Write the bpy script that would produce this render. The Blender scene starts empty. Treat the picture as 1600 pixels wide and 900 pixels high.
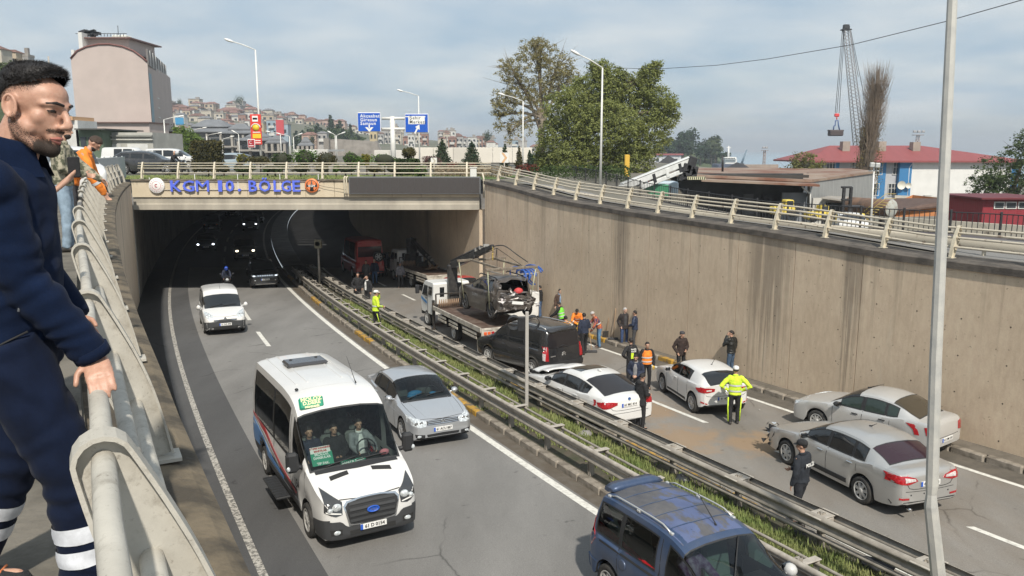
import bpy,bmesh,math,random
from mathutils import Vector,Matrix,noise
from mathutils.bvhtree import BVHTree
Vc=Vector;rg=range
random.seed(7);SC=bpy.context.scene;COL=SC.collection;PI=math.pi;R=math.radians
# camera
FPX,HORIZON=1250.0,235.0;PITCH=math.atan((450-HORIZON)/FPX);cam=bpy.data.cameras.new('camera');cam.sensor_width=36.0;cam.lens=36.0*FPX/1600.0;cam.clip_start=.05;cam.clip_end=6000;camo=bpy.data.objects.new('camera',cam);COL.objects.link(camo);camo.location=(0,0,0);camo.rotation_euler=(PI/2-PITCH,0,0);SC.camera=camo
# light
SUN_EL,SUN_AZ=R(47.5),R(180-12);sd=Vc((math.sin(SUN_AZ)*math.cos(SUN_EL),math.cos(SUN_AZ)*math.cos(SUN_EL),math.sin(SUN_EL)));sl=bpy.data.lights.new('sun','SUN');sl.energy=3.45;sl.angle=R(1.6);sl.color=(1.0,.93,.82);so=bpy.data.objects.new('sun',sl);COL.objects.link(so);so.rotation_euler=sd.to_track_quat('Z','Y').to_euler();W=bpy.data.worlds.new('World');SC.world=W;W.use_nodes=True;wn,wl=W.node_tree.nodes,W.node_tree.links
wn.clear();w_out=wn.new('ShaderNodeOutputWorld');w_bg=wn.new('ShaderNodeBackground');w_bg.inputs['Strength'].default_value=.084;w_sky=wn.new('ShaderNodeTexSky');w_sky.sky_type='NISHITA';w_sky.sun_disc=False;w_sky.sun_elevation=SUN_EL;w_sky.sun_rotation=SUN_AZ;w_sky.air_density=1.0;w_sky.dust_density=1.5;w_sky.ozone_density=1.2;w_tc=wn.new('ShaderNodeTexCoord');w_sep=wn.new('ShaderNodeSeparateXYZ')
wl.new(w_tc.outputs['Generated'],w_sep.inputs[0]);w_zc=wn.new('ShaderNodeMath');w_zc.operation='MAXIMUM';w_zc.inputs[1].default_value=.0;wl.new(w_sep.outputs['Z'],w_zc.inputs[0]);w_za=wn.new('ShaderNodeMath');w_za.operation='ADD';w_za.inputs[1].default_value=.16;wl.new(w_zc.outputs[0],w_za.inputs[0]);w_dx=wn.new('ShaderNodeMath');w_dx.operation='DIVIDE';wl.new(w_sep.outputs['X'],w_dx.inputs[0]);wl.new(w_za.outputs[0],w_dx.inputs[1])
w_dy=wn.new('ShaderNodeMath');w_dy.operation='DIVIDE';wl.new(w_sep.outputs['Y'],w_dy.inputs[0]);wl.new(w_za.outputs[0],w_dy.inputs[1]);w_cmb=wn.new('ShaderNodeCombineXYZ');wl.new(w_dx.outputs[0],w_cmb.inputs[0]);wl.new(w_dy.outputs[0],w_cmb.inputs[1]);w_n1=wn.new('ShaderNodeTexNoise');w_n1.inputs['Scale'].default_value=.75;w_n1.inputs['Detail'].default_value=6.0;w_n1.inputs['Roughness'].default_value=.52
w_n1.inputs['Distortion'].default_value=.35;wl.new(w_cmb.outputs[0],w_n1.inputs['Vector']);w_r1=wn.new('ShaderNodeValToRGB');w_r1.color_ramp.elements[0].position=.30;w_r1.color_ramp.elements[0].color=(0,0,0,1);w_r1.color_ramp.elements[1].position=.62;w_r1.color_ramp.elements[1].color=(1,1,1,1);wl.new(w_n1.outputs['Fac'],w_r1.inputs[0]);w_n2=wn.new('ShaderNodeTexNoise');w_n2.inputs['Scale'].default_value=1.7
w_n2.inputs['Detail'].default_value=5.0;w_n2.inputs['Roughness'].default_value=.5;wl.new(w_cmb.outputs[0],w_n2.inputs['Vector']);w_r2=wn.new('ShaderNodeValToRGB');w_r2.color_ramp.elements[0].position=.32;w_r2.color_ramp.elements[0].color=(3.6,4.7,5.7,1);w_r2.color_ramp.elements[1].position=.68;w_r2.color_ramp.elements[1].color=(6.3,6.65,6.75,1);wl.new(w_n2.outputs['Fac'],w_r2.inputs[0]);w_cf=wn.new('ShaderNodeMath');w_cf.operation='MULTIPLY_ADD'
w_cf.inputs[1].default_value=.36;w_cf.inputs[2].default_value=.60;wl.new(w_r1.outputs[0],w_cf.inputs[0]);w_mix=wn.new('ShaderNodeMixRGB');wl.new(w_cf.outputs[0],w_mix.inputs['Fac']);wl.new(w_sky.outputs[0],w_mix.inputs['Color1']);wl.new(w_r2.outputs[0],w_mix.inputs['Color2']);wl.new(w_mix.outputs[0],w_bg.inputs['Color']);wl.new(w_bg.outputs[0],w_out.inputs['Surface']);SC.view_settings.view_transform='Standard'
SC.view_settings.look='None';SC.view_settings.gamma=1.0;SC.view_settings.use_curve_mapping=False;SC.view_settings.exposure=.52;SC.cycles.max_bounces=6;SC.cycles.diffuse_bounces=4;SC.cycles.glossy_bounces=3;SC.cycles.transparent_max_bounces=10;SC.cycles.sample_clamp_indirect=4.0
try:
 SC.cycles.use_denoising=True
except Exception:
 pass
 # where things are
def ray(px,py):
 u=(px-800)/FPX;v=(450-py)/FPX;return Vc((u,math.cos(PITCH)+v*math.sin(PITCH),-math.sin(PITCH)+v*math.cos(PITCH)))
def at(px,py,Y):
 """the point of the view ray through photo pixel (px, py) that is Y metres ahead""";d=ray(px,py);return d*(Y/d.y)
def rZ(Y):
 return-(7.0+.034*min(max(Y,-10),60))
def oR(px,py,dz=.0):
 d=ray(px,py);lo,hi=1.0,400.0
 for _ in rg(50):
  m=(lo+hi)/2
  if d.z*m-rZ(d.y*m)-dz>0:lo=m
  else:hi=m
 return d*lo
def bx(Y,off,spread=.0):
 """x of a line that runs along the road at lateral offset off""";return off-.57*Y+.0016*Y*Y+spread*(37-Y)
def road_dir(Y):
 return Vc((-.57+.0032*Y,1.0,0)).normalized()
DECK_Y=46.0;GZ=-1.65
# mesh builder
class MB:
 def __init__(s):
  s.v=[];s.f=[];s.m=[];s.sm=[]
 def add(s,verts,faces,mi=0,smooth=False):
  o=len(s.v);s.v.extend([tuple(p)for p in verts])
  for f in faces:
   s.f.append([i+o for i in f]);s.m.append(mi);s.sm.append(smooth)
 def box(s,c,d,rz=.0,M=None,mi=0,taper=1.0):
  x,y,z=d[0]/2,d[1]/2,d[2]/2;vs=[Vc((sx*x*(taper if sz>0 else 1),sy*y*(taper if sz>0 else 1),sz*z))for sz in(-1,1)for sy in(-1,1)for sx in(-1,1)]
  if M is None:M=Matrix.Rotation(rz,3,'Z')
  c=Vc(c);s.add([M@p+c for p in vs],[(0,2,3,1),(4,5,7,6),(0,1,5,4),(2,6,7,3),(0,4,6,2),(1,3,7,5)],mi)
 def bb(s,c,d,b=.02,rz=.0,M=None,mi=0):
  """box with chamfered edges""";x,y,z=d[0]/2,d[1]/2,d[2]/2;b=min(b,x*.9,y*.9,z*.9)
  if M is None:M=Matrix.Rotation(rz,3,'Z')
  c=Vc(c);idx={};vs=[]
  for sx in(-1,1):
   for sy in(-1,1):
    for sz in(-1,1):
     for a in rg(3):
      p=[sx*(x-b),sy*(y-b),sz*(z-b)];p[a]=(sx*x,sy*y,sz*z)[a];idx[(sx,sy,sz,a)]=len(vs);vs.append(M@Vc(p)+c)
  fs=[]
  for a in rg(3):
   o=[i for i in rg(3)if i!=a]
   for sg in(-1,1):
    q=[]
    for s1,s2 in((-1,-1),(1,-1),(1,1),(-1,1)):
     k=[0,0,0];k[a]=sg;k[o[0]]=s1;k[o[1]]=s2;q.append(idx[(k[0],k[1],k[2],a)])
    flip=(sg<0)!=(a==1);fs.append(q[::-1]if flip else q)
  for a in rg(3):
   o=[i for i in rg(3)if i!=a]
   for s1 in(-1,1):
    for s2 in(-1,1):
     k0=[0,0,0];k0[o[0]]=s1;k0[o[1]]=s2;ka=list(k0);ka[a]=-1;kb=list(k0);kb[a]=1;fs.append([idx[(*ka,o[0])],idx[(*kb,o[0])],idx[(*kb,o[1])],idx[(*ka,o[1])]])
  for sx in(-1,1):
   for sy in(-1,1):
    for sz in(-1,1):
     fs.append([idx[(sx,sy,sz,0)],idx[(sx,sy,sz,1)],idx[(sx,sy,sz,2)]])
  s.add(vs,fs,mi)
 def rings(s,rs,closed=True,caps=True,mi=0,smooth=True):
  n=len(rs[0]);vs=[p for r in rs for p in r];fs=[]
  for i in rg(len(rs)-1):
   for j in rg(n if closed else n-1):
    k=(j+1)%n;fs.append((i*n+j,i*n+k,(i+1)*n+k,(i+1)*n+j))
  s.add(vs,fs,mi,smooth)
  if caps and closed:
   o=len(s.v)-len(vs);s.f.append([o+j for j in rg(n)][::-1]);s.m.append(mi);s.sm.append(False);b=o+(len(rs)-1)*n;s.f.append([b+j for j in rg(n)]);s.m.append(mi);s.sm.append(False)
 def tu(s,pts,rad,n=8,mi=0,caps=True,smooth=True,up=None,flat=1.0,rc=False):
  """sweep a circle (or an ellipse: rad may be (a, b) pairs) along pts""";pts=[Vc(p)for p in pts]
  if not isinstance(rad,(list,tuple)):rad=[rad]*len(pts)
  rad=[(r,r*flat)if not isinstance(r,(list,tuple))else r for r in rad]
  if rc:
   d0=(pts[0]-pts[1]).normalized();d1=(pts[-1]-pts[-2]).normalized();a0=[(pts[0]+d0*(max(rad[0])*k),(rad[0][0]*q,rad[0][1]*q))for k,q in((.95,.25),(.75,.65),(.4,.92))];a1=[(pts[-1]+d1*(max(rad[-1])*k),(rad[-1][0]*q,rad[-1][1]*q))for k,q in((.4,.92),(.75,.65),(.95,.25))];pts=[a[0]for a in a0]+pts+[a[0]for a in a1];rad=[a[1]for a in a0]+list(rad)+[a[1]for a in a1]
  rs=[];pn=None
  for i,p in enumerate(pts):
   if i==0:t=pts[1]-p
   elif i==len(pts)-1:t=p-pts[i-1]
   else:t=(pts[i+1]-p).normalized()+(p-pts[i-1]).normalized()
   if t.length<1e-9:t=Vc((0,0,1))
   t.normalize()
   if pn is None:
    u=Vc(up)if up is not None else(Vc((0,0,1))if abs(t.z)<.9 else Vc((1,0,0)));pn=(u-t*u.dot(t)).normalized()
   else:
    q=pn-t*pn.dot(t);pn=q.normalized()if q.length>1e-6 else pn
   bn=t.cross(pn);a,b=rad[i];rs.append([p+pn*(math.cos(2*PI*k/n)*a)+bn*(math.sin(2*PI*k/n)*b)for k in rg(n)])
  s.rings(rs,True,caps,mi,smooth)
 def la(s,prof,c=(0,0,0),axis='Z',n=16,mi=0,smooth=True,caps=False):
  c=Vc(c);rs=[]
  for r,h in prof:
   ring=[]
   for k in rg(n):
    a=2*PI*k/n;u,w=r*math.cos(a),r*math.sin(a);ring.append(c+(Vc((u,w,h))if axis=='Z' else Vc((w,h,u))if axis=='Y' else Vc((h,u,w))))
   rs.append(ring)
  s.rings(rs,True,caps,mi,smooth)
 def ell(s,c,r,n=10,m=8,mi=0,M=None,smooth=True):
  c=Vc(c);rs=[]
  for i in rg(m+1):
   th=PI*i/m
   if i in(0,m):th=PI*(.02 if i==0 else .98)
   ring=[]
   for k in rg(n):
    a=2*PI*k/n;p=Vc((r[0]*math.sin(th)*math.cos(a),r[1]*math.sin(th)*math.sin(a),-r[2]*math.cos(th)));ring.append((M@p if M is not None else p)+c)
   rs.append(ring)
  s.rings(rs,True,True,mi,smooth)
 def prism(s,outline,h,M=None,mi=0):
  """outline in xy, extruded from z=0 to z=h, moved by the 4x4 M""";n=len(outline);vs=[Vc((p[0],p[1],0))for p in outline]+[Vc((p[0],p[1],h))for p in outline]
  if M is not None:vs=[M@p for p in vs]
  fs=[list(rg(n))[::-1],list(rg(n,2*n))]+[(i,(i+1)%n,(i+1)%n+n,i+n)for i in rg(n)];s.add(vs,fs,mi)
 def strip(s,A,B,mi=0,smooth=False):
  n=len(A);s.add(list(A)+list(B),[(i,i+1,n+i+1,n+i)for i in rg(n-1)],mi,smooth)
 def quad(s,a,b,c,d,mi=0):
  s.add([a,b,c,d],[(0,1,2,3)],mi)
 def mesh(s,name,mats):
  me=bpy.data.meshes.new(name);me.from_pydata(s.v,[],s.f)
  if not isinstance(mats,(list,tuple)):mats=[mats]
  for m in mats:me.materials.append(m)
  if s.f:
   me.polygons.foreach_set('material_index',s.m);me.polygons.foreach_set('use_smooth',s.sm)
  me.update();return me
 def bd(s,name,mats,parent=None,loc=None,rot=None):
  return link(name,s.mesh(name,mats),parent,loc,rot)
def link(name,me,parent=None,loc=None,rot=None):
 o=bpy.data.objects.new(name,me);COL.objects.link(o)
 if parent is not None:o.parent=parent
 if loc is not None:o.location=loc
 if rot is not None:o.rotation_euler=rot
 return o
def tag(o,label=None,cat=None,group=None,kind=None):
 if label:o['label']=label
 if cat:o['category']=cat
 if group:o['group']=group
 if kind:o['kind']=kind
 return o
def thing(name,label,cat,loc=(0,0,0),rz=.0,group=None):
 o=bpy.data.objects.new(name,None);COL.objects.link(o);o.empty_display_size=.1;o.location=loc;o.rotation_euler=(0,0,rz);return tag(o,label,cat,group)
def dup(root,loc,rz=None,label=None,group=None):
 def rec(o,par):
  c=o.copy();COL.objects.link(c)
  if par is not None:c.parent=par
  for ch in kids.get(o.name,()):rec(ch,c)
  return c
 kids={}
 def walk(o):
  kids[o.name]=list(o.children)
  for ch in kids[o.name]:walk(ch)
 walk(root);c=rec(root,None);c.location=loc
 if rz is not None:c.rotation_euler=(0,0,rz)
 if label:c['label']=label
 if group:c['group']=group
 return c
def harden(o,ang=35):
 """smooth shading that keeps edges sharper than ang""";me=o.data;me.polygons.foreach_set('use_smooth',[True]*len(me.polygons))
 try:me.set_sharp_from_angle(angle=R(ang))
 except Exception:pass
 return o
def crom(pts,n=4):
 """Catmull-Rom through points of any dimension""";out=[];N=len(pts)
 for i in rg(N-1):
  p0=pts[max(i-1,0)];p1=pts[i];p2=pts[i+1];p3=pts[min(i+2,N-1)]
  for k in rg(n):
   t=k/n;out.append(tuple(.5*(2*b+(c-a)*t+(2*a-5*b+4*c-d)*t*t+(3*b-a-3*c+d)*t**3)for a,b,c,d in zip(p0,p1,p2,p3)))
 out.append(tuple(pts[-1]));return out
def lerp(a,b,t):return a+(b-a)*t
def pw(pts,x):
 """piecewise linear"""
 if x<=pts[0][0]:return pts[0][1]
 for(a,p),(b,q)in zip(pts,pts[1:]):
  if x<=b:return lerp(p,q,(x-a)/(b-a)if b>a else 0)
 return pts[-1][1]
def pc(pts,x):
 """monotone cubic through points sorted by x""";n=len(pts)
 if x<=pts[0][0]:return pts[0][1]
 if x>=pts[-1][0]:return pts[-1][1]
 d=[(pts[i+1][1]-pts[i][1])/max(pts[i+1][0]-pts[i][0],1e-6)for i in rg(n-1)];m=[d[0]]+[0 if d[i-1]*d[i]<=0 else 2*d[i-1]*d[i]/(d[i-1]+d[i])for i in rg(1,n-1)]+[d[-1]]
 for i in rg(n-1):
  if x<=pts[i+1][0]:
   h=pts[i+1][0]-pts[i][0];t=(x-pts[i][0])/h;return((2*t**3-3*t*t+1)*pts[i][1]+(t**3-2*t*t+t)*h*m[i]+(-2*t**3+3*t*t)*pts[i+1][1]+(t**3-t*t)*h*m[i+1])
   # materials
def mat(name,col,rough=.7,metal=.0,var=.0,vq=3.0,bump=.0,bq=40.0,spec=.5,coat=.0,emit=None,estr=.0,col2=None,fac=(.4,.65),stretch=None):
 """principled material: base colour, a second colour in noise patches, fine bump""";m=bpy.data.materials.new(name);m.use_nodes=True;nt=m.node_tree;N=nt.nodes;L=nt.links;b=N['Principled BSDF'];b.inputs['Roughness'].default_value=rough;b.inputs['Metallic'].default_value=metal;b.inputs['Specular IOR Level'].default_value=spec;b.inputs['Coat Weight'].default_value=coat;b.inputs['Coat Roughness'].default_value=.04
 b.inputs['Base Color'].default_value=(*col,1)
 if emit:
  b.inputs['Emission Color'].default_value=(*emit,1);b.inputs['Emission Strength'].default_value=estr
 tc=None
 if var>0 or col2 or bump>0:
  tc=N.new('ShaderNodeTexCoord').outputs['Object']
  if stretch:
   mp=N.new('ShaderNodeMapping');mp.inputs['Scale'].default_value=stretch;L.new(tc,mp.inputs[0]);tc=mp.outputs[0]
 if var>0 or col2:
  n=N.new('ShaderNodeTexNoise');n.inputs['Scale'].default_value=vq;n.inputs['Detail'].default_value=6.0;n.inputs['Roughness'].default_value=.62;L.new(tc,n.inputs['Vector']);rmp=N.new('ShaderNodeValToRGB');e=rmp.color_ramp.elements;e[0].position,e[1].position=fac
  if col2:
   e[0].color=(*col,1);e[1].color=(*col2,1)
  else:
   e[0].color=(*[max(c*(1-var),0)for c in col],1);e[1].color=(*[min(c*(1+var),1)for c in col],1)
  L.new(n.outputs['Fac'],rmp.inputs[0]);L.new(rmp.outputs[0],b.inputs['Base Color'])
 if bump>0:
  n2=N.new('ShaderNodeTexNoise');n2.inputs['Scale'].default_value=bq;n2.inputs['Detail'].default_value=3.0;L.new(tc,n2.inputs['Vector']);bp=N.new('ShaderNodeBump');bp.inputs['Strength'].default_value=min(bump,1.0);bp.inputs['Distance'].default_value=.02;L.new(n2.outputs['Fac'],bp.inputs['Height']);L.new(bp.outputs[0],b.inputs['Normal'])
 return m
_mc={}
def M(name,*a,**k):
 if name not in _mc:_mc[name]=mat(name,*a,**k)
 return _mc[name]
def clear_glass(name,tint=(.75,.82,.8),refl=1.0):
 m=bpy.data.materials.new(name);m.use_nodes=True;N=m.node_tree.nodes;L=m.node_tree.links;N.clear();o=N.new('ShaderNodeOutputMaterial');t=N.new('ShaderNodeBsdfTransparent');g=N.new('ShaderNodeBsdfGlossy');t.inputs[0].default_value=(*tint,1);g.inputs['Roughness'].default_value=.03;fr=N.new('ShaderNodeFresnel');fr.inputs[0].default_value=1.5;mx=N.new('ShaderNodeMixShader');ad=N.new('ShaderNodeMath');ad.operation='MULTIPLY';ad.inputs[1].default_value=refl
 L.new(fr.outputs[0],ad.inputs[0]);L.new(ad.outputs[0],mx.inputs[0]);L.new(t.outputs[0],mx.inputs[1]);L.new(g.outputs[0],mx.inputs[2]);L.new(mx.outputs[0],o.inputs[0]);return m
def text_mesh(txt,size,depth=.0,bold=.0,align='CENTER',space=1.0):
 """flat lettering in xy, as a mesh""";cu=bpy.data.curves.new('lettering','FONT');cu.body=txt;cu.size=size;cu.extrude=depth;cu.offset=bold;cu.align_x=align;cu.align_y='CENTER';cu.space_character=space;cu.resolution_u=2;o=bpy.data.objects.new('lettering',cu);me=bpy.data.meshes.new_from_object(o);bpy.data.objects.remove(o);bpy.data.curves.remove(cu);return me
def tP(name,txt,size,material,parent,mtx,depth=.0,bold=.0,align='CENTER',space=1.0,sx=1.0):
 me=text_mesh(txt,size,depth,bold,align,space)
 if sx!=1.0:me.transform(Matrix.Diagonal((sx,1,1,1)))
 me.transform(mtx);me.materials.clear();me.materials.append(material);return link(name,me,parent)
def fM(o,right,up):
 """matrix that lays the xy plane onto (right, up) at o""";r=Vc(right).normalized();u=Vc(up).normalized();n=r.cross(u);m=Matrix((r,u,n)).transposed().to_4x4();m.translation=Vc(o);return m
 # setting
def oP(off,y0,y1,dz=.0,step=1.0,spread=.0,zf=None):
 n=max(2,int(abs(y1-y0)/step));out=[]
 for i in rg(n+1):
  Y=lerp(y0,y1,i/n);out.append(Vc((bx(Y,off,spread),Y,(zf(Y)if zf else rZ(Y))+dz)))
 return out
def ledge_z(Y):return pw([(16,-2.85),(22,-2.86),(26,-2.63),(32.6,-2.48),(38.4,-2.27),(42,-1.92),(45.2,-1.70)],Y)
def wall_off(Y):return 21.5+.065*(37-max(Y,-10))if Y<46 else 20.92
def lwall_off(Y):return pw([(4,.60),(10,.65),(20,.78),(45,1.10)],Y)
# materials with their own marks
def node_mat(name):
 m=bpy.data.materials.new(name);m.use_nodes=True;return m,m.node_tree.nodes,m.node_tree.links,m.node_tree.nodes['Principled BSDF']
def nz(N,L,vec,scale,detail=6,rough=.6,dist=.0):
 n=N.new('ShaderNodeTexNoise');n.inputs['Scale'].default_value=scale;n.inputs['Detail'].default_value=detail;n.inputs['Roughness'].default_value=rough;n.inputs['Distortion'].default_value=dist
 if vec is not None:L.new(vec,n.inputs['Vector'])
 return n.outputs['Fac']
def ramp(N,L,src,stops):
 r=N.new('ShaderNodeValToRGB');e=r.color_ramp.elements
 while len(e)<len(stops):e.new(.5)
 for i,(p,c)in enumerate(stops):
  e[i].position=p;e[i].color=(*c,1)if len(c)==3 else c
 L.new(src,r.inputs[0]);return r.outputs[0]
def mixc(N,L,fac,a,b,mode='MIX'):
 x=N.new('ShaderNodeMixRGB');x.blend_type=mode
 for k,s in(('Fac',fac),('Color1',a),('Color2',b)):
  if isinstance(s,(int,float)):x.inputs[k].default_value=s
  elif isinstance(s,tuple):x.inputs[k].default_value=(*s,1)
  else:L.new(s,x.inputs[k])
 return x.outputs[0]
def mth(N,L,op,a,b=.0,c=.0):
 x=N.new('ShaderNodeMath');x.operation=op
 for i,s in enumerate((a,b,c)):
  if isinstance(s,(int,float)):x.inputs[i].default_value=s
  else:L.new(s,x.inputs[i])
 return x.outputs[0]
def mapped(N,L,vec,sc,rot=(0,0,0),loc=(0,0,0)):
 m=N.new('ShaderNodeMapping');m.inputs['Scale'].default_value=sc;m.inputs['Rotation'].default_value=rot;m.inputs['Location'].default_value=loc;L.new(vec,m.inputs[0]);return m.outputs[0]
def addbump(N,L,bs,src,strength=.3,dist=.01):
 b=N.new('ShaderNodeBump');b.inputs['Strength'].default_value=strength;b.inputs['Distance'].default_value=dist;L.new(src,b.inputs['Height']);L.new(b.outputs[0],bs.inputs['Normal'])
def asphalt_mat(name,base,dirt=False,wheel=True):
 m,N,L,B=node_mat(name);tc=N.new('ShaderNodeTexCoord').outputs['Object'];big=nz(N,L,mapped(N,L,tc,(.5,.12,1),(0,0,R(27))),1.0,5,.6);fine=nz(N,L,tc,55.0,3,.7);c=ramp(N,L,big,[(.3,tuple(x*.78 for x in base)),(.72,tuple(x*1.22 for x in base))]);c=mixc(N,L,.42,c,ramp(N,L,fine,[(.3,(.25,.25,.25)),(.72,(.85,.85,.85))]),'OVERLAY');vo=N.new('ShaderNodeTexVoronoi');vo.feature='DISTANCE_TO_EDGE';vo.inputs['Scale'].default_value=.22
 dn=N.new('ShaderNodeTexNoise');dn.inputs['Scale'].default_value=1.5;dn.inputs['Detail'].default_value=5;L.new(tc,dn.inputs['Vector']);L.new(mixc(N,L,.35,tc,dn.outputs['Color'],'ADD'),vo.inputs['Vector']);cr=ramp(N,L,vo.outputs['Distance'],[(.0,(1,1,1)),(.006,(0,0,0))]);crm=mth(N,L,'MULTIPLY',cr,ramp(N,L,nz(N,L,tc,.35,2),[(.52,(0,0,0)),(.6,(.8,.8,.8))]));c=mixc(N,L,crm,c,tuple(x*.3 for x in base))
 sp=ramp(N,L,nz(N,L,tc,3.0,2,.5),[(.70,(0,0,0)),(.76,(1,1,1))]);c=mixc(N,L,mth(N,L,'MULTIPLY',sp,.6),c,tuple(x*.35 for x in base))
 if dirt:
  mud=ramp(N,L,nz(N,L,mapped(N,L,tc,(.55,.25,1),(0,0,R(27))),1.0,7,.62),[(.42,(0,0,0)),(.68,(1,1,1))]);c=mixc(N,L,mth(N,L,'MULTIPLY',mud,.5),c,(.17,.135,.10));sand=None
  for cx,cy,rr in((.9,29.5,2.0),(2.6,27.2,2.3),(4.2,23.4,1.5),(4.6,20.7,1.7),(6.6,20.3,1.5),(2.9,24.8,1.6)):
   d=N.new('ShaderNodeVectorMath');d.operation='DISTANCE';L.new(mapped(N,L,tc,(1,1,0)),d.inputs[0]);d.inputs[1].default_value=(cx,cy,0);q=mth(N,L,'SUBTRACT',1.0,mth(N,L,'DIVIDE',d.outputs['Value'],rr));sand=q if sand is None else mth(N,L,'MAXIMUM',sand,q)
  sn=mth(N,L,'ADD',mth(N,L,'MULTIPLY',sand,.55),nz(N,L,tc,1.7,7,.7));sf=ramp(N,L,sn,[(.60,(0,0,0)),(.86,(1,1,1))]);c=mixc(N,L,mth(N,L,'MULTIPLY',sf,.62),c,(.30,.195,.105))
 L.new(c,B.inputs['Base Color']);B.inputs['Roughness'].default_value=.85;B.inputs['Specular IOR Level'].default_value=.35;addbump(N,L,B,fine,.35,.006);return m
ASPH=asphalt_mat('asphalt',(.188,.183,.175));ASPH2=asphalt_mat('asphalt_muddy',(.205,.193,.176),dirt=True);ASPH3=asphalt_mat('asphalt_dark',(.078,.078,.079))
def wall_mat():
 m,N,L,B=node_mat('retaining_concrete');tc=N.new('ShaderNodeTexCoord').outputs['Object'];sep=N.new('ShaderNodeSeparateXYZ');L.new(tc,sep.inputs[0]);c=ramp(N,L,nz(N,L,tc,.5,6,.6),[(.3,(.50,.395,.285)),(.7,(.60,.485,.36))]);c=mixc(N,L,.25,c,ramp(N,L,nz(N,L,mapped(N,L,tc,(1,1,.35)),7.0,5,.7),[(.3,(.3,.3,.3)),(.7,(.75,.75,.75))]),'OVERLAY');st=nz(N,L,mapped(N,L,tc,(2.6,2.6,.05)),1.0,5,.65);hz=mth(N,L,'MULTIPLY_ADD',sep.outputs['Z'],.17,-.20)
 s1=ramp(N,L,mth(N,L,'ADD',st,mth(N,L,'MULTIPLY',hz,.28)),[(.70,(0,0,0)),(.92,(1,1,1))]);c=mixc(N,L,mth(N,L,'MULTIPLY',s1,.42),c,(.085,.068,.052))
 for(cx,cy,wd)in((4.3,33.1,.35),(8.35,26.0,.5),(10.0,23.2,.22)):
  d=N.new('ShaderNodeVectorMath');d.operation='DISTANCE';L.new(mapped(N,L,tc,(1,1,0)),d.inputs[0]);d.inputs[1].default_value=(cx-bx(30,wall_off(30)),cy-30,0);q=mth(N,L,'SUBTRACT',1.0,mth(N,L,'DIVIDE',d.outputs['Value'],wd*2.2));st2=nz(N,L,mapped(N,L,tc,(9,9,.12)),1.0,4,.7);f=mth(N,L,'MULTIPLY',mth(N,L,'MAXIMUM',q,.0),ramp(N,L,mth(N,L,'ADD',st2,mth(N,L,'MULTIPLY',hz,.3)),[(.50,(0,0,0)),(.68,(1,1,1))]))
  c=mixc(N,L,mth(N,L,'MINIMUM',mth(N,L,'MULTIPLY',f,1.0),.5),c,(.075,.064,.053))
 e=ramp(N,L,nz(N,L,mapped(N,L,tc,(1.2,1.2,.25)),1.3,6,.7),[(.60,(0,0,0)),(.74,(1,1,1))]);c=mixc(N,L,mth(N,L,'MULTIPLY',e,.35),c,(.47,.42,.34));p=ramp(N,L,nz(N,L,tc,11.0,2,.5),[(.70,(0,0,0)),(.74,(1,1,1))]);c=mixc(N,L,mth(N,L,'MULTIPLY',p,.5),c,(.10,.08,.06));L.new(c,B.inputs['Base Color']);B.inputs['Roughness'].default_value=.9;addbump(N,L,B,nz(N,L,tc,14.0,4,.6),.25,.015);return m
WALLC=wall_mat()
def fascia_mat():
 m,N,L,B=node_mat('fascia_concrete');tc=N.new('ShaderNodeTexCoord').outputs['Object'];sep=N.new('ShaderNodeSeparateXYZ');L.new(tc,sep.inputs[0]);c=ramp(N,L,nz(N,L,tc,.7,6,.6),[(.3,(.50,.42,.30)),(.7,(.60,.52,.39))]);st=nz(N,L,mapped(N,L,tc,(3.4,3.4,.08)),1.0,5,.7);s=ramp(N,L,mth(N,L,'ADD',st,mth(N,L,'MULTIPLY_ADD',sep.outputs['Z'],.40,.16)),[(.58,(0,0,0)),(.80,(1,1,1))]);c=mixc(N,L,mth(N,L,'MULTIPLY',s,.72),c,(.075,.058,.042))
 L.new(c,B.inputs['Base Color']);B.inputs['Roughness'].default_value=.9;addbump(N,L,B,nz(N,L,tc,16.0,4),.2,.01);return m
FASC=fascia_mat()
def edge_mat(name,stone,moss,fac=(.42,.6),sc=2.2):
 return mat(name,stone,.95,col2=moss,vq=sc,fac=fac,bump=.5,bq=22)
LEDGE=edge_mat('mossy_ledge',(.155,.125,.085),(.06,.05,.037));DARKLEDGE=edge_mat('dark_ledge',(.11,.095,.08),(.06,.052,.045));PAVE=edge_mat('walkway_concrete',(.16,.145,.12),(.085,.077,.062),sc=1.4);SOIL=mat('median_soil',(.085,.072,.052),.95,col2=(.05,.055,.03),vq=3.0,bump=.8,bq=18);KERB=mat('kerb_stone',(.30,.265,.22),.9,col2=(.14,.12,.095),vq=3.5,bump=.4,bq=25)
def yellow_kerb():
 m,N,L,B=node_mat('kerb_worn_yellow');tc=N.new('ShaderNodeTexCoord').outputs['Object'];c=ramp(N,L,nz(N,L,tc,3.2,6,.7),[(.40,(.47,.27,.035)),(.50,(.40,.24,.05)),(.60,(.15,.12,.085))]);L.new(c,B.inputs['Base Color']);B.inputs['Roughness'].default_value=.85;addbump(N,L,B,nz(N,L,tc,24,3),.4,.01);return m
KERBY=yellow_kerb();LINE=mat('road_paint',(.66,.65,.60),.8,col2=(.40,.385,.35),vq=9.0,fac=(.48,.72))
def worn_paint():
 m,N,L,B=node_mat('road_paint_worn');tc=N.new('ShaderNodeTexCoord').outputs['Object'];c=ramp(N,L,nz(N,L,tc,13.0,5,.75),[(.44,(.13,.125,.115)),(.54,(.42,.40,.36)),(.72,(.52,.50,.46))]);L.new(c,B.inputs['Base Color']);B.inputs['Roughness'].default_value=.85;return m
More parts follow.
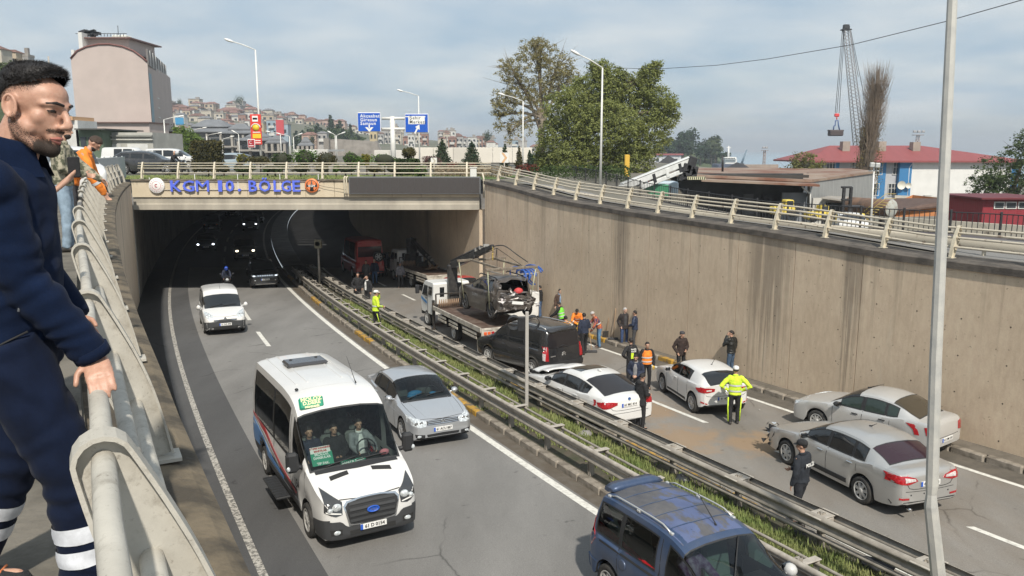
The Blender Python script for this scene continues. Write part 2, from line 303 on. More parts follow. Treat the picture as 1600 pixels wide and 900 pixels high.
LINEW=worn_paint();CREAM=mat('cream_paint',(.60,.545,.43),.55,col2=(.46,.41,.31),vq=6.0,bump=.12,bq=30)
def rail_mat():
 m,N,L,B=node_mat('grey_rail_paint');tc=N.new('ShaderNodeTexCoord').outputs['Object'];c=ramp(N,L,nz(N,L,tc,2.6,6,.65),[(.3,(.36,.34,.295)),(.7,(.54,.515,.455))]);c=mixc(N,L,mth(N,L,'MULTIPLY',ramp(N,L,nz(N,L,tc,6.5,7,.75),[(.52,(0,0,0)),(.68,(1,1,1))]),.65),c,(.19,.165,.13));c=mixc(N,L,mth(N,L,'MULTIPLY',ramp(N,L,nz(N,L,tc,42.0,4,.7),[(.60,(0,0,0)),(.70,(1,1,1))]),.55),c,(.13,.105,.08));L.new(c,B.inputs['Base Color']);B.inputs['Roughness'].default_value=.62
 addbump(N,L,B,nz(N,L,tc,34.0,5,.7),.35,.004);return m
GREYP=rail_mat();RUSTY=mat('rail_paint_rusting',(.52,.47,.38),.6,col2=(.13,.07,.04),vq=5.0,fac=(.58,.72),bump=.2,bq=30);GALV=mat('weathered_steel_rail',(.34,.31,.265),.6,.0,col2=(.24,.215,.185),vq=4.0);GALVL=mat('weathered_steel_top',(.43,.395,.345),.6,.0,col2=(.31,.28,.24),vq=6.0);POLE=mat('galvanised_pole',(.56,.56,.54),.5,.3,var=.08,vq=3);POLEW=mat('pale_pole',(.66,.66,.63),.5,var=.06,vq=2);BLACKST=mat('black_steel',(.035,.035,.038),.5,.2,var=.3,vq=6)
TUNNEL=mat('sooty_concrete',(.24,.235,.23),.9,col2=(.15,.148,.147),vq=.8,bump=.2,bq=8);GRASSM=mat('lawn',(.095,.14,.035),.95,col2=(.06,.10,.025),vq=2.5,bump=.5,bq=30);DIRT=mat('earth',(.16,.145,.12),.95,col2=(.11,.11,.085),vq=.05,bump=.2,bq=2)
# ground: one sheet to the horizon with the underpass cut out of it
def ground():
 ys=[-60,-12,0,6,12,18,22,26,30,34,38,42,46.2,46.25,60,70,90,110,130,150,200,260,300,900,5000];cols=[]
 for Y in ys:
  yy=min(Y,60);xl=bx(yy,lwall_off(yy)-.60)if Y<=46.2 else bx(min(Y,100),.5);xr=bx(yy,wall_off(yy)+1.0)if Y<=46.2 else bx(min(Y,100),22.0);xf=pw([(-60,63),(0,32.5),(20,21.5),(27,17.2),(33,11.6),(41,8.2),(50,6.0),(60,12),(90,22),(200,26)],Y)
  if Y<=46.2:xf=max(xf,xr+1.5)
  zs=ledge_z(yy)-.02 if Y<=46.2 else GZ;zf=pw([(20,-3.05),(33,-3.0),(41,-2.6),(50,-1.9)],Y);s0,s1=bx(min(Y,150),12.9),bx(min(Y,150),15.9)
  if Y>=100:xl=min(xl,s0-1);xr=max(xr,s1+1)
  lo=-9.0 if Y<280 else-16.0;cols.append([(-4000,Y,GZ),(-250,Y,GZ),(xl-14,Y,GZ),(xl,Y,GZ),(s0,Y,GZ),(s1,Y,GZ),(xr,Y,zs if Y<=46.2 else GZ),(xf,Y,zf),(xf+5,Y,lo),(300,Y,lo),(4000,Y,lo)])
 mb=MB();n=len(cols[0]);vs=[p for c in cols for p in c];fs=[]
 for i in rg(len(cols)-1):
  for j in rg(n-1):
   if j in(3,4,5)and ys[i+1]<=46.2:continue
   if j==4 and 70<=ys[i]<150:continue
   fs.append((i*n+j,i*n+j+1,(i+1)*n+j+1,(i+1)*n+j))
 mb.add(vs,fs);tag(mb.bd('ground',DIRT),kind='structure')
ground()
def sheet(name,m,A,B,kind='structure'):
 mb=MB();mb.strip(A,B);o=mb.bd(name,m);tag(o,kind=kind);return o
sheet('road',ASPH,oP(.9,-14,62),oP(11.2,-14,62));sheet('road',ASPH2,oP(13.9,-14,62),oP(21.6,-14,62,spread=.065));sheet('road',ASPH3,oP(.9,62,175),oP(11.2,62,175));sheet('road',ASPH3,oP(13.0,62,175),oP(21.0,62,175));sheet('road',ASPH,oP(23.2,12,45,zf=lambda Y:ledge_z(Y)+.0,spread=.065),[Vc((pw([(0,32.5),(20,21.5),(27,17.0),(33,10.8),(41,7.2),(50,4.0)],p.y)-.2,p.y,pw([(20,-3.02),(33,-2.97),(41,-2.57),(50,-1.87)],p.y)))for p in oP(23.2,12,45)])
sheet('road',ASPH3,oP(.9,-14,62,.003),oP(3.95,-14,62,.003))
def painted(m,off,y0,y1,w,spread=.0,name='road_marking',dz=.006):
 ww=w/2*1.13;return sheet(name,m,oP(off-ww,y0,y1,dz,.8,spread),oP(off+ww,y0,y1,dz,.8,spread))
painted(LINEW,2.80,-10,62,.15);painted(LINE,10.42,-10,62,.20);painted(LINE,14.36,-10,62,.17);painted(LINE,20.25,-10,62,.15,.04)
for Y in(42.13,35.9,29.6,48.4,54.6):painted(LINE,6.72,Y-3.2,Y,.17)
for Y in(53.94,47.86,41.8,35.7,30.3,24.5,19.7,15.15,10.4):painted(LINE,17.15,Y-2.4,Y,.15,.018)
for Y in(64,72,80,88,96,104):painted(LINEW,6.72,Y,Y+4,.16)
painted(LINEW,10.42,62,130,.16);painted(LINEW,2.82,62,130,.16);sheet('gutter',mat('wet_silt',(.10,.082,.062),.75,col2=(.135,.12,.10),vq=2.5,fac=(.45,.7),bump=.3),oP(10.62,-10,62,.003),oP(11.06,-10,62,.003));sheet('gutter',mat('dry_silt',(.12,.105,.085),.9,col2=(.085,.075,.062),vq=2.5,bump=.3),oP(20.4,-10,62,.003,spread=.04),oP(21.15,-10,62,.003,spread=.047));sheet('gutter',mat('road_edge_dust',(.085,.078,.068),.9,col2=(.062,.058,.052),vq=1.5,bump=.3),oP(.9,-10,62,.003),oP(2.3,-10,62,.003))
# median
def median():
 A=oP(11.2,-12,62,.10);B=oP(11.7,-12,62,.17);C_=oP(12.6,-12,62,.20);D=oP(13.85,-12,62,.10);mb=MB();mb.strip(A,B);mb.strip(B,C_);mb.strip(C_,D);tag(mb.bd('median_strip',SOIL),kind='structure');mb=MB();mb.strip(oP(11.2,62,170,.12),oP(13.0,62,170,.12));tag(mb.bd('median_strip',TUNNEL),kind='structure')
median()
def kerb_run(label,off,spread,y0,y1,pitch,w,h,mats_of,group=None,down=.06):
 t=thing('kerb',label,'kerb',(bx(y0,off,spread),y0,rZ(y0)));base=t.location.copy();cache={};Y=y0;k=0
 while Y<y1:
  d=road_dir(Y+.5);ln=pitch*(1+random.uniform(-.06,.06));m=mats_of(Y,k)
  if m.name not in cache or k%5==0:
   mb=MB();mb.bb((0,0,0),(w,pitch-.025,h+down),.028);cache[m.name]=mb.mesh('kerb_stone',m)
  o=link('kerb_stone',cache[m.name],t);p=Vc((bx(Y,off,spread),Y,rZ(Y)+(h-down)/2))-base;o.location=p+Vc((random.uniform(-.012,.012),0,random.uniform(-.012,.012)));o.rotation_euler=(-.034+random.uniform(-.006,.006),random.uniform(-.02,.02),math.atan2(-d.x,d.y)+random.uniform(-.012,.012));Y+=pitch*d.y;k+=1
 return t
kerb_run('weathered grey kerb stones along the left edge of the planted median',11.17,0,10.5,61,.95,.22,.17,lambda Y,k:KERBY if(k//3)%4==1 and random.random()<.8 else KERB);kerb_run('low kerb with worn yellow paint along the right edge of the planted median',13.93,0,10.0,60,.8,.16,.10,lambda Y,k:KERBY if(k//3)%3!=2 else KERB);kerb_run('yellow and grey painted kerb at the foot of the tall concrete wall',21.17,.047,14.5,60,.9,.20,.17,lambda Y,k:KERBY if(k//4)%2==0 and Y>23 else KERB)
sheet('pavement',mat('wall_footway',(.15,.13,.105),.95,col2=(.10,.088,.07),vq=2.0,bump=.5,bq=20),oP(21.25,12,60,.16,spread=.047),oP(21.6,12,60,.20,spread=.066))
# right retaining wall in cast panels
def right_wall():
 t=thing('retaining_wall','tall tan concrete retaining wall with dark rain streaks right of the crash lane','wall',(bx(30,wall_off(30)),30,rZ(30)));b=t.location;ys=[10.0]
 while ys[-1]<45.2:ys.append(ys[-1]+2.16)
 ys[-1]=45.2
 for y0,y1 in zip(ys,ys[1:]):
  g=.011;a0,a1=y0+g,y1-g;mb=MB();front=[];back=[]
  for Y in(a0,a1):
   x=bx(Y,wall_off(Y));z0=rZ(Y)-.1;z1=ledge_z(Y)-.16;nx=Vc((.9,.45,0));front+=[Vc((x,Y,z0))-b,Vc((x,Y,z1))-b];back+=[Vc((x,Y,z0))+nx*.35-b,Vc((x,Y,z1))+nx*.35-b]
  vs=front+back;mb.add(vs,[(0,1,3,2),(4,6,7,5),(1,5,7,3),(0,4,5,1),(2,3,7,6)]);mb.bd('concrete_panel',WALLC,t)
 mb=MB();mb.strip([Vc((bx(Y,wall_off(Y)+.07),Y,rZ(Y)-.1))-b for Y in ys],[Vc((bx(Y,wall_off(Y)+.07),Y,ledge_z(Y)-.2))-b for Y in ys]);mb.bd('joint_backing',TUNNEL,t);mb=MB()
 for Y in[10.6+1.08*i for i in rg(33)]:
  for z in rg(5):
   zz=-7.0+z*.98-.012*Y
   if zz>ledge_z(Y)-.5:continue
   c=Vc((bx(Y,wall_off(Y))-.004,Y,zz))-b;d=road_dir(Y);ring=[c+d*(.020*math.cos(q))+Vc((0,0,.020*math.sin(q)))for q in[PI/4*i for i in rg(8)]];mb.add(ring,[list(rg(8))])
 tag(mb.bd('tie_holes',mat('tie_hole_dark',(.03,.025,.02),.9),t),kind='stuff');mb=MB();P=[10+1.1*i for i in rg(33)];rs=[]
 for Y in P:
  z=ledge_z(Y);d=road_dir(Y);nrm=Vc((d.y,-d.x,0));o=Vc((bx(Y,wall_off(Y)),Y,z))-b;rs.append([o+nrm*u+Vc((0,0,w))for u,w in((-.07,-.17),(-.07,.0),(-.04,.02),(1.05,.05),(1.05,-.17))])
 mb.rings(rs,True,True,smooth=False);mb.bd('ledge',DARKLEDGE,t)
right_wall()
def left_wall():
 t=thing('retaining_wall','shaded left retaining wall under the walkway railing','wall',(bx(30,1),30,rZ(30)));b=t.location;ys=[-8.0]
 while ys[-1]<45.2:ys.append(ys[-1]+2.3)
 ys[-1]=45.2
 for y0,y1 in zip(ys,ys[1:]):
  mb=MB();vs=[]
  for off in(.0,-.4):
   for Y in(y0+.01,y1-.01):
    vs+=[Vc((bx(Y,lwall_off(Y)+off),Y,rZ(Y)-.1))-b,Vc((bx(Y,lwall_off(Y)+off),Y,GZ-.22))-b]
  mb.add(vs,[(0,2,3,1),(4,5,7,6),(1,3,7,5),(0,1,5,4),(2,6,7,3)]);mb.bd('concrete_panel',WALLC,t)
 mb=MB();rs=[]
 for Y in[-8+1.1*i for i in rg(49)]:
  Y=min(Y,45.15);d=road_dir(Y);nrm=Vc((d.y,-d.x,0));o=Vc((bx(Y,lwall_off(Y)),Y,GZ))-b;j=random.uniform(-.012,.012);rs.append([o+nrm*u+Vc((0,0,w))for u,w in((-.62,-.22),(-.62,-.03),(-.02+j,-.10+j),(.05+j,-.13),(.05,-.24))])
 mb.rings(rs,True,True,smooth=False);mb.bd('ledge',LEDGE,t)
left_wall();sheet('walkway',PAVE,[Vc((bx(Y,lwall_off(Y)-3.2),Y,GZ+.012+pw([(5,0),(9,.22)],Y)))for Y in rg(-6,46,2)],[Vc((bx(Y,lwall_off(Y)-.60),Y,GZ+.012+pw([(5,0),(9,.22)],Y)))for Y in rg(-6,46,2)])
# railings: leaning teardrop plates that carry three pipes
AX=[(.0,.0),(.05,-.15),(.115,-.34),(.18,-.54),(.245,-.74),(.29,-.90)];HW=[.078,.098,.112,.112,.092,.075];RAILS=[((.0,.0),.030),((.095,-.30),.033),((.19,-.58),.033)]
def plate_outline():
 L_,R_=[],[];ax=crom([(a[0],a[1],h)for a,h in zip(AX,HW)],3)
 for i,(u,z,h)in enumerate(ax):
  a=ax[max(i-1,0)];c=ax[min(i+1,len(ax)-1)];t=Vc((c[0]-a[0],c[1]-a[1])).normalized();n=Vc((-t.y,t.x));L_.append((u-n.x*h,z-n.y*h));R_.append((u+n.x*h,z+n.y*h))
 t0=Vc((ax[1][0]-ax[0][0],ax[1][1]-ax[0][1])).normalized();a0=math.atan2(-t0.y,-t0.x);cap=[(HW[0]*math.cos(a0+q),HW[0]*math.sin(a0+q))for q in[PI/2-PI*k/8 for k in rg(9)]]
 if(Vc(cap[0])-Vc(R_[0])).length>(Vc(cap[0])-Vc(L_[0])).length:cap=cap[::-1]
 return R_[::-1]+cap[1:-1]+L_
def post_mesh(name,m,s=1.0,fl=.045):
 """local x outboard, y along the rail, z up; origin on the top pipe""";o=[(u*s,z*s)for u,z in plate_outline()];mb=MB();n=len(o)
 for yy,sg in((-.006,1),(.006,-1)):
  vs=[(u,yy,z)for u,z in o];mb.add(vs,[list(rg(n))[::sg]])
 inner=[];cx=sum(p[0]for p in o)/n;cz=sum(p[1]for p in o)/n
 for i,(u,z)in enumerate(o):
  a=Vc(o[max(i-1,0)]);c=Vc(o[min(i+1,n-1)]);t=(c-a).normalized();nn=Vc((-t.y,t.x))
  if nn.dot(Vc((cx-u,cz-z)))<0 and i not in(0,n-1):nn=-nn
  inner.append((u+nn.x*.013*s,z+nn.y*.013*s))
 rs=[[(u,-fl,z),(u,fl,z),(v,fl,w),(v,-fl,w)]for(u,z),(v,w)in zip(o,inner)];mb.rings(rs,True,True,smooth=False);e=o[0];g=o[-1];mb.box(((e[0]+g[0])/2,0,(e[1]+g[1])/2-.01),(abs(e[0]-g[0])+.07,.17,.02));return mb.mesh(name,m)
def railing(label,top,sgn,m,mr,s=1.0,y_posts=None,thick=1.0,extra=()):
 """top: path of the top pipe; sgn: +1 when the outboard side is to the right of the path; y_posts: arc positions of posts""";t=thing('railing',label,'railing',top[0]);b=Vc(top[0])
 def side(i):
  d=(top[min(i+1,len(top)-1)]-top[max(i-1,0)]);d.z=0;d.normalize();return d,Vc((d.y,-d.x,0))*sgn
 for(u,z),r in RAILS+list(extra):
  mb=MB();mb.tu([p+side(i)[1]*(u*s)+Vc((0,0,z*s))-b for i,p in enumerate(top)],r*s*thick,12 if thick>=1 else 8,up=(0,0,1));mb.bd('rail',mr,t)
 pm=post_mesh('post',m,s);L_=[.0]
 for p,q in zip(top,top[1:]):L_.append(L_[-1]+(q-p).length)
 for a in y_posts(L_[-1]):
  i=max(k for k in rg(len(L_))if L_[k]<=a+1e-6);i=min(i,len(top)-2);f=(a-L_[i])/(L_[i+1]-L_[i]);p=top[i].lerp(top[i+1],f);d,o=side(i);ob=link('post',pm,t,p-b);ob.rotation_euler=(0,0,math.atan2(o.y,o.x))
 return t
lp=[Vc((bx(Y,pw([(1.5,.04),(2.1,.07),(2.9,.07),(4.5,.11),(40,.25),(45,.55)],Y)),Y,-.80))for Y in[-1.5,-.3,.8,1.6,2.4,3.5,5,7,9.5,12,15,18,22,26,30,34,38,42,45.0]];railing('long grey walkway railing on the left with leaning teardrop posts',lp,1,GREYP,GREYP,1.0,lambda T:[1.55+2.46*k for k in rg(40)if 1.55+2.46*k<T]);rp=[Vc((bx(Y,wall_off(Y)+.82),Y,ledge_z(Y)+.82))for Y in[12,15,18,20,22,24,26,28,30,32,34,36,38,40,42,44]]+[Vc((-1.05,45.6,-.80))]
railing('cream railing with rust along the top of the tall concrete wall',rp,-1,CREAM,RUSTY,.86,lambda T:[.5+2.05*k for k in rg(40)if .5+2.05*k<T],1.15,[((.05,-.15),.03)]);dp=[Vc((x,DECK_Y+.32,-.72))for x in(-21.4,-15,-9,-3,-1.2)];railing('cream parapet railing along the bridge edge above the blue letters',dp,1,CREAM,CREAM,.95,lambda T:[.28+2.06*k for k in rg(12)if .28+2.06*k<T],.9,[((.05,-.15),.028)])
# bridge: fascia, beam, soffit, tunnel behind
XL,XR=bx(DECK_Y,lwall_off(DECK_Y)),bx(DECK_Y,wall_off(45.2))
def bridge():
 t=thing('overpass','concrete road bridge carrying the blue lettering over both carriageways','bridge',((XL+XR)/2,DECK_Y,GZ));b=t.location;n=12
 for i in rg(n):
  x0=lerp(XL,XR,i/n)+.006;x1=lerp(XL,XR,(i+1)/n)-.006;mb=MB();mb.bb(Vc(((x0+x1)/2,DECK_Y+.2,-2.18))-b,(x1-x0,.4,.93),.012);mb.bd('fascia_panel',FASC,t)
 mb=MB();mb.box(Vc(((XL+XR)/2,DECK_Y+.47,-2.2))-b,(XR-XL,.1,.9));mb.bd('joint_backing',TUNNEL,t);mb=MB();mb.bb(Vc(((XL+XR)/2,DECK_Y+.16,-1.68))-b,(XR-XL,.5,.10),.015);mb.bd('coping',edge_mat('coping_grime',(.17,.14,.105),(.085,.07,.052)),t);bm=mat('beam_concrete',(.36,.33,.275),.85,var=.15,vq=.9,bump=.15,bq=9,stretch=(1,1,.3));rs=[]
 for x in(XL+.01,XR-.01):
  rs.append([Vc((x,DECK_Y+u,z))-b for u,z in((.10,-2.66),(.10,-3.0),(.02,-3.06),(.02,-3.36),(.9,-3.36),(.9,-2.66))])
 mb=MB();mb.rings(rs,True,True,smooth=False);mb.bd('edge_beam',bm,t);mb=MB()
 def slab(o0,o1,y0,y1,z0,z1):
  k=max(2,int((y1-y0)/6));rr=[]
  for i in rg(k+1):
   Y=lerp(y0,y1,i/k);rr.append([Vc((bx(Y,o),Y,z))-b for o,z in((o0,z0),(o1,z0),(o1,z1),(o0,z1))])
  mb.rings(rr,True,True,smooth=False)
 slab(-.5,22.5,DECK_Y+.9,70,-3.4,-1.70);slab(-.5,12.9,70,150,-3.4,-1.70);slab(15.9,22.5,70,150,-3.4,-1.70);slab(-.5,22.5,150,178,-3.4,-1.70);mb.bd('deck_slab',TUNNEL,t);cb_=MB();cb_.box((0,0,0),(3.6,.15,1.9));cm=cb_.mesh('sun_baffle',TUNNEL)  # unseen beams added across the roof slot to hold back direct sun
 for k in rg(34):
  Y=70.6+2.32*k;link('sun_baffle',cm,t,Vc((bx(Y,14.4),Y,-2.72))-b)
 return t
bridge()
def tunnel():
 t=thing('underpass_wall','dark left wall inside the underpass','wall',(bx(60,1),60,rZ(60)))
 for(o0,o1,th,nm,lab)in((.6,1.1,t,'wall_face',None),):
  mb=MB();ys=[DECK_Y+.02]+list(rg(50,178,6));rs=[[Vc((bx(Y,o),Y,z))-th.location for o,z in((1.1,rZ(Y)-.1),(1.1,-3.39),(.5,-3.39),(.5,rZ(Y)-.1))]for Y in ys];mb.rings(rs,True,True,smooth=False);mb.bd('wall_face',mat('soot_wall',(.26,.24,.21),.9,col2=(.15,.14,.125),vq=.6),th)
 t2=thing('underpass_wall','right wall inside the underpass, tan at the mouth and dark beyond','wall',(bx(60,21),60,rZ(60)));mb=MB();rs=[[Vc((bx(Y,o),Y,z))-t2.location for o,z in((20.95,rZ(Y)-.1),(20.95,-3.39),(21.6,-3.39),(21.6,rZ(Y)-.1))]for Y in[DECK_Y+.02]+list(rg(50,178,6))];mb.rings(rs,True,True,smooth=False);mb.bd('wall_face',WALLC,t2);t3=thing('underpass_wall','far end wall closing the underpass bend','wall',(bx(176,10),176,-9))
 mb=MB();mb.box((0,0,2.8),(34,.5,5.8));mb.bd('wall_face',TUNNEL,t3);p=thing('camera_pole','grey pole with a square signal box on the median at the underpass mouth','pole',(bx(50.5,12.4),50.5,rZ(50.5)+.15));mb=MB();mb.tu([(0,0,0),(0,0,2.45)],.07,10);mb.bd('post',GALVL,p);mb=MB();mb.bb((0,0,2.72),(.42,.3,.55),.03);h=mb.bd('housing',mat('box_olive',(.22,.21,.15),.6),p);mb=MB();mb.la([(.15,-.17),(.15,-.15),(.01,-.15)],(0,0,2.74),'Y',14);mb.bd('lens',BLACKST,h)
tunnel()
# guard rails on the median
def wprof(s=1.0):
 return[(.0,.155),(.02,.15),(.075,.115),(.08,.075),(.02,.03),(.02,-.03),(.08,-.075),(.075,-.115),(.02,-.15),(.0,-.155)]
def beam(mb,off,y0,y1,z,sgn,base,spread=.0):
 rs=[]
 for i in rg(int((y1-y0)/1.5)+1):
  Y=y0+1.5*i;d=road_dir(Y);nrm=Vc((d.y,-d.x,0))*sgn;o=Vc((bx(Y,off,spread),Y,rZ(Y)+z))-base;pr=wprof();ring=[o+nrm*u+Vc((0,0,w))for u,w in pr]+[o+nrm*(u-.006)+Vc((0,0,w))for u,w in reversed(pr)];rs.append(ring)
 mb.rings(rs,True,True)
def guardrail(label,off,spread,y0,y1,post0,pitch,double):
 t=thing('guardrail',label,'guardrail',(bx(y0,off,spread),y0,rZ(y0)));b=t.location
 if double:
  for sgn,du in((-1,-.17),(1,.17)):
   mb=MB();beam(mb,off+du,y0,y1,.66,sgn,b,spread);mb.bd('rail_beam',GALV,t);mb=MB();mb.tu([Vc((bx(Y,off+du*1.1,spread),Y,rZ(Y)+.40))-b for Y in[y0+1.5*i for i in rg(int((y1-y0)/1.5)+1)]],.045,8);mb.bd('lower_rail',GALV,t)
 else:
  mb=MB();beam(mb,off-.06,y0,y1,.62,-1,b,spread);mb.bd('rail_beam',GALV,t);mb=MB();mb.tu([Vc((bx(Y,off-.1,spread),Y,rZ(Y)+.77))-b for Y in[y0+1.5*i for i in rg(int((y1-y0)/1.5)+1)]],.055,10);mb.bd('top_rail',GALVL,t);mb=MB();mb.tu([Vc((bx(Y,off+.48,spread),Y,rZ(Y)+.62))-b for Y in[y0+1.5*i for i in rg(int((y1-y0)/1.5)+1)]],.03,8);mb.bd('rear_rail',GALV,t)
 mb=MB();mb.box((0,0,.36),(.06,.10,.72));mb.box((0,-.035,.36),(.13,.012,.72));mb.box((0,.035,.36),(.13,.012,.72));pm=mb.mesh('post',GALV);mb=MB()
 if double:
  mb.bb((0,0,.63),(.30,.34,.24),.015);mb.bb((0,0,.775),(.50,.36,.022),.006)
 else:
  mb.bb((.2,0,.70),(.56,.15,.02),.005);mb.box((.2,.06,.64),(.52,.012,.12));mb.box((.44,0,.45),(.06,.08,.5))
 sm=mb.mesh('spacer',GALVL);Y=post0
 while Y<y1-.5:
  d=road_dir(Y);p=Vc((bx(Y,off,spread),Y,rZ(Y)+.1))-b
  for nm,me in(('post',pm),('spacer',sm)):
   o=link(nm,me,t,p+Vc((0,0,0 if nm=='post' else-.1)));o.rotation_euler=(-.034,0,math.atan2(-d.x,d.y))
  Y+=pitch
 return t
guardrail('single steel guardrail along the left side of the planted median',11.42,0,9.5,56,10.35,1.83,False);guardrail('double steel guardrail with spacer boxes along the right side of the planted median',13.12,.015,9.5,58,10.22,1.89,True)
# grass, weeds
def grass():
 mb=MB();rnd=random.Random(3);gm=mat('grass_blade',(.13,.18,.045),.8,col2=(.22,.23,.085),vq=1.2,fac=(.35,.65))
 def tuft(x,y,z,h,nb,m=0):
  for _ in rg(nb):
   a=rnd.uniform(0,2*PI);l=h*rnd.uniform(.5,1.2);w=rnd.uniform(.008,.016)*(1+.03*y);lean=rnd.uniform(.1,.7);px,py=x+rnd.gauss(0,.05),y+rnd.gauss(0,.05);dx,dy=math.cos(a),math.sin(a);mb.add([(px-dy*w,py+dx*w,z),(px+dy*w,py-dx*w,z),(px+dx*l*lean,py+dy*l*lean,z+l)],[(0,1,2)],m)
 for _ in rg(15000):
  Y=10+34*rnd.random()**1.5;off=rnd.gauss(12.45,.42)
  if not 11.6<off<13.75:continue
  k=noise.noise(Vc((off*.9,Y*.45,3.3)))
  if k<-.30:continue
  dn=rZ(Y)+pw([(11.2,.10),(11.7,.17),(12.6,.20),(13.85,.10)],off);tuft(bx(Y,off),Y,dn,rnd.uniform(.06,.17)*(1+.8*max(k,0)),5)
 for _ in rg(1500):
  Y=10+36*rnd.random()**1.4;off=rnd.uniform(11.3,11.75)
  if noise.noise(Vc((off,Y*.6,9)))<.08:continue
  tuft(bx(Y,off),Y,rZ(Y)+.12,rnd.uniform(.04,.12),4)
 tag(mb.bd('median_grass',gm),'short green grass and weeds growing on the planted median','grass',kind='stuff');mb=MB()
 for _ in rg(7000):
  x=rnd.uniform(-24,-2);y=DECK_Y+.5+rnd.random()**1.3*6;a=rnd.uniform(0,PI);l=rnd.uniform(.05,.13);w=.03;mb.add([(x-w*math.cos(a),y-w*math.sin(a),GZ+.02),(x+w*math.cos(a),y+w*math.sin(a),GZ+.02),(x+rnd.uniform(-.05,.05),y+.03,GZ+.02+l)],[(0,1,2)])
 mb.add([(-26,DECK_Y+.42,GZ+.015),(-1,DECK_Y+.42,GZ+.015),(1.5,DECK_Y+8,GZ+.015),(-30,DECK_Y+8,GZ+.015)],[(0,1,2,3)],1);tag(mb.bd('verge_grass',[gm,GRASSM]),'strip of lawn behind the parapet railing on the bridge','grass',kind='stuff')
grass()
# vehicles
def paint(name,col,rough=.32,metal=.0,coat=.6,dust=.12):
 """car paint with a dusty film that varies""";m,N,L,B=node_mat(name);tc=N.new('ShaderNodeTexCoord').outputs['Object'];f=ramp(N,L,nz(N,L,tc,1.6,5,.6),[(.35,(0,0,0)),(.75,(1,1,1))]);c=mixc(N,L,mth(N,L,'MULTIPLY',f,dust),col,(.30,.28,.25));L.new(c,B.inputs['Base Color']);B.inputs['Roughness'].default_value=rough;B.inputs['Metallic'].default_value=metal;B.inputs['Coat Weight'].default_value=coat;B.inputs['Coat Roughness'].default_value=.06
 return m
P_WHITE=paint('white_car_paint',(.66,.66,.65));P_SILVER=paint('silver_car_paint',(.52,.54,.565),.28,.6);P_SILVER2=paint('warm_silver_paint',(.50,.50,.49),.29,.55);P_BLACK=paint('black_car_paint',(.016,.017,.02),.25,.0,.8,.08);P_BROWN=paint('dark_brown_paint',(.055,.045,.04),.3,.1,.5,.3);P_RED=paint('red_vehicle_paint',(.42,.03,.025),.4);P_CAB=paint('white_cab_paint',(.72,.72,.70),.45,0,.3,.3);GLASSD=mat('dark_glass',(.014,.016,.018),.04,spec=.6,coat=.3)
GLASSR=mat('privacy_glass',(.022,.020,.022),.06,spec=.5);GLASSC=clear_glass('clear_glass',(.62,.70,.68),1.3);GLASST=clear_glass('tinted_clear_glass',(.34,.40,.38),1.2);TRIM=mat('black_plastic_trim',(.022,.023,.025),.6,bump=.08,bq=90);TRIM2=mat('grey_bumper_plastic',(.045,.047,.05),.55,bump=.08,bq=90);UNDER=mat('underbody_dark',(.012,.012,.012),.9);TYRE=mat('tyre_rubber',(.022,.022,.022),.85,col2=(.05,.047,.043),vq=3,bump=.15,bq=50)
RIM=mat('alloy_rim',(.55,.55,.55),.35,.7);RIMD=mat('dark_rim',(.10,.10,.105),.4,.5);HUBCAP=mat('plastic_hubcap',(.50,.50,.49),.45,.2,col2=(.36,.35,.33),vq=6);CHROME=mat('chrome',(.70,.71,.72),.15,1.0);LAMPC=mat('headlight_glass',(.62,.66,.68),.12,.25,coat=1.0,var=.35,vq=22);LAMPD=mat('headlight_dark',(.04,.042,.045),.12,coat=1.0);TAILR=mat('red_tail_lamp',(.38,.012,.018),.15,coat=1.0,var=.3,vq=26)
TAILC=mat('clear_tail_lamp',(.62,.56,.56),.15,coat=1.0,var=.25,vq=26);AMBER=mat('amber_lamp',(.75,.22,.03),.2,coat=1.0);PLATEW=mat('plate_white',(.74,.74,.72),.5);PLATEB=mat('plate_blue',(.02,.10,.50),.5);INK=mat('plate_ink',(.015,.015,.015),.6);SEAM=mat('panel_gap',(.02,.02,.02),.8);SEATM=mat('seat_fabric',(.10,.11,.105),.9,col2=(.16,.17,.16),vq=8)
def wheel_mesh(rad,wid,style,n=24):
 """tyre and rim meshes, axis along y, outer face at +y""";h=wid/2;tb=MB();tb.la([(rad*.66,h*.86),(rad*.74,h),(rad*.90,h*.98),(rad*.975,h*.80),(rad,h*.45),(rad,-h*.45),(rad*.975,-h*.8),(rad*.90,-h),(rad*.66,-h*.86)],axis='Y',n=n);rb=MB();rr=rad*.67;rb.la([(rr,h*.9),(rr*.93,h*.80),(rr*.90,h*.3),(rr*.85,-h*.2),(.02,-h*.2)],axis='Y',n=n,mi=1);rb.la([(rr*1.02,h*.86),(rr*1.0,h*.98),(rr*.91,h*.93),(rr*.90,h*.6)],axis='Y',n=n)
 ns,sw,hub=style
 for k in rg(ns):
  a=2*PI*k/ns;c,s_=math.cos(a),math.sin(a);t=Vc((-s_,0,c));r_=Vc((c,0,s_));w0,w1=sw*rr*.8,sw*rr;p=[r_*(rr*.12)+t*w0,r_*(rr*.93)+t*w1*.8,r_*(rr*.93)-t*w1*.8,r_*(rr*.12)-t*w0];top=[q+Vc((0,h*(.92 if i in(0,3)else .80),0))for i,q in enumerate(p)];bot=[q+Vc((0,h*.35,0))for q in p];rb.add(top+bot,[(3,2,1,0),(0,1,5,4),(1,2,6,5),(2,3,7,6),(3,0,4,7)])
 rb.la([(rr*hub,h*.6),(rr*hub,h*.95),(rr*hub*.6,h*1.02),(.005,h*1.02)],axis='Y',n=12);return tb,rb
_wc={}
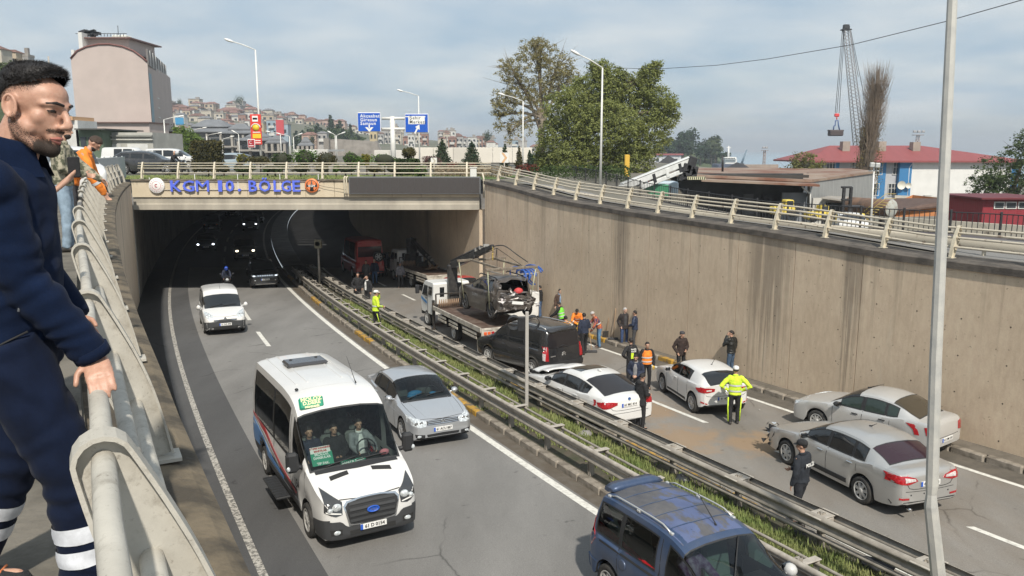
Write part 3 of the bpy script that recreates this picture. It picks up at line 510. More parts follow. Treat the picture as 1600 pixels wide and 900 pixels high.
def add_wheel(car,pos,side,rad,wid,style,m):
 key=(rad,wid,style,m.name)
 if key not in _wc:
  tb,rb=wheel_mesh(rad,wid,style);_wc[key]=(tb.mesh('tyre',TYRE),rb.mesh('rim',[m,UNDER]))
 w=bpy.data.objects.new('wheel',None);COL.objects.link(w);w.parent=car;w.location=pos;w.empty_display_size=.1;w.rotation_euler=(0,random.uniform(0,6),0 if side>0 else PI);link('tyre',_wc[key][0],w);link('rim',_wc[key][1],w)
class Car:
 """lofted car body. local axes: +x forward, +y to the car's left, z up, origin on the ground at mid length"""
 def __init__(s,name,label,loc,heading,spec,paintm,group=None,glass=GLASSD,cat='car',scale=1.0):
  s.sp=sp=spec;s.L,s.W=sp['L'],sp['W'];s.t=thing(name,label,cat,loc,0,group);s.t.rotation_euler=(0,-math.asin(max(-.05,min(.05,-.034*math.cos(heading-PI/2))))if loc[1]<62 else 0,heading);s.t.scale=(scale,)*3;hw=s.W/2;L=s.L;x0,x1=-L/2,L/2;top=sorted([(L/2-d,z)for d,z in sp['deck']]);roof=sorted([(L/2-d,z)for d,z in sp['roof']]);plan=sorted([(L/2-d,z)for d,z in sp['plan']]);wr=sorted([(L/2-d,z)for d,z in sp['wr']])
  sill=sorted([(L/2-d,z)for d,z in sp['sill']]);s.wx=[L/2-d for d in sp['wheels']];rw,ra=sp['wheel_r'],sp['arch_r'];s.D=lambda x:pc(top,x);s.Rf=lambda x:max(pc(roof,x),pc(top,x))if roof[0][0]-1e-6<=x<=roof[-1][0]+1e-6 else pc(top,x);wb=sp.get('wb',.93);crown=sp.get('crown',.045)
  def sect(x):
   h=hw*pc(plan,x);D=s.D(x);Rz=s.Rf(x);S=pc(sill,x);cab=Rz>D+.02;A=S
   for w in s.wx:
    if abs(x-w)<ra:A=max(A,rw+math.sqrt(max(ra*ra-(x-w)**2,0))*.98)
   A=min(A,D-.07);dz=D-A;r=pc(wr,x);rows=[(0,A),(h*.80,A),(h*.965,A+min(.03,dz*.1)),(h*.99,A+dz*.25),(h*1.0,A+dz*.5),(h*.995,A+dz*.76),(h*.975,A+dz*.93),(h*wb,D)]
   if cab:
    e=Rz-.055*min(1,(Rz-D)/.3);bulge=sp.get('bulge',.012)
    for t in(.06,.35,.63,.88,1.0):
     rows.append((h*lerp(wb,r,t)+bulge*math.sin(PI*t),lerp(D,e,t)))
    rows+=[(h*r*.86,Rz-.012*min(1,(Rz-D)/.3)),(h*r*.45,Rz+crown*.6),(0,Rz+crown*.8)]
   else:
    for t in(.06,.35,.63,.88,1.0):rows.append((h*lerp(wb,r,t),D+crown*.5*t))
    rows+=[(h*r*.8,D+crown*.7),(h*r*.45,D+crown*.92),(0,D+crown)]
   return rows
  xs=set([x0,x1])
  for d in(.015,.05,.10,.18):xs.add(x0+d);xs.add(x1-d)
  n=int(L/.11)
  for i in rg(n+1):xs.add(round(x0+L*i/n,4))
  for w in s.wx:
   for k in rg(-6,7):xs.add(w+ra*math.sin(PI/2*k/6)*.999)
  for d in list(sp['ws'])+list(sp.get('rw',())):xs.add(L/2-d)
  for a,b in sp['side']:xs.add(L/2-a);xs.add(L/2-b)
  for k in list(roof):xs.add(k[0])
  xs=sorted(xs);q=[xs[0]]
  for x in xs[1:]:
   if x-q[-1]>.012:q.append(x)
  keep=[L/2-d for d in list(sp['ws'])+list(sp.get('rw',()))+[v for ab in sp['side']for v in ab]];xs=q;snap=lambda d:min(rg(len(xs)),key=lambda i:abs(xs[i]-(L/2-d)));nr=16;rkf,rkr=sp.get('rake_f',0),sp.get('rake_r',0);fz=sp.get('rake_z',.55);V=[]
  for x in xs:
   row=sect(x);f=max(0,1-(x1-x)/.5);g=max(0,1-(x-x0)/.6);pts=[]
   for y,z in row:
    xx=x-rkf*f*f*max(0,z-fz)+rkr*g*g*max(0,z-fz);pts.append((xx,y,z))
   V.append(pts)
  s.xs=xs;iws=[snap(d)for d in sp['ws']];iws=(min(iws),max(iws));irw=[snap(d)for d in sp['rw']]if 'rw' in sp else None
  if irw:irw=(min(irw),max(irw))
  sides=[(min(snap(a),snap(b)),max(snap(a),snap(b)))for a,b in sp['side']];lo,hi=sp.get('win_rows',(8,11));n=len(xs);vid=lambda i,j,sg:(i*nr+j)if sg>0 or j in(0,nr-1)else n*nr+i*nr+j;allv=[Vc(p)for st in V for p in st]+[Vc((p[0],-p[1],p[2]))for st in V for p in st];body,bmi=[],[];win={};two=sp.get('two_tone')
  for i in rg(n-1):
   xm=(xs[i]+xs[i+1])/2
   for j in rg(nr-1):
    reg=None
    if iws[0]<=i<iws[1]and 11<=j:reg='windshield'
    elif irw and irw[0]<=i<irw[1]and 12<=j:reg='rear_window'
    elif lo<=j<hi:
     for k,(a,b)in enumerate(sides):
      if a<=i<b:reg=('window',k)
    mi=0
    if j<2:mi=1
    elif two and two(xm,j):mi=2
    if reg is None and lo<=j<hi and sp.get('black_pillars')and any(a<=i<b for a,b in[(min(snap(p),snap(q_)),max(snap(p),snap(q_)))for p,q_ in sp['black_pillars']]):mi=2
    for sg in(1,-1):
     a,b,c,d=vid(i,j,sg),vid(i+1,j,sg),vid(i+1,j+1,sg),vid(i,j+1,sg);f=(a,b,c,d)if sg<0 else(d,c,b,a);f=f[::-1]
     if len(set(f))<4:f=tuple(dict.fromkeys(f))
     if reg is None:body.append(f);bmi.append(mi)
     else:win.setdefault(reg if isinstance(reg,str)else(*reg,sg),[]).append(f)
  for i,flip in((0,False),(n-1,True)):
   cap=[vid(i,j,1)for j in rg(nr)]+[vid(i,j,-1)for j in rg(nr-2,0,-1)];body.append(cap if flip else cap[::-1]);bmi.append(2 if sp.get('cap_trim')and i else 0)
  s.V=allv;mats=[paintm,UNDER,sp.get('tone2',TRIM)];s.tree=BVHTree.FromPolygons(allv,body+[f for w in win.values()for f in w])
  def mk(nm,faces,mi,mlist,off=.0):
   used=sorted(set(k for f in faces for k in f));ix={k:a for a,k in enumerate(used)};me=bpy.data.meshes.new(nm);me.from_pydata([allv[k]for k in used],[],[[ix[k]for k in f]for f in faces])
   for m in mlist:me.materials.append(m)
   if mi:me.polygons.foreach_set('material_index',mi)
   me.update();me.validate();bm=bmesh.new();bm.from_mesh(me);bmesh.ops.recalc_face_normals(bm,faces=bm.faces);bm.to_mesh(me);bm.free();o=link(nm,me,s.t);harden(o,sp.get('crease',34));return o
  s.body=mk('body',body,bmi,mats);s.win={};gl=glass if isinstance(glass,dict)else{'windshield':glass,'rear_window':glass,'window':glass}
  for k,fs in win.items():
   nm=k if isinstance(k,str)else 'window';g=gl[nm]
   if isinstance(k,tuple)and isinstance(g,(list,tuple)):g=g[min(k[1],len(g)-1)]
   o=mk(nm,fs,None,[g]);s.win[k]=o;ed={}
   for f in fs:
    for a,b in zip(f,list(f[1:])+[f[0]]):
     e=(min(a,b),max(a,b));ed[e]=ed.get(e,0)+1
   mb=MB();rim=sp.get('seal',.022);cen=sum((allv[i]for f in fs for i in f),Vc())/sum(len(f)for f in fs);nrm=Vc((0,1 if isinstance(k,tuple)and k[2]>0 else-1,0))if isinstance(k,tuple)else Vc((1 if k=='windshield' else-1,0,.8)).normalized()
   for(a,b),c in ed.items():
    if c==1:
     p,q_=allv[a],allv[b]
     if(p-q_).length<1e-4:continue
     tp=(cen-p);tq=(cen-q_);dd=(q_-p).normalized();tp=(tp-dd*tp.dot(dd)).normalized()*rim;tq=(tq-dd*tq.dot(dd)).normalized()*rim;e_=nrm*.004;dd2=dd*.006;mb.add([p+e_-dd2-tp*.3,q_+e_+dd2-tq*.3,q_+tq+e_+dd2,p+tp+e_-dd2],[(0,1,2,3)])
   if mb.f:mb.bd('seal',TRIM,o)
  rr=sp['wheel_r'];ww=sp.get('wheel_w',.21)
  for x in s.wx:
   for sg in(1,-1):
    add_wheel(s.t,(x,sg*(hw*.985-ww/2),rr),sg,rr,ww,sp.get('rim',(5,.22,.25)),sp.get('rim_mat',RIM))
 def hit(s,u,v,ax):
  L,W_=s.L,s.W;o,d={'F':((L,u,v),(-1,0,0)),'B':((-L,u,v),(1,0,0)),'L':((u,W_,v),(0,-1,0)),'R':((u,-W_,v),(0,1,0)),'T':((u,v,5),(0,0,-1))}[ax];p,nrm,_,_=s.tree.ray_cast(Vc(o),Vc(d))
  if p is None:
   q=Vc(o)+Vc(d)*(L/2+.04 if ax in 'FB' else .1+W_/2);p,nrm,_,_=s.tree.find_nearest(q)
  d=-Vc(d)
  if nrm.dot(d)<0:nrm=-nrm
  return p,(nrm*.6+d*.4).normalized()
 def patch(s,name,A,B,ax,m,off=.008,nx=8,ny=3,parent=None,thick=.02):
  """panel laid on the body between the 2D curves A and B, seen along ax"""
  def samp(P,t):
   l=[0]
   for p,q in zip(P,P[1:]):l.append(l[-1]+math.hypot(q[0]-p[0],q[1]-p[1]))
   d=t*l[-1]
   for i in rg(len(P)-1):
    if d<=l[i+1]+1e-9:
     f=(d-l[i])/max(l[i+1]-l[i],1e-9);return(lerp(P[i][0],P[i+1][0],f),lerp(P[i][1],P[i+1][1],f))
   return P[-1]
  vs,bk=[],[]
  for j in rg(ny+1):
   for i in rg(nx+1):
    a,b=samp(A,i/nx),samp(B,i/nx);f=j/ny;p,n_=s.hit(lerp(a[0],b[0],f),lerp(a[1],b[1],f),ax);vs.append(p+n_*off);bk.append(p-n_*thick)
  w=nx+1;fs=[(j*w+i,j*w+i+1,(j+1)*w+i+1,(j+1)*w+i)for j in rg(ny)for i in rg(nx)];ring=[i for i in rg(w)]+[j*w+nx for j in rg(1,ny+1)]+[ny*w+i for i in rg(nx-1,-1,-1)]+[j*w for j in rg(ny-1,0,-1)];mb=MB();mb.add(vs,fs,0,True);K=len(ring);mb.add([vs[i]for i in ring]+[bk[i]for i in ring],[(i,(i+1)%K,(i+1)%K+K,i+K)for i in rg(K)]);return mb.bd(name,m,parent or s.t)
 def both(s,name,A,B,ax,m,**k):
  """mirrored pair; ax F/B: coordinates are (y, z) of the left one; ax 'S': coordinates are (x, z) on both flanks"""
  if ax=='S':return[s.patch(name,A,B,'L',m,**k),s.patch(name,A,B,'R',m,**k)]
  return[s.patch(name,A,B,ax,m,**k),s.patch(name,[(-y,z)for y,z in A],[(-y,z)for y,z in B],ax,m,**k)]
 def line(s,P,ax,w=.010,m=None,name='panel_gap',off=.003,parent=None):
  """a narrow strip along the 2D line P""";A=[];B=[];P=crom(P,4)if len(P)>2 else[(lerp(P[0][0],P[1][0],t/6),lerp(P[0][1],P[1][1],t/6))for t in rg(7)]
  for i,p in enumerate(P):
   a=P[max(i-1,0)];c=P[min(i+1,len(P)-1)];tx,ty=c[0]-a[0],c[1]-a[1];l=math.hypot(tx,ty)or 1;n_=(-ty/l*w/2,tx/l*w/2);A.append((p[0]+n_[0],p[1]+n_[1]));B.append((p[0]-n_[0],p[1]-n_[1]))
  return s.patch(name,A,B,ax,m or SEAM,off=off,nx=len(P)-1,ny=1,thick=.002,parent=parent)
 def door(s,xa,xb,lean=.0,handle=True,hm=None,z=None,top=None):
  """shut lines of a door between two x positions, and its handle"""
  for ax in 'LR':
   for x in(xa,xb):
    D=s.D(x);s.line([(x,.30),(x,D*.8),(x+lean*.2,D)],ax)
  if handle:
   for sg in(1,-1):
    xh=min(xa,xb)+.20;p,n_=s.hit(xh,z or s.D(xh)-.10,'L' if sg>0 else 'R');mb=MB();mb.bb(p+n_*.018,(.19,.03,.03),.01);mb.bd('door_handle',hm or s.body.data.materials[0],s.t)
 def mirrors(s,x,z,m,size=(.10,.20,.14),out=.0):
  for sg in(1,-1):
   p,n_=s.hit(x,z,'L' if sg>0 else 'R');y=p.y+sg*(.05+size[1]/2+out);mb=MB();mb.ell((x,y,z+.05),(size[0],size[1]/2,size[2]/2),10,8);mb.tu([(x,p.y-sg*.02,z),(x,y,z+.02)],.022,6);o=mb.bd('wing_mirror',m,s.t);mb=MB();mb.bb((x-size[0]*.62,y,z+.05),(.08,size[1]*.86,size[2]*.8),.015);mb.bd('mirror_glass',GLASSD,o)
 def plate(s,z,front,txt,w=.52,h=.112,y=.0,out=.0):
  p,_=s.hit(y,z,'F' if front else 'B');q1,_=s.hit(y,z-h/2,'F' if front else 'B');q2,_=s.hit(y,z+h/2,'F' if front else 'B');f=1 if front else-1;xm=max(f*p.x,f*q1.x,f*q2.x)+.012+out;o=Vc((f*xm,y,z));mb=MB();mb.bb(o,(.014,w,h),.004);pl=mb.bd('number_plate',PLATEW,s.t);r=Vc((0,f,0));mb=MB();mb.box(o+Vc((f*.006,0,0))-r*(w/2-.024),(.008,.048,h*.96));mb.bd('plate_band',PLATEB,pl);mt=fM(o+Vc((f*.0095,0,0))+r*.022,r,(0,0,1))
  tP('plate_lettering',txt,h*.86,INK,pl,mt,.0,.003,sx=min(1.0,(w-.08)/(len(txt)*h*.46)))
 def seats(s,rows,z=.62,m=None,wid=.50,ys=(-.36,.36)):
  for x in rows:
   for y in ys:
    mb=MB();mb.bb((x,y,z),(.48,wid,.16),.05);mb.bb((x-.26,y,z+.33),(.14,wid,.62),.05,M=Matrix.Rotation(R(-12),3,'Y'));mb.bb((x-.33,y,z+.72),(.09,.25,.19),.04);mb.bd('seat',m or SEATM,s.t)
 def cabin_floor(s,x0,x1,z):
  mb=MB();mb.box(((x0+x1)/2,0,z),(x1-x0,s.W*.86,.02));mb.bd('cabin_floor',UNDER,s.t)
 def emblem(s,y,z,front,r,m=CHROME,rz=1.0,out=.012):
  p,n_=s.hit(y,z,'F' if front else 'B');f=1 if front else-1;mb=MB();mb.la([(r,-.01),(r,.012),(r*.82,.018),(r*.8,.008),(.002,.008)],(0,0,0),'X',18)
  for i,v in enumerate(mb.v):mb.v[i]=(p.x+f*(v[0]+out),p.y+v[1]*rz,p.z+v[2])
  return mb.bd('badge',m,s.t)
def hd(dx,dy):return math.atan2(dy,dx)
# body shapes: distances are measured back from the nose
def spec_sedan(L=4.64,W_=1.78,H=1.46,trunk=1.02,hood=.98,**k):
 d=dict(L=L,W=W_,deck=[(0,.60),(.05,.70),(.14,.755),(.5,.84),(1.05,.92),(1.35,.955),(2.2,.94),(L-1.15,.97),(L-.75,trunk),(L-.18,trunk-.01),(L-.06,trunk-.05),(L,trunk-.14)],roof=[(1.22,.95),(1.55,1.14),(2.0,1.36),(2.3,1.43),(2.75,H-.02),(3.2,H-.03),(3.55,H-.10),(3.95,H-.27),(L-.42,trunk+.01)],plan=[(0,.78),(.04,.85),(.12,.92),(.35,.965),(.9,.99),(2.0,1.0),(L-1.2,.99),(L-.4,.955),(L-.12,.91),(L-.04,.87),(L,.82)],wr=[(0,.62),(.6,.66),(1.22,.80),(1.6,.79),(2.2,.745),(3.2,.74),(3.9,.74),(L-.42,.76),(L,.72)],sill=[(0,.30),(.1,.22),(.5,.20),(L-.6,.22),(L-.1,.30),(L,.36)],wheels=(.90,L-1.06),wheel_r=.315,arch_r=.365,ws=(1.25,2.12),rw=(3.62,L-.48),side=[(1.62,2.36),(2.42,3.18),(3.22,3.58)],black_pillars=[(2.36,2.42),(3.18,3.22)],rake_f=.0,rake_r=.0,rim=(10,.12,.28))
 d.update(k);return d
def spec_hatch(L=4.05,W_=1.80,H=1.44,**k):
 d=dict(L=L,W=W_,deck=[(0,.62),(.05,.72),(.15,.78),(.5,.88),(.95,.96),(1.2,1.0),(2.0,.97),(3.0,1.0),(L-.3,1.03),(L,1.0)],roof=[(1.05,.98),(1.4,1.17),(1.85,1.36),(2.2,1.42),(2.6,H),(3.2,H-.03),(L-.35,H-.12),(L-.06,H-.36),(L,H-.42)],plan=[(0,.76),(.04,.84),(.13,.92),(.4,.97),(1.0,1.0),(2.0,.985),(L-1.0,1.0),(L-.4,.97),(L-.12,.90),(L,.80)],wr=[(0,.62),(.6,.68),(1.05,.80),(1.6,.77),(2.2,.73),(3.2,.70),(L-.3,.68),(L,.70)],sill=[(0,.30),(.1,.22),(.5,.20),(L-.6,.22),(L-.1,.30),(L,.38)],wheels=(.83,L-.66),wheel_r=.325,arch_r=.375,ws=(1.10,1.98),rw=(L-.50,L-.02),side=[(1.52,2.22),(2.28,2.95)],black_pillars=[(2.22,2.28),(2.95,3.1)],rim=(10,.10,.25))
 d.update(k);return d
def spec_mpv(L=4.38,W_=1.81,H=1.80,**k):
 """small high roofed van: short hood, upright tail""";d=dict(L=L,W=W_,deck=[(0,.66),(.05,.78),(.15,.86),(.45,.96),(.85,1.06),(1.1,1.10),(2.0,1.05),(L,1.05)],roof=[(.95,1.07),(1.25,1.27),(1.6,1.53),(1.85,1.66),(2.2,H-.04),(2.8,H),(L-.3,H-.02),(L-.1,H-.05),(L,H-.12)],plan=[(0,.74),(.04,.83),(.12,.91),(.4,.97),(1.0,1.0),(L-.3,1.0),(L-.08,.975),(L,.93)],wr=[(0,.62),(.6,.70),(.95,.84),(1.6,.83),(2.4,.82),(L-.1,.80),(L,.78)],sill=[(0,.32),(.1,.24),(.5,.22),(L-.6,.24),(L-.1,.30),(L,.36)],bulge=.02,wheels=(.90,L-.78),wheel_r=.32,arch_r=.37,ws=(1.0,1.74),side=[(1.34,2.12),(2.22,3.12),(3.24,4.04)],win_rows=(8,11),rim=(7,.16,.3),rim_mat=HUBCAP,rake_r=.12,rake_z=.8)
 d.update(k);return d
 # the fleet
def rdh(Y,away=False,turn=.0):
 d=road_dir(Y);a=math.atan2(d.y,d.x);return(a if away else a+PI)+R(turn)
def ground_at(x,y):return Vc((x,y,rZ(y)+.004))
def minibus():
 L_=6.15;sp=dict(L=L_,W=2.06,H=2.62,deck=[(0,.74),(.05,.92),(.14,1.02),(.4,1.13),(.8,1.28),(1.05,1.33),(1.7,1.25),(L_,1.25)],roof=[(.86,1.28),(1.2,1.66),(1.55,2.06),(1.80,2.30),(2.1,2.46),(2.5,2.56),(3.2,2.60),(L_-.4,2.58),(L_-.1,2.54),(L_,2.46)],plan=[(0,.76),(.05,.84),(.13,.90),(.4,.955),(.9,.985),(1.6,1.0),(L_-.3,1.0),(L_-.08,.985),(L_,.95)],wr=[(0,.60),(.6,.70),(.86,.88),(1.4,.885),(2.2,.86),(L_-.1,.84),(L_,.82)],sill=[(0,.30),(.1,.24),(.6,.24),(1.5,.34),(L_-.6,.36),(L_,.42)],wheels=(1.02,L_-1.28),wheel_r=.345,arch_r=.41,ws=(.90,1.76),side=[(1.20,1.92),(2.22,3.62),(3.70,5.75)],black_pillars=[(3.62,3.70)],win_rows=(7,11),bulge=.035,wb=.975,crown=.06,rim=(10,.12,.36),rim_mat=HUBCAP,wheel_w=.22,seal=.03,rake_r=.05,two_tone=lambda x,j:(2<=j<=3 and x<1.55),tone2=TRIM2)
 loc=ground_at(-4.14,17.0);gl={'windshield':clear_glass('bus_windscreen',(.60,.68,.66),1.0),'rear_window':GLASSD,'window':clear_glass('bus_side_glass',(.16,.19,.18),1.2)};c=Car('minibus','white passenger minibus with blue and red side stripes and green route boards',loc,rdh(16.5,False,1.5),sp,P_WHITE,glass=gl,cat='minibus');bump=c.patch('bumper',[(-.88,.30),(-.5,.27),(0,.26),(.5,.27),(.88,.30)],[(-.90,.66),(-.60,.62),(-.5,.50),(0,.50),(.5,.50),(.60,.62),(.90,.66)],'F',TRIM2,off=.025,nx=28,ny=5)
 for sg in(1,-1):
  c.patch('bumper_side',[(L_/2-.02,.30),(L_/2-.60,.26)],[(L_/2-.02,.68),(L_/2-.52,.60)],'L' if sg>0 else 'R',TRIM2,off=.012,nx=8,ny=4)
 gp=[(-.52,.88),(-.46,.95),(-.2,.985),(0,.99),(.2,.985),(.46,.95),(.52,.88)];gq=[(-.44,.56),(-.38,.54),(-.2,.525),(0,.52),(.2,.525),(.38,.54),(.44,.56)];c.patch('grille_surround',[(y*1.07,z+.025)for y,z in gp],[(y*1.07,z-.025)for y,z in gq],'F',CHROME,off=.026,nx=24,ny=6);g=c.patch('grille',gp,gq,'F',TRIM,off=.034,nx=24,ny=6)
 for k in rg(4):
  z=.60+.105*k;c.patch('grille_bar',[(-.45,z+.035),(0,z+.045),(.45,z+.035)],[(-.45,z-.015),(0,z-.005),(.45,z-.015)],'F',TRIM2,off=.055,nx=12,ny=2,parent=g)
 c.emblem(0,.78,True,.062,PLATEB,2.0,.075);mb=MB();p_,_n=c.hit(0,.80,'F');tP('badge_lettering','Ford',.06,CHROME,c.t,fM((p_.x+.10,0,.782),(0,1,0),(0,0,1)),.002);hl=c.both('headlight',[(.56,.98),(.70,1.07),(.88,1.18)],[(.58,.76),(.72,.74),(.90,.83)],'F',LAMPD,off=.014,nx=8,ny=4)
 for o,sg in zip(hl,(1,-1)):
  p,n_=c.hit(sg*.67,.90,'F');mb=MB();mb.ell(p+n_*.008,(.05,.095,.075),12,8);mb.bd('lamp_lens',LAMPC,o);p,n_=c.hit(sg*.80,.86,'F');mb=MB();mb.ell(p+n_*.004,(.04,.055,.05),10,8);mb.bd('indicator_lens',LAMPC,o);c.patch('light_strip',[(sg*.60,.785),(sg*.87,.845)],[(sg*.60,.765),(sg*.87,.82)],'F',PLATEW,off=.02,nx=5,ny=1,parent=o)
 c.patch('lower_grille',[(-.45,.42),(.45,.42)],[(-.45,.33),(.45,.33)],'F',SEAM,off=.032,nx=10,ny=2);c.both('fog_lamp',[(.60,.48),(.82,.50)],[(.60,.37),(.80,.39)],'F',SEAM,off=.032,nx=4,ny=2)
 for sg in(1,-1):
  p,n_=c.hit(sg*.70,.43,'F');mb=MB();mb.ell(p+n_*.03,(.03,.07,.045),10,8);mb.bd('fog_lens',LAMPC,c.t)
 c.plate(.455,True,'61 D 0154',out=.045)
 for sg in(1,-1):
  c.patch('hood_vent',[(L_/2-.62,sg*.24),(L_/2-.56,sg*.62)],[(L_/2-.73,sg*.24),(L_/2-.67,sg*.62)],'T',SEAM,off=.006,nx=6,ny=2)
 c.line([(L_/2-.10,-.60),(L_/2-.05,0),(L_/2-.10,.60)],'T',.012)
 for y0,y1 in((-.62,.02),(.02,.66)):
  mb=MB();pts=[]
  for t in rg(7):
   y=lerp(y0,y1,t/6);p,n_=c.hit(L_/2-.93-.05*t/6,y,'T');pts.append(p+n_*.025)
  mb.tu(pts,.012,5);mb.bd('wiper',TRIM,c.t)
 c.patch('cowl',[(L_/2-.80,-.84),(L_/2-.74,0),(L_/2-.80,.84)],[(L_/2-.92,-.84),(L_/2-.90,0),(L_/2-.92,.84)],'T',TRIM,off=.010,nx=14,ny=2)
 for sg in(1,-1):
  y=sg*1.20;x=L_/2-1.15;mb=MB();mb.bb((x,y,1.52),(.16,.24,.40),.05);mb.tu([(x-.05,sg*.98,1.38),(x,y-sg*.05,1.42)],.05,8);o=mb.bd('wing_mirror',TRIM,c.t);mb=MB();mb.bb((x-.085,y,1.54),(.02,.19,.32),.008);mb.bd('mirror_glass',GLASSD,o);mb=MB();mb.ell((x+.07,y+sg*.09,1.42),(.03,.04,.05));mb.bd('mirror_indicator',LAMPC,o)
 for y in(-.62,-.38,.38,.62):
  c.patch('roof_rib',[(L_/2-2.9,y-.02),(-L_/2+.25,y-.02)],[(L_/2-2.9,y+.02),(-L_/2+.25,y+.02)],'T',P_WHITE,off=.010,nx=14,ny=1)
 c.line([(L_/2-2.55,-.86),(L_/2-2.50,0),(L_/2-2.55,.86)],'T',.014,mat('roof_sealant',(.5,.5,.49),.7));mb=MB();mb.bb((-L_/2+1.55,0,2.68),(.62,.95,.10),.04);h=mb.bd('roof_hatch',mat('smoked_hatch',(.05,.05,.055),.25,coat=.4),c.t)
 for y in(-.3,.3):
  mb=MB();mb.la([(.035,0),(.035,.015),(.005,.016)],(-L_/2+1.42,y,2.73),n=8);mb.bd('hatch_screw',SEAM,h)
 mb=MB();mb.tu([(L_/2-2.35,.52,2.60),(L_/2-2.38,.50,2.68),(L_/2-2.75,.46,3.12)],[.02,.008,.004],5);mb.bd('aerial',TRIM,c.t);mb=MB();mb.ell((L_/2-2.5,-.72,2.60),(.04,.04,.03));mb.bd('roof_knob',TRIM,c.t);p,n_=c.hit(L_/2-1.93,-.60,'T');GREEN=mat('board_green',(.01,.27,.16),.5);r=Vc((0,1,0));up=Vc((-.42,0,.9)).normalized();nn=r.cross(up);Mx=fM(p+Vc((.06,.02,.07)),r,up);mb=MB();mb.bb((0,0,-.03),(.50,.24,.07),.03)
 for i,v in enumerate(mb.v):mb.v[i]=Mx@Vc(v)
 bx_=mb.bd('route_board',GREEN,c.t);bx_['label']='green board above the windscreen';PALE=mat('board_yellow',(.75,.78,.45),.5)
 for i,(tx,sz)in enumerate((('MOLOZ',.105),('D.DERE',.095),('MÜHENDİS',.05))):
  tP('lettering',tx,sz,PALE,bx_,Mx@Matrix.Translation((0,.068-.078*i,.008)),.001,.004,sx=1.15)
 def wboard(x,y,z,w,h,m,lines,nm='route_board'):
  r=Vc((0,1,0));up=Vc((-.62,0,.8)).normalized();Mx=fM(Vc((x,y,z)),r,up);mb=MB();mb.box((0,0,-.006),(w,h,.01))
  for i,v in enumerate(mb.v):mb.v[i]=Mx@Vc(v)
  o=mb.bd(nm,m,c.t)
  for tx,sz,dy,tm in lines:tP('lettering',tx,sz,tm,o,Mx@Matrix.Translation((0,dy,.004)),.0,.003,sx=1.0)
 REDI=mat('board_red_ink',(.45,.03,.03),.5);xo=L_/2;wboard(xo-1.235,-.62,1.655,.40,.13,PLATEW,(('KÖRFEZ KARADENİZ',.042,.032,REDI),('MARTILAR',.055,-.03,REDI)));wboard(xo-1.125,-.61,1.505,.43,.27,GREEN,(('MOLOZ',.078,.09,PLATEW),('DARBULAR',.068,.02,PLATEW),('TIP FAK.',.068,-.10,PLATEW)));wboard(xo-1.00,-.02,1.375,.52,.10,GREEN,(('SANITA SAHİL',.075,0,PLATEW),));mb=MB();mb.ell((xo-1.08,.66,1.42),(.06,.11,.07),8,6);mb.bd('pink_cloth',mat('pink_cloth',(.65,.22,.26),.9),c.t)
 mb=MB();mb.bb((xo-1.26,0,1.20),(.55,1.72,.26),.07);mb.bd('dashboard',TRIM,c.t);mb=MB();ring=[Vc((xo-1.50-.10*math.sin(q),.42+.2*math.cos(q),1.42+.17*math.sin(q)))for q in[2*PI*k/16 for k in rg(17)]];mb.tu(ring,.016,6);mb.tu([(xo-1.50,.42,1.42),(xo-1.30,.42,1.30)],.03,6);mb.bd('steering_wheel',TRIM,c.t);c.cabin_floor(-L_/2+.1,xo-1.0,.62);c.seats([xo-2.0],.95,ys=(-.62,-.10,.44),wid=.46);c.seats([xo-3.1,xo-4.0,xo-4.9,xo-5.7],.95,ys=(-.68,-.24,.5),wid=.44)
 mb=MB();mb.box((-.95,0,2.40),(3.7,1.5,.02));mb.bd('ceiling_lining',mat('lining',(.35,.35,.33),.9),c.t);c.door(xo-1.98,xo-1.02,handle=False)
 for x in(xo-2.12,xo-3.66):c.line([(x,.42),(x,1.3),(x,2.2)],'R',.014)
 BLUE=mat('stripe_blue',(.03,.20,.52),.35,coat=.5);RED=mat('stripe_red',(.42,.03,.035),.35,coat=.5);GREYS=mat('stripe_grey',(.20,.21,.22),.4)
 for ax in 'LR':
  c.patch('blue_stripe',[(-xo+.06,1.18),(-xo+1.2,1.02),(-xo+2.3,.74),(-xo+3.35,.66)],[(-xo+.06,.58),(-xo+.70,.62),(-xo+2.2,.62),(-xo+3.35,.60)],ax,BLUE,off=.005,nx=20,ny=3);c.patch('red_stripe',[(-xo+.10,1.30),(-xo+1.5,1.24),(-xo+3.0,.90),(xo-1.7,.72)],[(-xo+.10,1.23),(-xo+1.5,1.13),(-xo+3.0,.80),(xo-1.7,.67)],ax,RED,off=.006,nx=22,ny=1);c.patch('grey_stripe',[(-xo+.10,1.21),(-xo+1.4,1.10),(-xo+3.0,.77)],[(-xo+.10,1.19),(-xo+1.4,1.06),(-xo+3.0,.72)],ax,GREYS,off=.006,nx=16,ny=1)
  c.patch('rub_strip',[(-xo+1.9,.60),(xo-1.5,.58)],[(-xo+1.9,.46),(xo-1.5,.44)],ax,TRIM2,off=.02,nx=14,ny=2);p,n_=c.hit(xo-2.28,1.08,ax);mb=MB();mb.bb(p+n_*.02,(.20,.05,.06),.015);mb.bd('door_handle',TRIM,c.t);p,n_=c.hit(xo-1.55,.92,ax);f=-1 if ax=='R' else 1;tP('side_lettering','154',.26,INK,c.t,fM(p+Vc((0,f*.014,0)),(f*-1,0,0),(0,0,1)),.0,.006)
 mb=MB();mb.bb((xo-2.9,-1.17,.40),(1.35,.30,.045),.012)
 for k in rg(9):mb.box((xo-3.5+.15*k,-1.17,.428),(.03,.27,.012))
 mb.bd('side_step',TRIM,c.t);c.both('tail_light',[(.80,1.5),(.95,1.5)],[(.80,.9),(.95,.9)],'B',TAILR,nx=2,ny=3);return c
BUS=minibus()
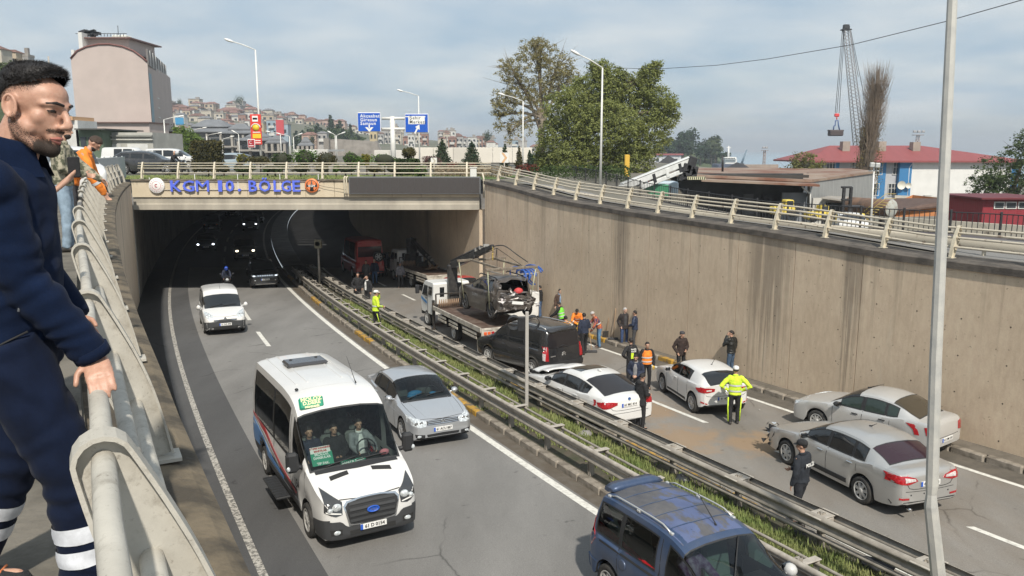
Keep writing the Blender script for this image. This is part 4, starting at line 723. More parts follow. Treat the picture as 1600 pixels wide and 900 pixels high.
def front_common(c,hl_a,hl_b,grille_a,grille_b,low_a,low_b,lamp=LAMPC,grille_m=TRIM,bars=3,drl=True):
 hs=c.both('headlight',hl_a,hl_b,'F',lamp,off=.008,nx=8,ny=4)
 for o,sg in zip(hs,(1,-1)):
  cy=sum(p[0]for p in hl_a+hl_b)/len(hl_a+hl_b);cz=sum(p[1]for p in hl_a+hl_b)/len(hl_a+hl_b)
  for dy in(-.06,.07):
   p,n_=c.hit(sg*(cy+dy),cz,'F');mb=MB();mb.la([(.045,-.01),(.048,.01),(.035,.012),(.004,.004)],(0,0,0),'X',12)
   for i,v in enumerate(mb.v):mb.v[i]=(p.x+v[0]+.008,p.y+v[1],p.z+v[2])
   mb.bd('lamp_bowl',CHROME,o)
 if grille_a:
  g=c.patch('grille',grille_a,grille_b,'F',grille_m,off=.010,nx=14,ny=3);y0,y1=grille_a[0][0],grille_a[-1][0];za=sum(p[1]for p in grille_a)/len(grille_a);zb=sum(p[1]for p in grille_b)/len(grille_b)
  for k in rg(bars):
   z=lerp(za,zb,(k+.5)/bars);c.patch('grille_bar',[(y0*.95,z+.007),(y1*.95,z+.007)],[(y0*.95,z-.007),(y1*.95,z-.007)],'F',CHROME if grille_m is TRIM else TRIM,off=.018,nx=10,ny=1,parent=g)
 if low_a:c.patch('lower_grille',low_a,low_b,'F',TRIM,off=.008,nx=14,ny=2)
def jetta():
 c=Car('sedan_car','silver sedan driving beside the white minibus with blue bags on its dashboard',ground_at(-2.80,22.15),rdh(22,False,-1),spec_sedan(),P_SILVER,glass={'windshield':clear_glass('jetta_windscreen',(.40,.47,.46),1.3),'rear_window':GLASSD,'window':GLASSD});L_=c.L;xo=L_/2;front_common(c,[(.45,.725),(.62,.775),(.84,.83)],[(.47,.60),(.64,.585),(.86,.67)],[(-.44,.735),(0,.755),(.44,.735)],[(-.44,.63),(0,.625),(.44,.63)],[(-.45,.38),(0,.39),(.45,.38)],[(-.42,.27),(0,.26),(.42,.27)])
 c.both('fog_lamp',[(.50,.38),(.76,.42)],[(.50,.29),(.74,.33)],'F',TRIM,off=.008,nx=4,ny=2)
 for sg in(1,-1):
  p,n_=c.hit(sg*.66,.355,'F');mb=MB();mb.ell(p+n_*.01,(.02,.06,.035));mb.bd('fog_lens',LAMPC,c.t)
 c.patch('chin_trim',[(-.78,.26),(0,.235),(.78,.26)],[(-.78,.245),(0,.215),(.78,.245)],'F',CHROME,off=.012,nx=14,ny=1);c.emblem(0,.688,True,.062);c.plate(.495,True,'61 ACU 887');c.line([(xo-.14,-.62),(xo-.06,0),(xo-.14,.62)],'T',.010)
 for sg in(1,-1):c.line([(xo-.18,sg*.66),(xo-.7,sg*.72),(xo-1.22,sg*.74)],'T',.009)
 for sg in(1,-1):c.line([(xo-.2,sg*.42),(xo-.7,sg*.50),(xo-1.18,sg*.58)],'T',.012,P_SILVER,'hood_crease',.006)
 c.door(xo-1.45,xo-2.40);c.door(xo-2.40,xo-3.35,-.1);c.mirrors(xo-1.62,.98,P_SILVER)
 for ax in 'LR':c.line([(xo-.9,.72),(xo-2.2,.77),(xo-3.9,.80)],ax,.012,P_SILVER,'side_crease',.006)
 mb=MB()
 for y0,y1 in((-.55,.0),(.0,.58)):
  pts=[]
  for t in rg(7):
   p,n_=c.hit(xo-1.30-.02*t,lerp(y0,y1,t/6),'T');pts.append(p+n_*.02)
  mb.tu(pts,.010,5)
 mb.bd('wiper',TRIM,c.t);c.patch('cowl',[(xo-1.17,-.70),(xo-1.14,0),(xo-1.17,.70)],[(xo-1.27,-.70),(xo-1.25,0),(xo-1.27,.70)],'T',TRIM,off=.006,nx=12,ny=1);mb=MB();mb.bb((xo-1.62,0,.88),(.5,1.4,.18),.06);mb.bd('dashboard',TRIM,c.t);c.cabin_floor(-1.6,xo-1.2,.36);c.seats([xo-2.35,xo-3.2],.55);BAG=mat('blue_bag',(.03,.30,.62),.5)
 for(x,y,z,s_)in((xo-1.72,-.18,1.03,.15),(xo-1.62,-.30,1.0,.10),(xo-1.60,.30,1.02,.07)):
  mb=MB();mb.ell((x,y,z),(s_*.7,s_*1.5,s_*.6),8,6);mb.bd('blue_bag',BAG,c.t)
 mb=MB();ring=[Vc((xo-1.85-.08*math.sin(q),.36+.18*math.cos(q),.98+.16*math.sin(q)))for q in[2*PI*k/14 for k in rg(15)]];mb.tu(ring,.014,6);mb.bd('steering_wheel',TRIM,c.t);return c
JET=jetta()
def panel_van(loc,head,label,col,nm='panel_van',roofcol=True):
 c=Car(nm,label,loc,head,spec_mpv(L=4.39,W_=1.83,H=1.84),col);xo=c.L/2;front_common(c,[(.50,.90),(.66,.99),(.84,1.04)],[(.54,.76),(.72,.78),(.86,.88)],[(-.50,.72),(0,.735),(.50,.72)],[(-.48,.66),(0,.655),(.48,.66)],None,None,bars=1);c.patch('bumper',[(-.88,.62),(-.5,.64),(0,.66),(.5,.64),(.88,.62)],[(-.86,.30),(-.4,.27),(0,.26),(.4,.27),(.86,.30)],'F',TRIM2,off=.012,nx=16,ny=4)
 for sg in(1,-1):c.patch('bumper_side',[(xo-.02,.64),(xo-.50,.56)],[(xo-.02,.30),(xo-.52,.28)],'L' if sg>0 else 'R',TRIM2,off=.008,nx=6,ny=3)
 c.patch('lower_grille',[(-.55,.42),(0,.43),(.55,.42)],[(-.50,.31),(0,.30),(.50,.31)],'F',SEAM,off=.02,nx=10,ny=2);c.emblem(0,.76,True,.055);c.plate(.50,True,'61 AG 498');c.mirrors(xo-1.30,1.10,P_WHITE,(.11,.20,.22),.03);c.door(xo-1.20,xo-2.17,handle=True);c.line([(xo-.12,-.62),(xo-.05,0),(xo-.12,.62)],'T',.010);mb=MB()
 for y0,y1 in((-.55,.0),(.0,.58)):
  pts=[]
  for t in rg(6):
   p,n_=c.hit(xo-1.06-.02*t,lerp(y0,y1,t/5),'T');pts.append(p+n_*.02)
  mb.tu(pts,.012,5)
 mb.bd('wiper',TRIM,c.t);mb=MB();mb.tu([(xo-2.1,0,1.84),(xo-2.4,0,2.02)],.006,5);mb.bd('aerial',TRIM,c.t);return c
DOB=panel_van(ground_at(-13.75,37.1),rdh(37,False,0),'small white panel van with black bumper ahead of a motorcycle',P_WHITE)
def suv(loc,head,label,col,slots=True,nm='suv'):
 sp=spec_hatch(L=4.40,W_=1.83,H=1.62,deck=[(0,.72),(.05,.88),(.15,.95),(.5,1.02),(.95,1.06),(1.2,1.08),(2.0,1.04),(3.2,1.08),(4.1,1.10),(4.4,1.08)],roof=[(1.15,1.07),(1.5,1.27),(1.9,1.48),(2.2,1.58),(2.7,1.62),(3.6,1.60),(4.1,1.52),(4.34,1.20),(4.4,1.10)],wheels=(.88,3.52),wheel_r=.35,arch_r=.41);c=Car(nm,label,loc,head,sp,col);xo=c.L/2;front_common(c,[(.52,.86),(.70,.90),(.84,.93)],[(.54,.79),(.72,.80),(.85,.85)],[(-.50,.88),(0,.90),(.50,.88)],[(-.50,.79),(0,.79),(.50,.79)],[(-.6,.46),(.6,.46)],[(-.55,.34),(.55,.34)],bars=1)
 if slots:
  for k in rg(7):
   y=-.42+.14*k;c.patch('grille_slot',[(y-.05,.88),(y+.05,.88)],[(y-.05,.80),(y+.05,.80)],'F',CHROME,off=.022,nx=2,ny=2)
 c.patch('chin_trim',[(-.62,.33),(.62,.33)],[(-.60,.28),(.60,.28)],'F',CHROME,off=.012,nx=10,ny=1);c.plate(.60,True,'61 AEF 75');c.mirrors(xo-1.6,1.08,col)
 for sg in(1,-1):
  mb=MB();mb.tu([(xo-2.2,sg*.62,1.62),(xo-2.4,sg*.62,1.68),(xo-3.8,sg*.62,1.66),(xo-3.95,sg*.62,1.58)],.02,6);mb.bd('roof_rail',CHROME,c.t);p,n_=c.hit(sg*.68,.83,'F');mb=MB();mb.ell(p+n_*.015,(.03,.08,.035));mb.bd('lamp_glow',mat('lit_drl',(.8,.85,.9),.3,emit=(.8,.9,1.0),estr=1.3),c.t);p,n_=c.hit(sg*.62,.55,'F');mb=MB();mb.ell(p+n_*.015,(.03,.05,.03));mb.bd('fog_lens',LAMPC,c.t)
 return c
JEEP=suv(ground_at(-16.55,52.4),rdh(52,False,0),'black suv with a slotted chrome grille coming out of the underpass',P_BLACK)
def blue_minivan():
 BL=paint('metallic_blue_paint',(.026,.060,.140),.40,.3,.4,.25);m,N,L,B=node_mat('peeling_blue_roof');tc=N.new('ShaderNodeTexCoord').outputs['Object'];n1=nz(N,L,mapped(N,L,tc,(.8,1.6,1)),1.5,7,.62);f=ramp(N,L,n1,[(.43,(0,0,0)),(.49,(1,1,1))]);bl=ramp(N,L,nz(N,L,tc,3.0,4),[(.3,(.075,.10,.20)),(.7,(.10,.13,.24))]);gr=ramp(N,L,nz(N,L,tc,2.2,6,.7),[(.3,(.055,.058,.07)),(.7,(.13,.125,.125))]);L.new(mixc(N,L,f,bl,gr),B.inputs['Base Color']);B.inputs['Roughness'].default_value=.62
 sp=spec_mpv(L=4.11,W_=1.72,H=1.80,wheels=(.83,3.52),rim_mat=HUBCAP,roof=[(.95,1.09),(1.25,1.30),(1.6,1.55),(1.85,1.67),(2.1,1.73),(2.6,1.76),(3.7,1.74),(3.98,1.70),(4.08,1.64),(4.11,1.58)],rake_r=.10,wr=[(0,.62),(.6,.70),(.95,.84),(1.6,.79),(2.4,.77),(4.0,.75),(4.11,.72)],side=[(1.30,2.05),(2.30,3.18),(3.24,3.94)],black_pillars=[(3.18,3.24)],win_rows=(8,11),bulge=.03);d=road_dir(12.5);wg=clear_glass('minivan_glass',(.38,.45,.43),1.3)
 c=Car('minivan','dark blue minivan with faded peeling roof paint and silver roof rails',ground_at(3.0,11.36),rdh(12.4,False,-1.0),sp,BL,glass={'windshield':clear_glass('minivan_screen',(.42,.5,.5),1.6),'rear_window':GLASSD,'window':wg},cat='minivan');xo=c.L/2;c.patch('roof_skin',[(xo-1.86,-.62),(-xo+.12,-.60)],[(xo-1.86,.62),(-xo+.12,.60)],'T',m,off=.004,nx=26,ny=10,thick=.0)
 for k in rg(4):c.line([(xo-2.25-.42*k,-.58),(xo-2.20-.42*k,0),(xo-2.25-.42*k,.58)],'T',.016,BL,'roof_rib',.012)
 RAIL=mat('silver_rail',(.62,.62,.60),.35,.6)
 for sg in(1,-1):
  pts=[]
  for t in rg(9):
   p,_=c.hit(lerp(xo-2.15,-xo+.32,t/8),sg*.60,'T');pts.append(p+Vc((0,0,0 if t in(0,8)else .055)))
  mb=MB();mb.tu(pts,.014,7)
  for t in(0,4,8):mb.bb(pts[t]+Vc((0,0,-.0 if t!=4 else-.03)),(.09,.05,.05),.012)
  mb.bd('roof_rail',RAIL,c.t)
 mb=MB();rs=[]
 for y in[-.52+.104*k for k in rg(11)]:
  e=1-(abs(y)/.52)**6*.6;rs.append([Vc((-xo+.30,y,1.745)),Vc((-xo+.22,y,1.745+.085*e)),Vc((-xo+.04,y,1.73+.09*e)),Vc((-xo+.02,y,1.70)),Vc((-xo+.12,y,1.69))])
 mb.rings(rs,True,True);mb.bd('spoiler',BL,c.t);p,_=c.hit(xo-2.0,.12,'T');mb=MB();mb.tu([p,p+Vc((-.02,0,.04)),p+Vc((-.42,0,.36))],[.022,.01,.004],6);mb.bd('aerial',TRIM,c.t);c.door(xo-1.18,xo-2.18);c.line([(xo-2.18,.4),(xo-2.18,1.05),(xo-2.22,1.62)],'R',.012);c.line([(xo-3.22,.45),(xo-3.22,1.08)],'R',.012);c.line([(xo-2.2,1.01),(-xo+.1,.99)],'R',.03,SEAM,'slide_rail',.004);c.mirrors(xo-1.28,1.10,mat('mirror_grey',(.5,.5,.49),.4),(.11,.2,.2))
 c.patch('rear_bumper',[(-.80,.62),(0,.64),(.80,.62)],[(-.80,.32),(0,.30),(.80,.32)],'B',BL,off=.03,nx=12,ny=3)
 for ax in 'LR':c.patch('bumper_side',[(-xo+.02,.62),(-xo+.42,.56)],[(-xo+.02,.34),(-xo+.40,.34)],ax,BL,off=.016,nx=5,ny=2)
 p,n_=c.hit(-xo+1.05,.86,'R');mb=MB();mb.la([(.085,-.01),(.085,.012),(.07,.016),(.005,.016)],(0,0,0),'Y',16)
 for i,v in enumerate(mb.v):mb.v[i]=(p.x+v[0],p.y-v[1]-.002,p.z+v[2])
 mb.bd('fuel_cap',BL,c.t);mb=MB();pts=[]
 for t in rg(8):
  p,n_=c.hit(xo-1.08-.09*t,lerp(-.35,.30,t/7),'T');pts.append(p+n_*.02)
 mb.tu(pts,.012,5);mb.bd('wiper',TRIM,c.t);c.cabin_floor(-xo+.1,xo-1.0,.50);GS=mat('green_seat',(.16,.22,.19),.9);c.seats([xo-2.0,xo-3.05],.70,GS);mb=MB();mb.bb((xo-1.35,0,1.02),(.5,1.35,.2),.06);mb.bd('dashboard',TRIM,c.t);mb=MB();cu=mat('curtain_cloth',(.42,.50,.46),.9);y=-.63;rs=[]
 for i in rg(9):
  t=i/8;w=.06+.30*abs(t-.5)*2;rs.append([Vc((-xo+.52+w*(k/8-.5)*2*.9,y-.008*(k%2),1.10+.50*t+(.0 if k%2 else .012)))for k in rg(9)])
 mb.rings(rs,False,False);mb.bd('curtain',cu,c.t);c.both('tail_light',[(.70,1.30),(.84,1.28)],[(.70,.80),(.84,.82)],'B',TAILR,nx=3,ny=3);return c
MPV=blue_minivan()
def bmw():
 sp=spec_sedan(L=4.64,W_=1.83,H=1.40,trunk=1.02,roof=[(1.35,.95),(1.7,1.14),(2.1,1.31),(2.45,1.38),(2.9,1.39),(3.4,1.34),(3.9,1.20),(4.3,1.06),(4.42,1.02)],ws=(1.38,2.2),rw=(3.42,4.34),side=[(1.78,2.50),(2.56,3.30),(3.34,3.78)],black_pillars=[(2.50,2.56),(3.30,3.34)],wheels=(.80,3.62),wheel_r=.33,arch_r=.375,rim=(10,.1,.25),rim_mat=RIMD,wr=[(0,.62),(.6,.66),(1.35,.80),(1.8,.77),(2.4,.72),(3.2,.70),(3.9,.68),(4.42,.72),(4.64,.72)])
 c=Car('coupe_car','white crashed coupe with its bonnet buckled up behind the black van',ground_at(2.20,23.3),rdh(24,True,1.0),sp,P_WHITE,glass={'windshield':GLASSD,'rear_window':GLASSR,'window':GLASSD});xo=c.L/2;mb=MB();rs=[]
 for i in rg(9):
  t=i/8;x=xo-.12-1.18*t;z=.80+.30*math.sin(min(t*1.25,1)*PI/2)+.06*math.sin(t*PI*3)*(t<.7);rs.append([Vc((x+.05*math.sin(k),y*(.86+.04*t),z+.05*(1-(y/.75)**2)+.02*math.sin(3*y+5*t)))for k,y in enumerate([-.80+.16*q for q in rg(11)])])
 mb.rings(rs,False,False);o=mb.bd('bonnet',P_WHITE,c.t);o['label']='buckled white bonnet lifted off the engine bay';sm=o.modifiers.new('thickness','SOLIDIFY');sm.thickness=.025;mb=MB();mb.box((xo-.72,0,.88),(1.1,1.45,.10));mb.bb((xo-.7,.2,.92),(.5,.5,.14),.03);mb.bd('engine_bay',UNDER,c.t);c.patch('sunroof',[(xo-2.32,-.48),(xo-2.32,.48)],[(xo-2.86,-.46),(xo-2.86,.46)],'T',GLASSD,off=.006,nx=6,ny=4)
 tl=c.both('tail_light',[(.40,.90),(.60,.93),(.86,.945)],[(.40,.83),(.62,.77),(.88,.75)],'B',TAILR,off=.010,nx=8,ny=3)
 for ax,o in zip('LR',tl):c.patch('lamp_side',[(-xo+.03,.94),(-xo+.34,.90)],[(-xo+.03,.75),(-xo+.28,.80)],ax,TAILR,off=.010,nx=4,ny=2,parent=o)
 c.plate(.80,False,'61 MC 414');c.emblem(0,.955,False,.045,mat('badge_blue',(.05,.12,.3),.3));c.patch('diffuser',[(-.62,.36),(0,.38),(.62,.36)],[(-.55,.24),(0,.22),(.55,.24)],'B',TRIM,off=.010,nx=10,ny=2);c.line([(-.70,.98),(-.55,.70),(0,.66),(.55,.70),(.70,.98)],'B',.010);c.line([(-.86,.60),(0,.575),(.86,.60)],'B',.010);c.door(xo-1.62,xo-2.54);c.door(xo-2.54,xo-3.45,-.1);c.mirrors(xo-1.80,.98,TRIM)
 for ax in 'LR':c.line([(xo-.9,.78),(xo-2.2,.82),(xo-4.2,.88)],ax,.012,P_WHITE,'side_crease',.007)
 p,_=c.hit(-.82,0,'T');mb=MB();mb.ell(p+Vc((0,0,.03)),(.10,.035,.045));mb.bd('shark_fin',P_WHITE,c.t);return c
BMW=bmw()
def black_van():
 c=Car('black_van','black van with roof bars standing behind the tow truck',ground_at(.55,29.2),PI/2+R(37),spec_mpv(L=4.38,W_=1.81,H=1.80),P_BLACK,glass=GLASSD,cat='van');xo=c.L/2;rw_=c.patch('rear_window',[(-.66,1.60),(0,1.63),(.66,1.60)],[(-.68,1.12),(0,1.08),(.68,1.12)],'B',GLASSR,off=.008,nx=12,ny=5);c.both('tail_light',[(.72,1.18),(.86,1.20)],[(.72,.68),(.88,.70)],'B',TAILR,off=.014,nx=4,ny=5)
 for ax in 'LR':c.patch('tail_lamp_side',[(-xo+.02,1.18),(-xo+.16,1.16)],[(-xo+.02,.70),(-xo+.12,.72)],ax,TAILC if ax=='L' else TAILR,off=.012,nx=3,ny=4)
 c.patch('rear_bumper',[(-.86,.58),(0,.60),(.86,.58)],[(-.84,.32),(0,.30),(.84,.32)],'B',TRIM,off=.05,nx=12,ny=3);c.line([(-.70,1.66),(-.74,1.1),(-.70,.62)],'B',.012);c.line([(.70,1.66),(.74,1.1),(.70,.62)],'B',.012);c.line([(-.24,1.06),(0,1.16),(.20,1.13)],'B',.02,TRIM,'rear_wiper',.03);CH=mat('badge_chrome',(.6,.6,.6),.3,.8)
 for dz in(0,.06):c.line([(-.07,.80+dz),(0,.86+dz),(.07,.80+dz)],'B',.03,CH,'badge',.012)
 c.line([(.40,.82),(.62,.82)],'B',.035,CH,'badge',.010);c.patch('spoiler',[(-.62,1.74),(0,1.77),(.62,1.74)],[(-.64,1.67),(0,1.69),(.64,1.67)],'B',P_BLACK,off=.06,nx=10,ny=2)
 for sg in(1,-1):
  pts=[]
  for t in rg(9):
   p,_=c.hit(lerp(xo-2.2,-xo+.25,t/8),sg*.62,'T');pts.append(p+Vc((0,0,0 if t in(0,8)else .045)))
  mb=MB();mb.tu(pts,.022,7,flat=.7);mb.bd('roof_rail',mat('roof_rail_silver',(.5,.5,.5),.35,.6),c.t)
 c.door(xo-1.25,xo-2.17,hm=P_BLACK);c.door(xo-2.17,xo-3.18,hm=P_BLACK);c.mirrors(xo-1.42,1.08,P_BLACK,(.11,.2,.2))
 for ax in 'LR':c.patch('rub_strip',[(xo-1.3,.62),(-xo+.9,.62)],[(xo-1.3,.52),(-xo+.9,.52)],ax,TRIM,off=.02,nx=10,ny=1)
 return c
BVAN=black_van()
def clio():
 c=Car('hatchback_car','white dented hatchback stopped near the wall with an officer behind it',ground_at(5.95,24.55),PI/2+R(11),spec_hatch(rim_mat=RIM),P_WHITE,glass={'windshield':GLASSD,'rear_window':GLASSD,'window':GLASST},scale=.92);xo=c.L/2;tl=c.both('tail_light',[(.36,.93),(.60,.96),(.80,.97)],[(.38,.84),(.60,.80),(.84,.80)],'B',TAILR,off=.012,nx=8,ny=3)
 for o,sg in zip(tl,(1,-1)):c.patch('clear_lens',[(sg*.48,.90),(sg*.66,.90)],[(sg*.48,.86),(sg*.66,.85)],'B',TAILC,off=.02,nx=4,ny=1,parent=o)
 for ax,o in zip('LR',tl):c.patch('lamp_side',[(-xo+.04,.97),(-xo+.36,.92)],[(-xo+.04,.80),(-xo+.28,.84)],ax,TAILR,off=.012,nx=4,ny=2,parent=o)
 c.plate(.60,False,'61 AJT 60');c.emblem(0,.87,False,.05);tP('badge_lettering','C L I O',.06,CHROME,c.t,fM(c.hit(0,.775,'B')[0]+Vc((-.012,0,0)),(0,-1,0),(0,0,1)),.002,.002);c.patch('rear_bumper_trim',[(-.62,.40),(0,.40),(.62,.40)],[(-.58,.27),(0,.25),(.58,.27)],'B',TRIM,off=.012,nx=10,ny=2);c.line([(-.72,1.02),(-.66,.70),(0,.68),(.66,.70),(.72,1.02)],'B',.010);c.both('reflector',[(.60,.45),(.80,.52)],[(.62,.42),(.80,.47)],'B',TAILR,off=.012,nx=3,ny=1)
 c.line([(-.2,1.06),(.12,1.10)],'B',.02,TRIM,'rear_wiper',.02);p,_=c.hit(-.95,0,'T');mb=MB();mb.tu([p,p+Vc((-.25,0,.26))],[.012,.004],5);mb.ell(p,(.04,.03,.02));mb.bd('aerial',TRIM,c.t);c.door(xo-1.30,xo-2.26);c.door(xo-2.26,xo-3.05,-.1,handle=False);c.mirrors(xo-1.55,.99,P_WHITE)
 for ax in 'LR':c.patch('side_trim',[(xo-1.35,.36),(xo-2.9,.38)],[(xo-1.35,.29),(xo-2.9,.30)],ax,TRIM,off=.010,nx=8,ny=1)
 c.patch('dent',[(xo-1.38,.78),(xo-1.58,.84),(xo-1.8,.76)],[(xo-1.40,.58),(xo-1.55,.50),(xo-1.76,.56)],'L',mat('dented_paint',(.60,.60,.60),.35,bump=1.0,bq=9),off=.004,nx=6,ny=4);c.cabin_floor(-1.5,xo-1.1,.36);c.seats([xo-2.1,xo-2.95],.55);mb=MB();mb.bb((xo-1.45,0,.92),(.45,1.4,.16),.05);mb.bd('dashboard',TRIM,c.t);mb=MB();mb.ell((xo-1.95,.36,1.05),(.15,.2,.22));mb.bd('orange_vest',mat('orange_cloth',(.75,.16,.03),.8),c.t)
 return c
CLIO=clio()
def fluence():
 c=Car('saloon_car','silver saloon with smashed front corner beside the police officer',ground_at(7.98,17.72),PI/2+R(18),spec_sedan(L=4.62,W_=1.81,H=1.48,trunk=1.05,rim=(7,.20,.3),rim_mat=HUBCAP),P_SILVER2,glass={'windshield':GLASSD,'rear_window':mat('purple_tint_glass',(.035,.018,.024),.05,spec=.6),'window':GLASSD},scale=.96);xo=c.L/2;tl=c.both('tail_light',[(.40,.93),(.60,.985),(.84,1.0)],[(.34,.86),(.58,.80),(.86,.84)],'B',TAILR,off=.014,nx=9,ny=3)
 for o,sg in zip(tl,(1,-1)):c.patch('clear_lens',[(sg*.42,.92),(sg*.68,.955)],[(sg*.40,.87),(sg*.68,.86)],'B',TAILC,off=.022,nx=5,ny=2,parent=o)
 for ax,o in zip('LR',tl):c.patch('lamp_side',[(-xo+.04,1.0),(-xo+.42,.98)],[(-xo+.04,.84),(-xo+.30,.90)],ax,TAILR,off=.014,nx=5,ny=2,parent=o)
 c.plate(.78,False,'61 KN 734');c.emblem(0,.96,False,.05);c.patch('bumper_valance',[(-.84,.42),(0,.40),(.84,.42)],[(-.80,.28),(0,.25),(.80,.28)],'B',TRIM,off=.010,nx=12,ny=2);c.both('reflector',[(.55,.50),(.78,.52)],[(.55,.46),(.78,.48)],'B',TAILR,off=.012,nx=4,ny=1);c.line([(-.62,1.03),(-.56,.72),(0,.68),(.56,.72),(.62,1.03)],'B',.012);c.line([(-.86,.66),(0,.62),(.86,.66)],'B',.010)
 for y in(-.5,-.15,.15,.5):
  p,n_=c.hit(y,.56,'B');mb=MB();mb.ell(p,(.012,.02,.02),6,4);mb.bd('parking_sensor',TRIM,c.t)
 mb=MB();mb.tu([(-xo+.1,.52,.25),(-xo-.04,.52,.24)],.035,10);mb.bd('exhaust_pipe',CHROME,c.t);c.door(xo-1.45,xo-2.40,hm=CHROME);c.door(xo-2.40,xo-3.38,-.1,hm=CHROME);c.mirrors(xo-1.64,.98,P_SILVER2)
 for ax in 'LR':c.patch('rub_strip',[(xo-1.5,.42),(xo-3.3,.44)],[(xo-1.5,.31),(xo-3.3,.33)],ax,TRIM,off=.014,nx=8,ny=1)
 rnd=random.Random(5);mb=MB()
 for _ in rg(26):
  p=Vc((xo-rnd.uniform(-.06,.30),rnd.uniform(.45,.85),rnd.uniform(.35,.80)));a=[p+Vc((rnd.uniform(-.14,.14),rnd.uniform(-.12,.12),rnd.uniform(-.12,.12)))for _ in rg(3)];mb.add(a,[(0,1,2)])
 mb.bd('smashed_corner',[TRIM],c.t);mb=MB()
 for _ in rg(12):
  p=Vc((xo-rnd.uniform(-.05,.2),rnd.uniform(.55,.85),rnd.uniform(.55,.85)));a=[p+Vc((rnd.uniform(-.10,.10),rnd.uniform(-.1,.1),rnd.uniform(-.06,.06)))for _ in rg(3)];mb.add(a,[(0,1,2)])
 mb.bd('broken_headlight',[LAMPC],c.t);p,_=c.hit(-.5,0,'T');mb=MB();mb.tu([p,p+Vc((-.2,0,.12))],[.014,.004],5);mb.ell(p,(.05,.03,.025));mb.bd('aerial',TRIM,c.t);return c
FLU=fluence()
def symbol():
 c=Car('saloon_car','older silver saloon parked against the wall behind the other silver saloon',ground_at(9.80,20.85),PI/2+R(35),spec_sedan(L=4.26,W_=1.67,H=1.45,trunk=1.04,rim=(10,.14,.3),rim_mat=HUBCAP,roof=[(1.22,.95),(1.55,1.16),(1.9,1.36),(2.2,1.43),(2.6,1.45),(3.0,1.41),(3.3,1.33),(3.6,1.17),(3.86,1.05)],rw=(3.1,3.82),side=[(1.62,2.26),(2.34,2.94),(2.98,3.30)],black_pillars=[(2.26,2.34),(2.94,2.98)]),paint('pale_silver_paint',(.55,.55,.54),.38,.35),glass={'windshield':GLASSD,'rear_window':mat('brown_tint_glass',(.06,.05,.035),.05),'window':mat('green_tint_glass',(.03,.045,.04),.05)},scale=.95)
 xo=c.L/2;tl=c.both('tail_light',[(.52,.92),(.80,.95)],[(.54,.70),(.80,.68)],'B',TAILR,off=.014,nx=4,ny=4)
 for ax,o in zip('LR',tl):c.patch('lamp_side',[(-xo+.03,.95),(-xo+.22,.92)],[(-xo+.03,.68),(-xo+.16,.72)],ax,TAILR,off=.012,nx=3,ny=3,parent=o)
 c.plate(.52,False,'61 DM 210');c.door(xo-1.40,xo-2.30,hm=TRIM);c.door(xo-2.30,xo-3.10,-.1,hm=TRIM);c.mirrors(xo-1.60,.97,TRIM);hl=c.both('headlight',[(.42,.72),(.60,.78),(.76,.82)],[(.46,.60),(.62,.60),(.78,.68)],'F',LAMPC,off=.010,nx=6,ny=3)
 for ax,o in zip('LR',hl):c.patch('headlight_side',[(xo-.06,.80),(xo-.36,.84)],[(xo-.06,.62),(xo-.26,.70)],ax,LAMPC,off=.012,nx=4,ny=2,parent=o)
 c.line([(-.74,.62),(0,.60),(.74,.62)],'B',.012);p,_=c.hit(.12,.0,'T');mb=MB();mb.tu([p,p+Vc((-.45,0,.20))],[.012,.004],5);mb.ell(p,(.05,.03,.02));mb.bd('aerial',TRIM,c.t);return c
SYM=symbol();LITM=mat('lit_headlight',(.9,.85,.7),.3,emit=(1,.86,.62),estr=7);LITW=mat('lit_headlight_white',(.9,.9,.9),.3,emit=(.85,.92,1),estr=4)
def dark_car(px,py,kind,col,label,lit=None,w=1.0):
 p=oR(px,py);h=rdh(p.y,False,0);d=Vc((math.cos(h),math.sin(h),0));sp=kind();c=Car('dark_van' if kind is spec_mpv else 'dark_car',label,Vc((p.x,p.y,rZ(p.y)))-d*sp['L']/2,h,sp,col,'cars queueing inside the underpass',cat='van' if kind is spec_mpv else 'car');z=.84 if kind is spec_mpv else .70;c.both('headlight',[(.50,z+.06),(.82,z+.12)],[(.52,z-.06),(.82,z-.02)],'F',LAMPC,off=.010,nx=4,ny=2);c.patch('bumper',[(-.8,.55),(.8,.55)],[(-.8,.3),(.8,.3)],'F',TRIM2,off=.01,nx=8,ny=2)
 c.plate(.48,True,'61 '+random.choice(('AB','DK','FE','GH'))+' '+str(random.randint(100,999)));c.mirrors(c.L/2-1.3,1.02,col)
 if lit:
  for sg in(1,-1):
   q,n_=c.hit(sg*.64,z,'F');mb=MB();mb.ell(q+n_*.02,(.04,.10,.07));mb.bd('lit_lamp',lit,c.t)
 return c
DG=paint('dark_grey_paint',(.09,.09,.092),.4);dark_car(384,408,spec_mpv,paint('grey_van_paint',(.16,.15,.145),.45),'grey van with both headlights lit inside the underpass behind the black suv',LITM);dark_car(322,394,spec_hatch,DG,'dark car in the left lane inside the underpass with small lights',LITW);dark_car(391,362,spec_mpv,DG,'dark van with white headlights farther back in the queue of the right underpass lane',LITW)
dark_car(330,363,spec_mpv,P_BLACK,'black van far left in the underpass with one amber light',AMBER);dark_car(400,349,spec_hatch,P_BLACK,'black car deep in the underpass behind the dark van');dark_car(362,341,spec_mpv,P_BLACK,'black van at the back of the left lane in the underpass')
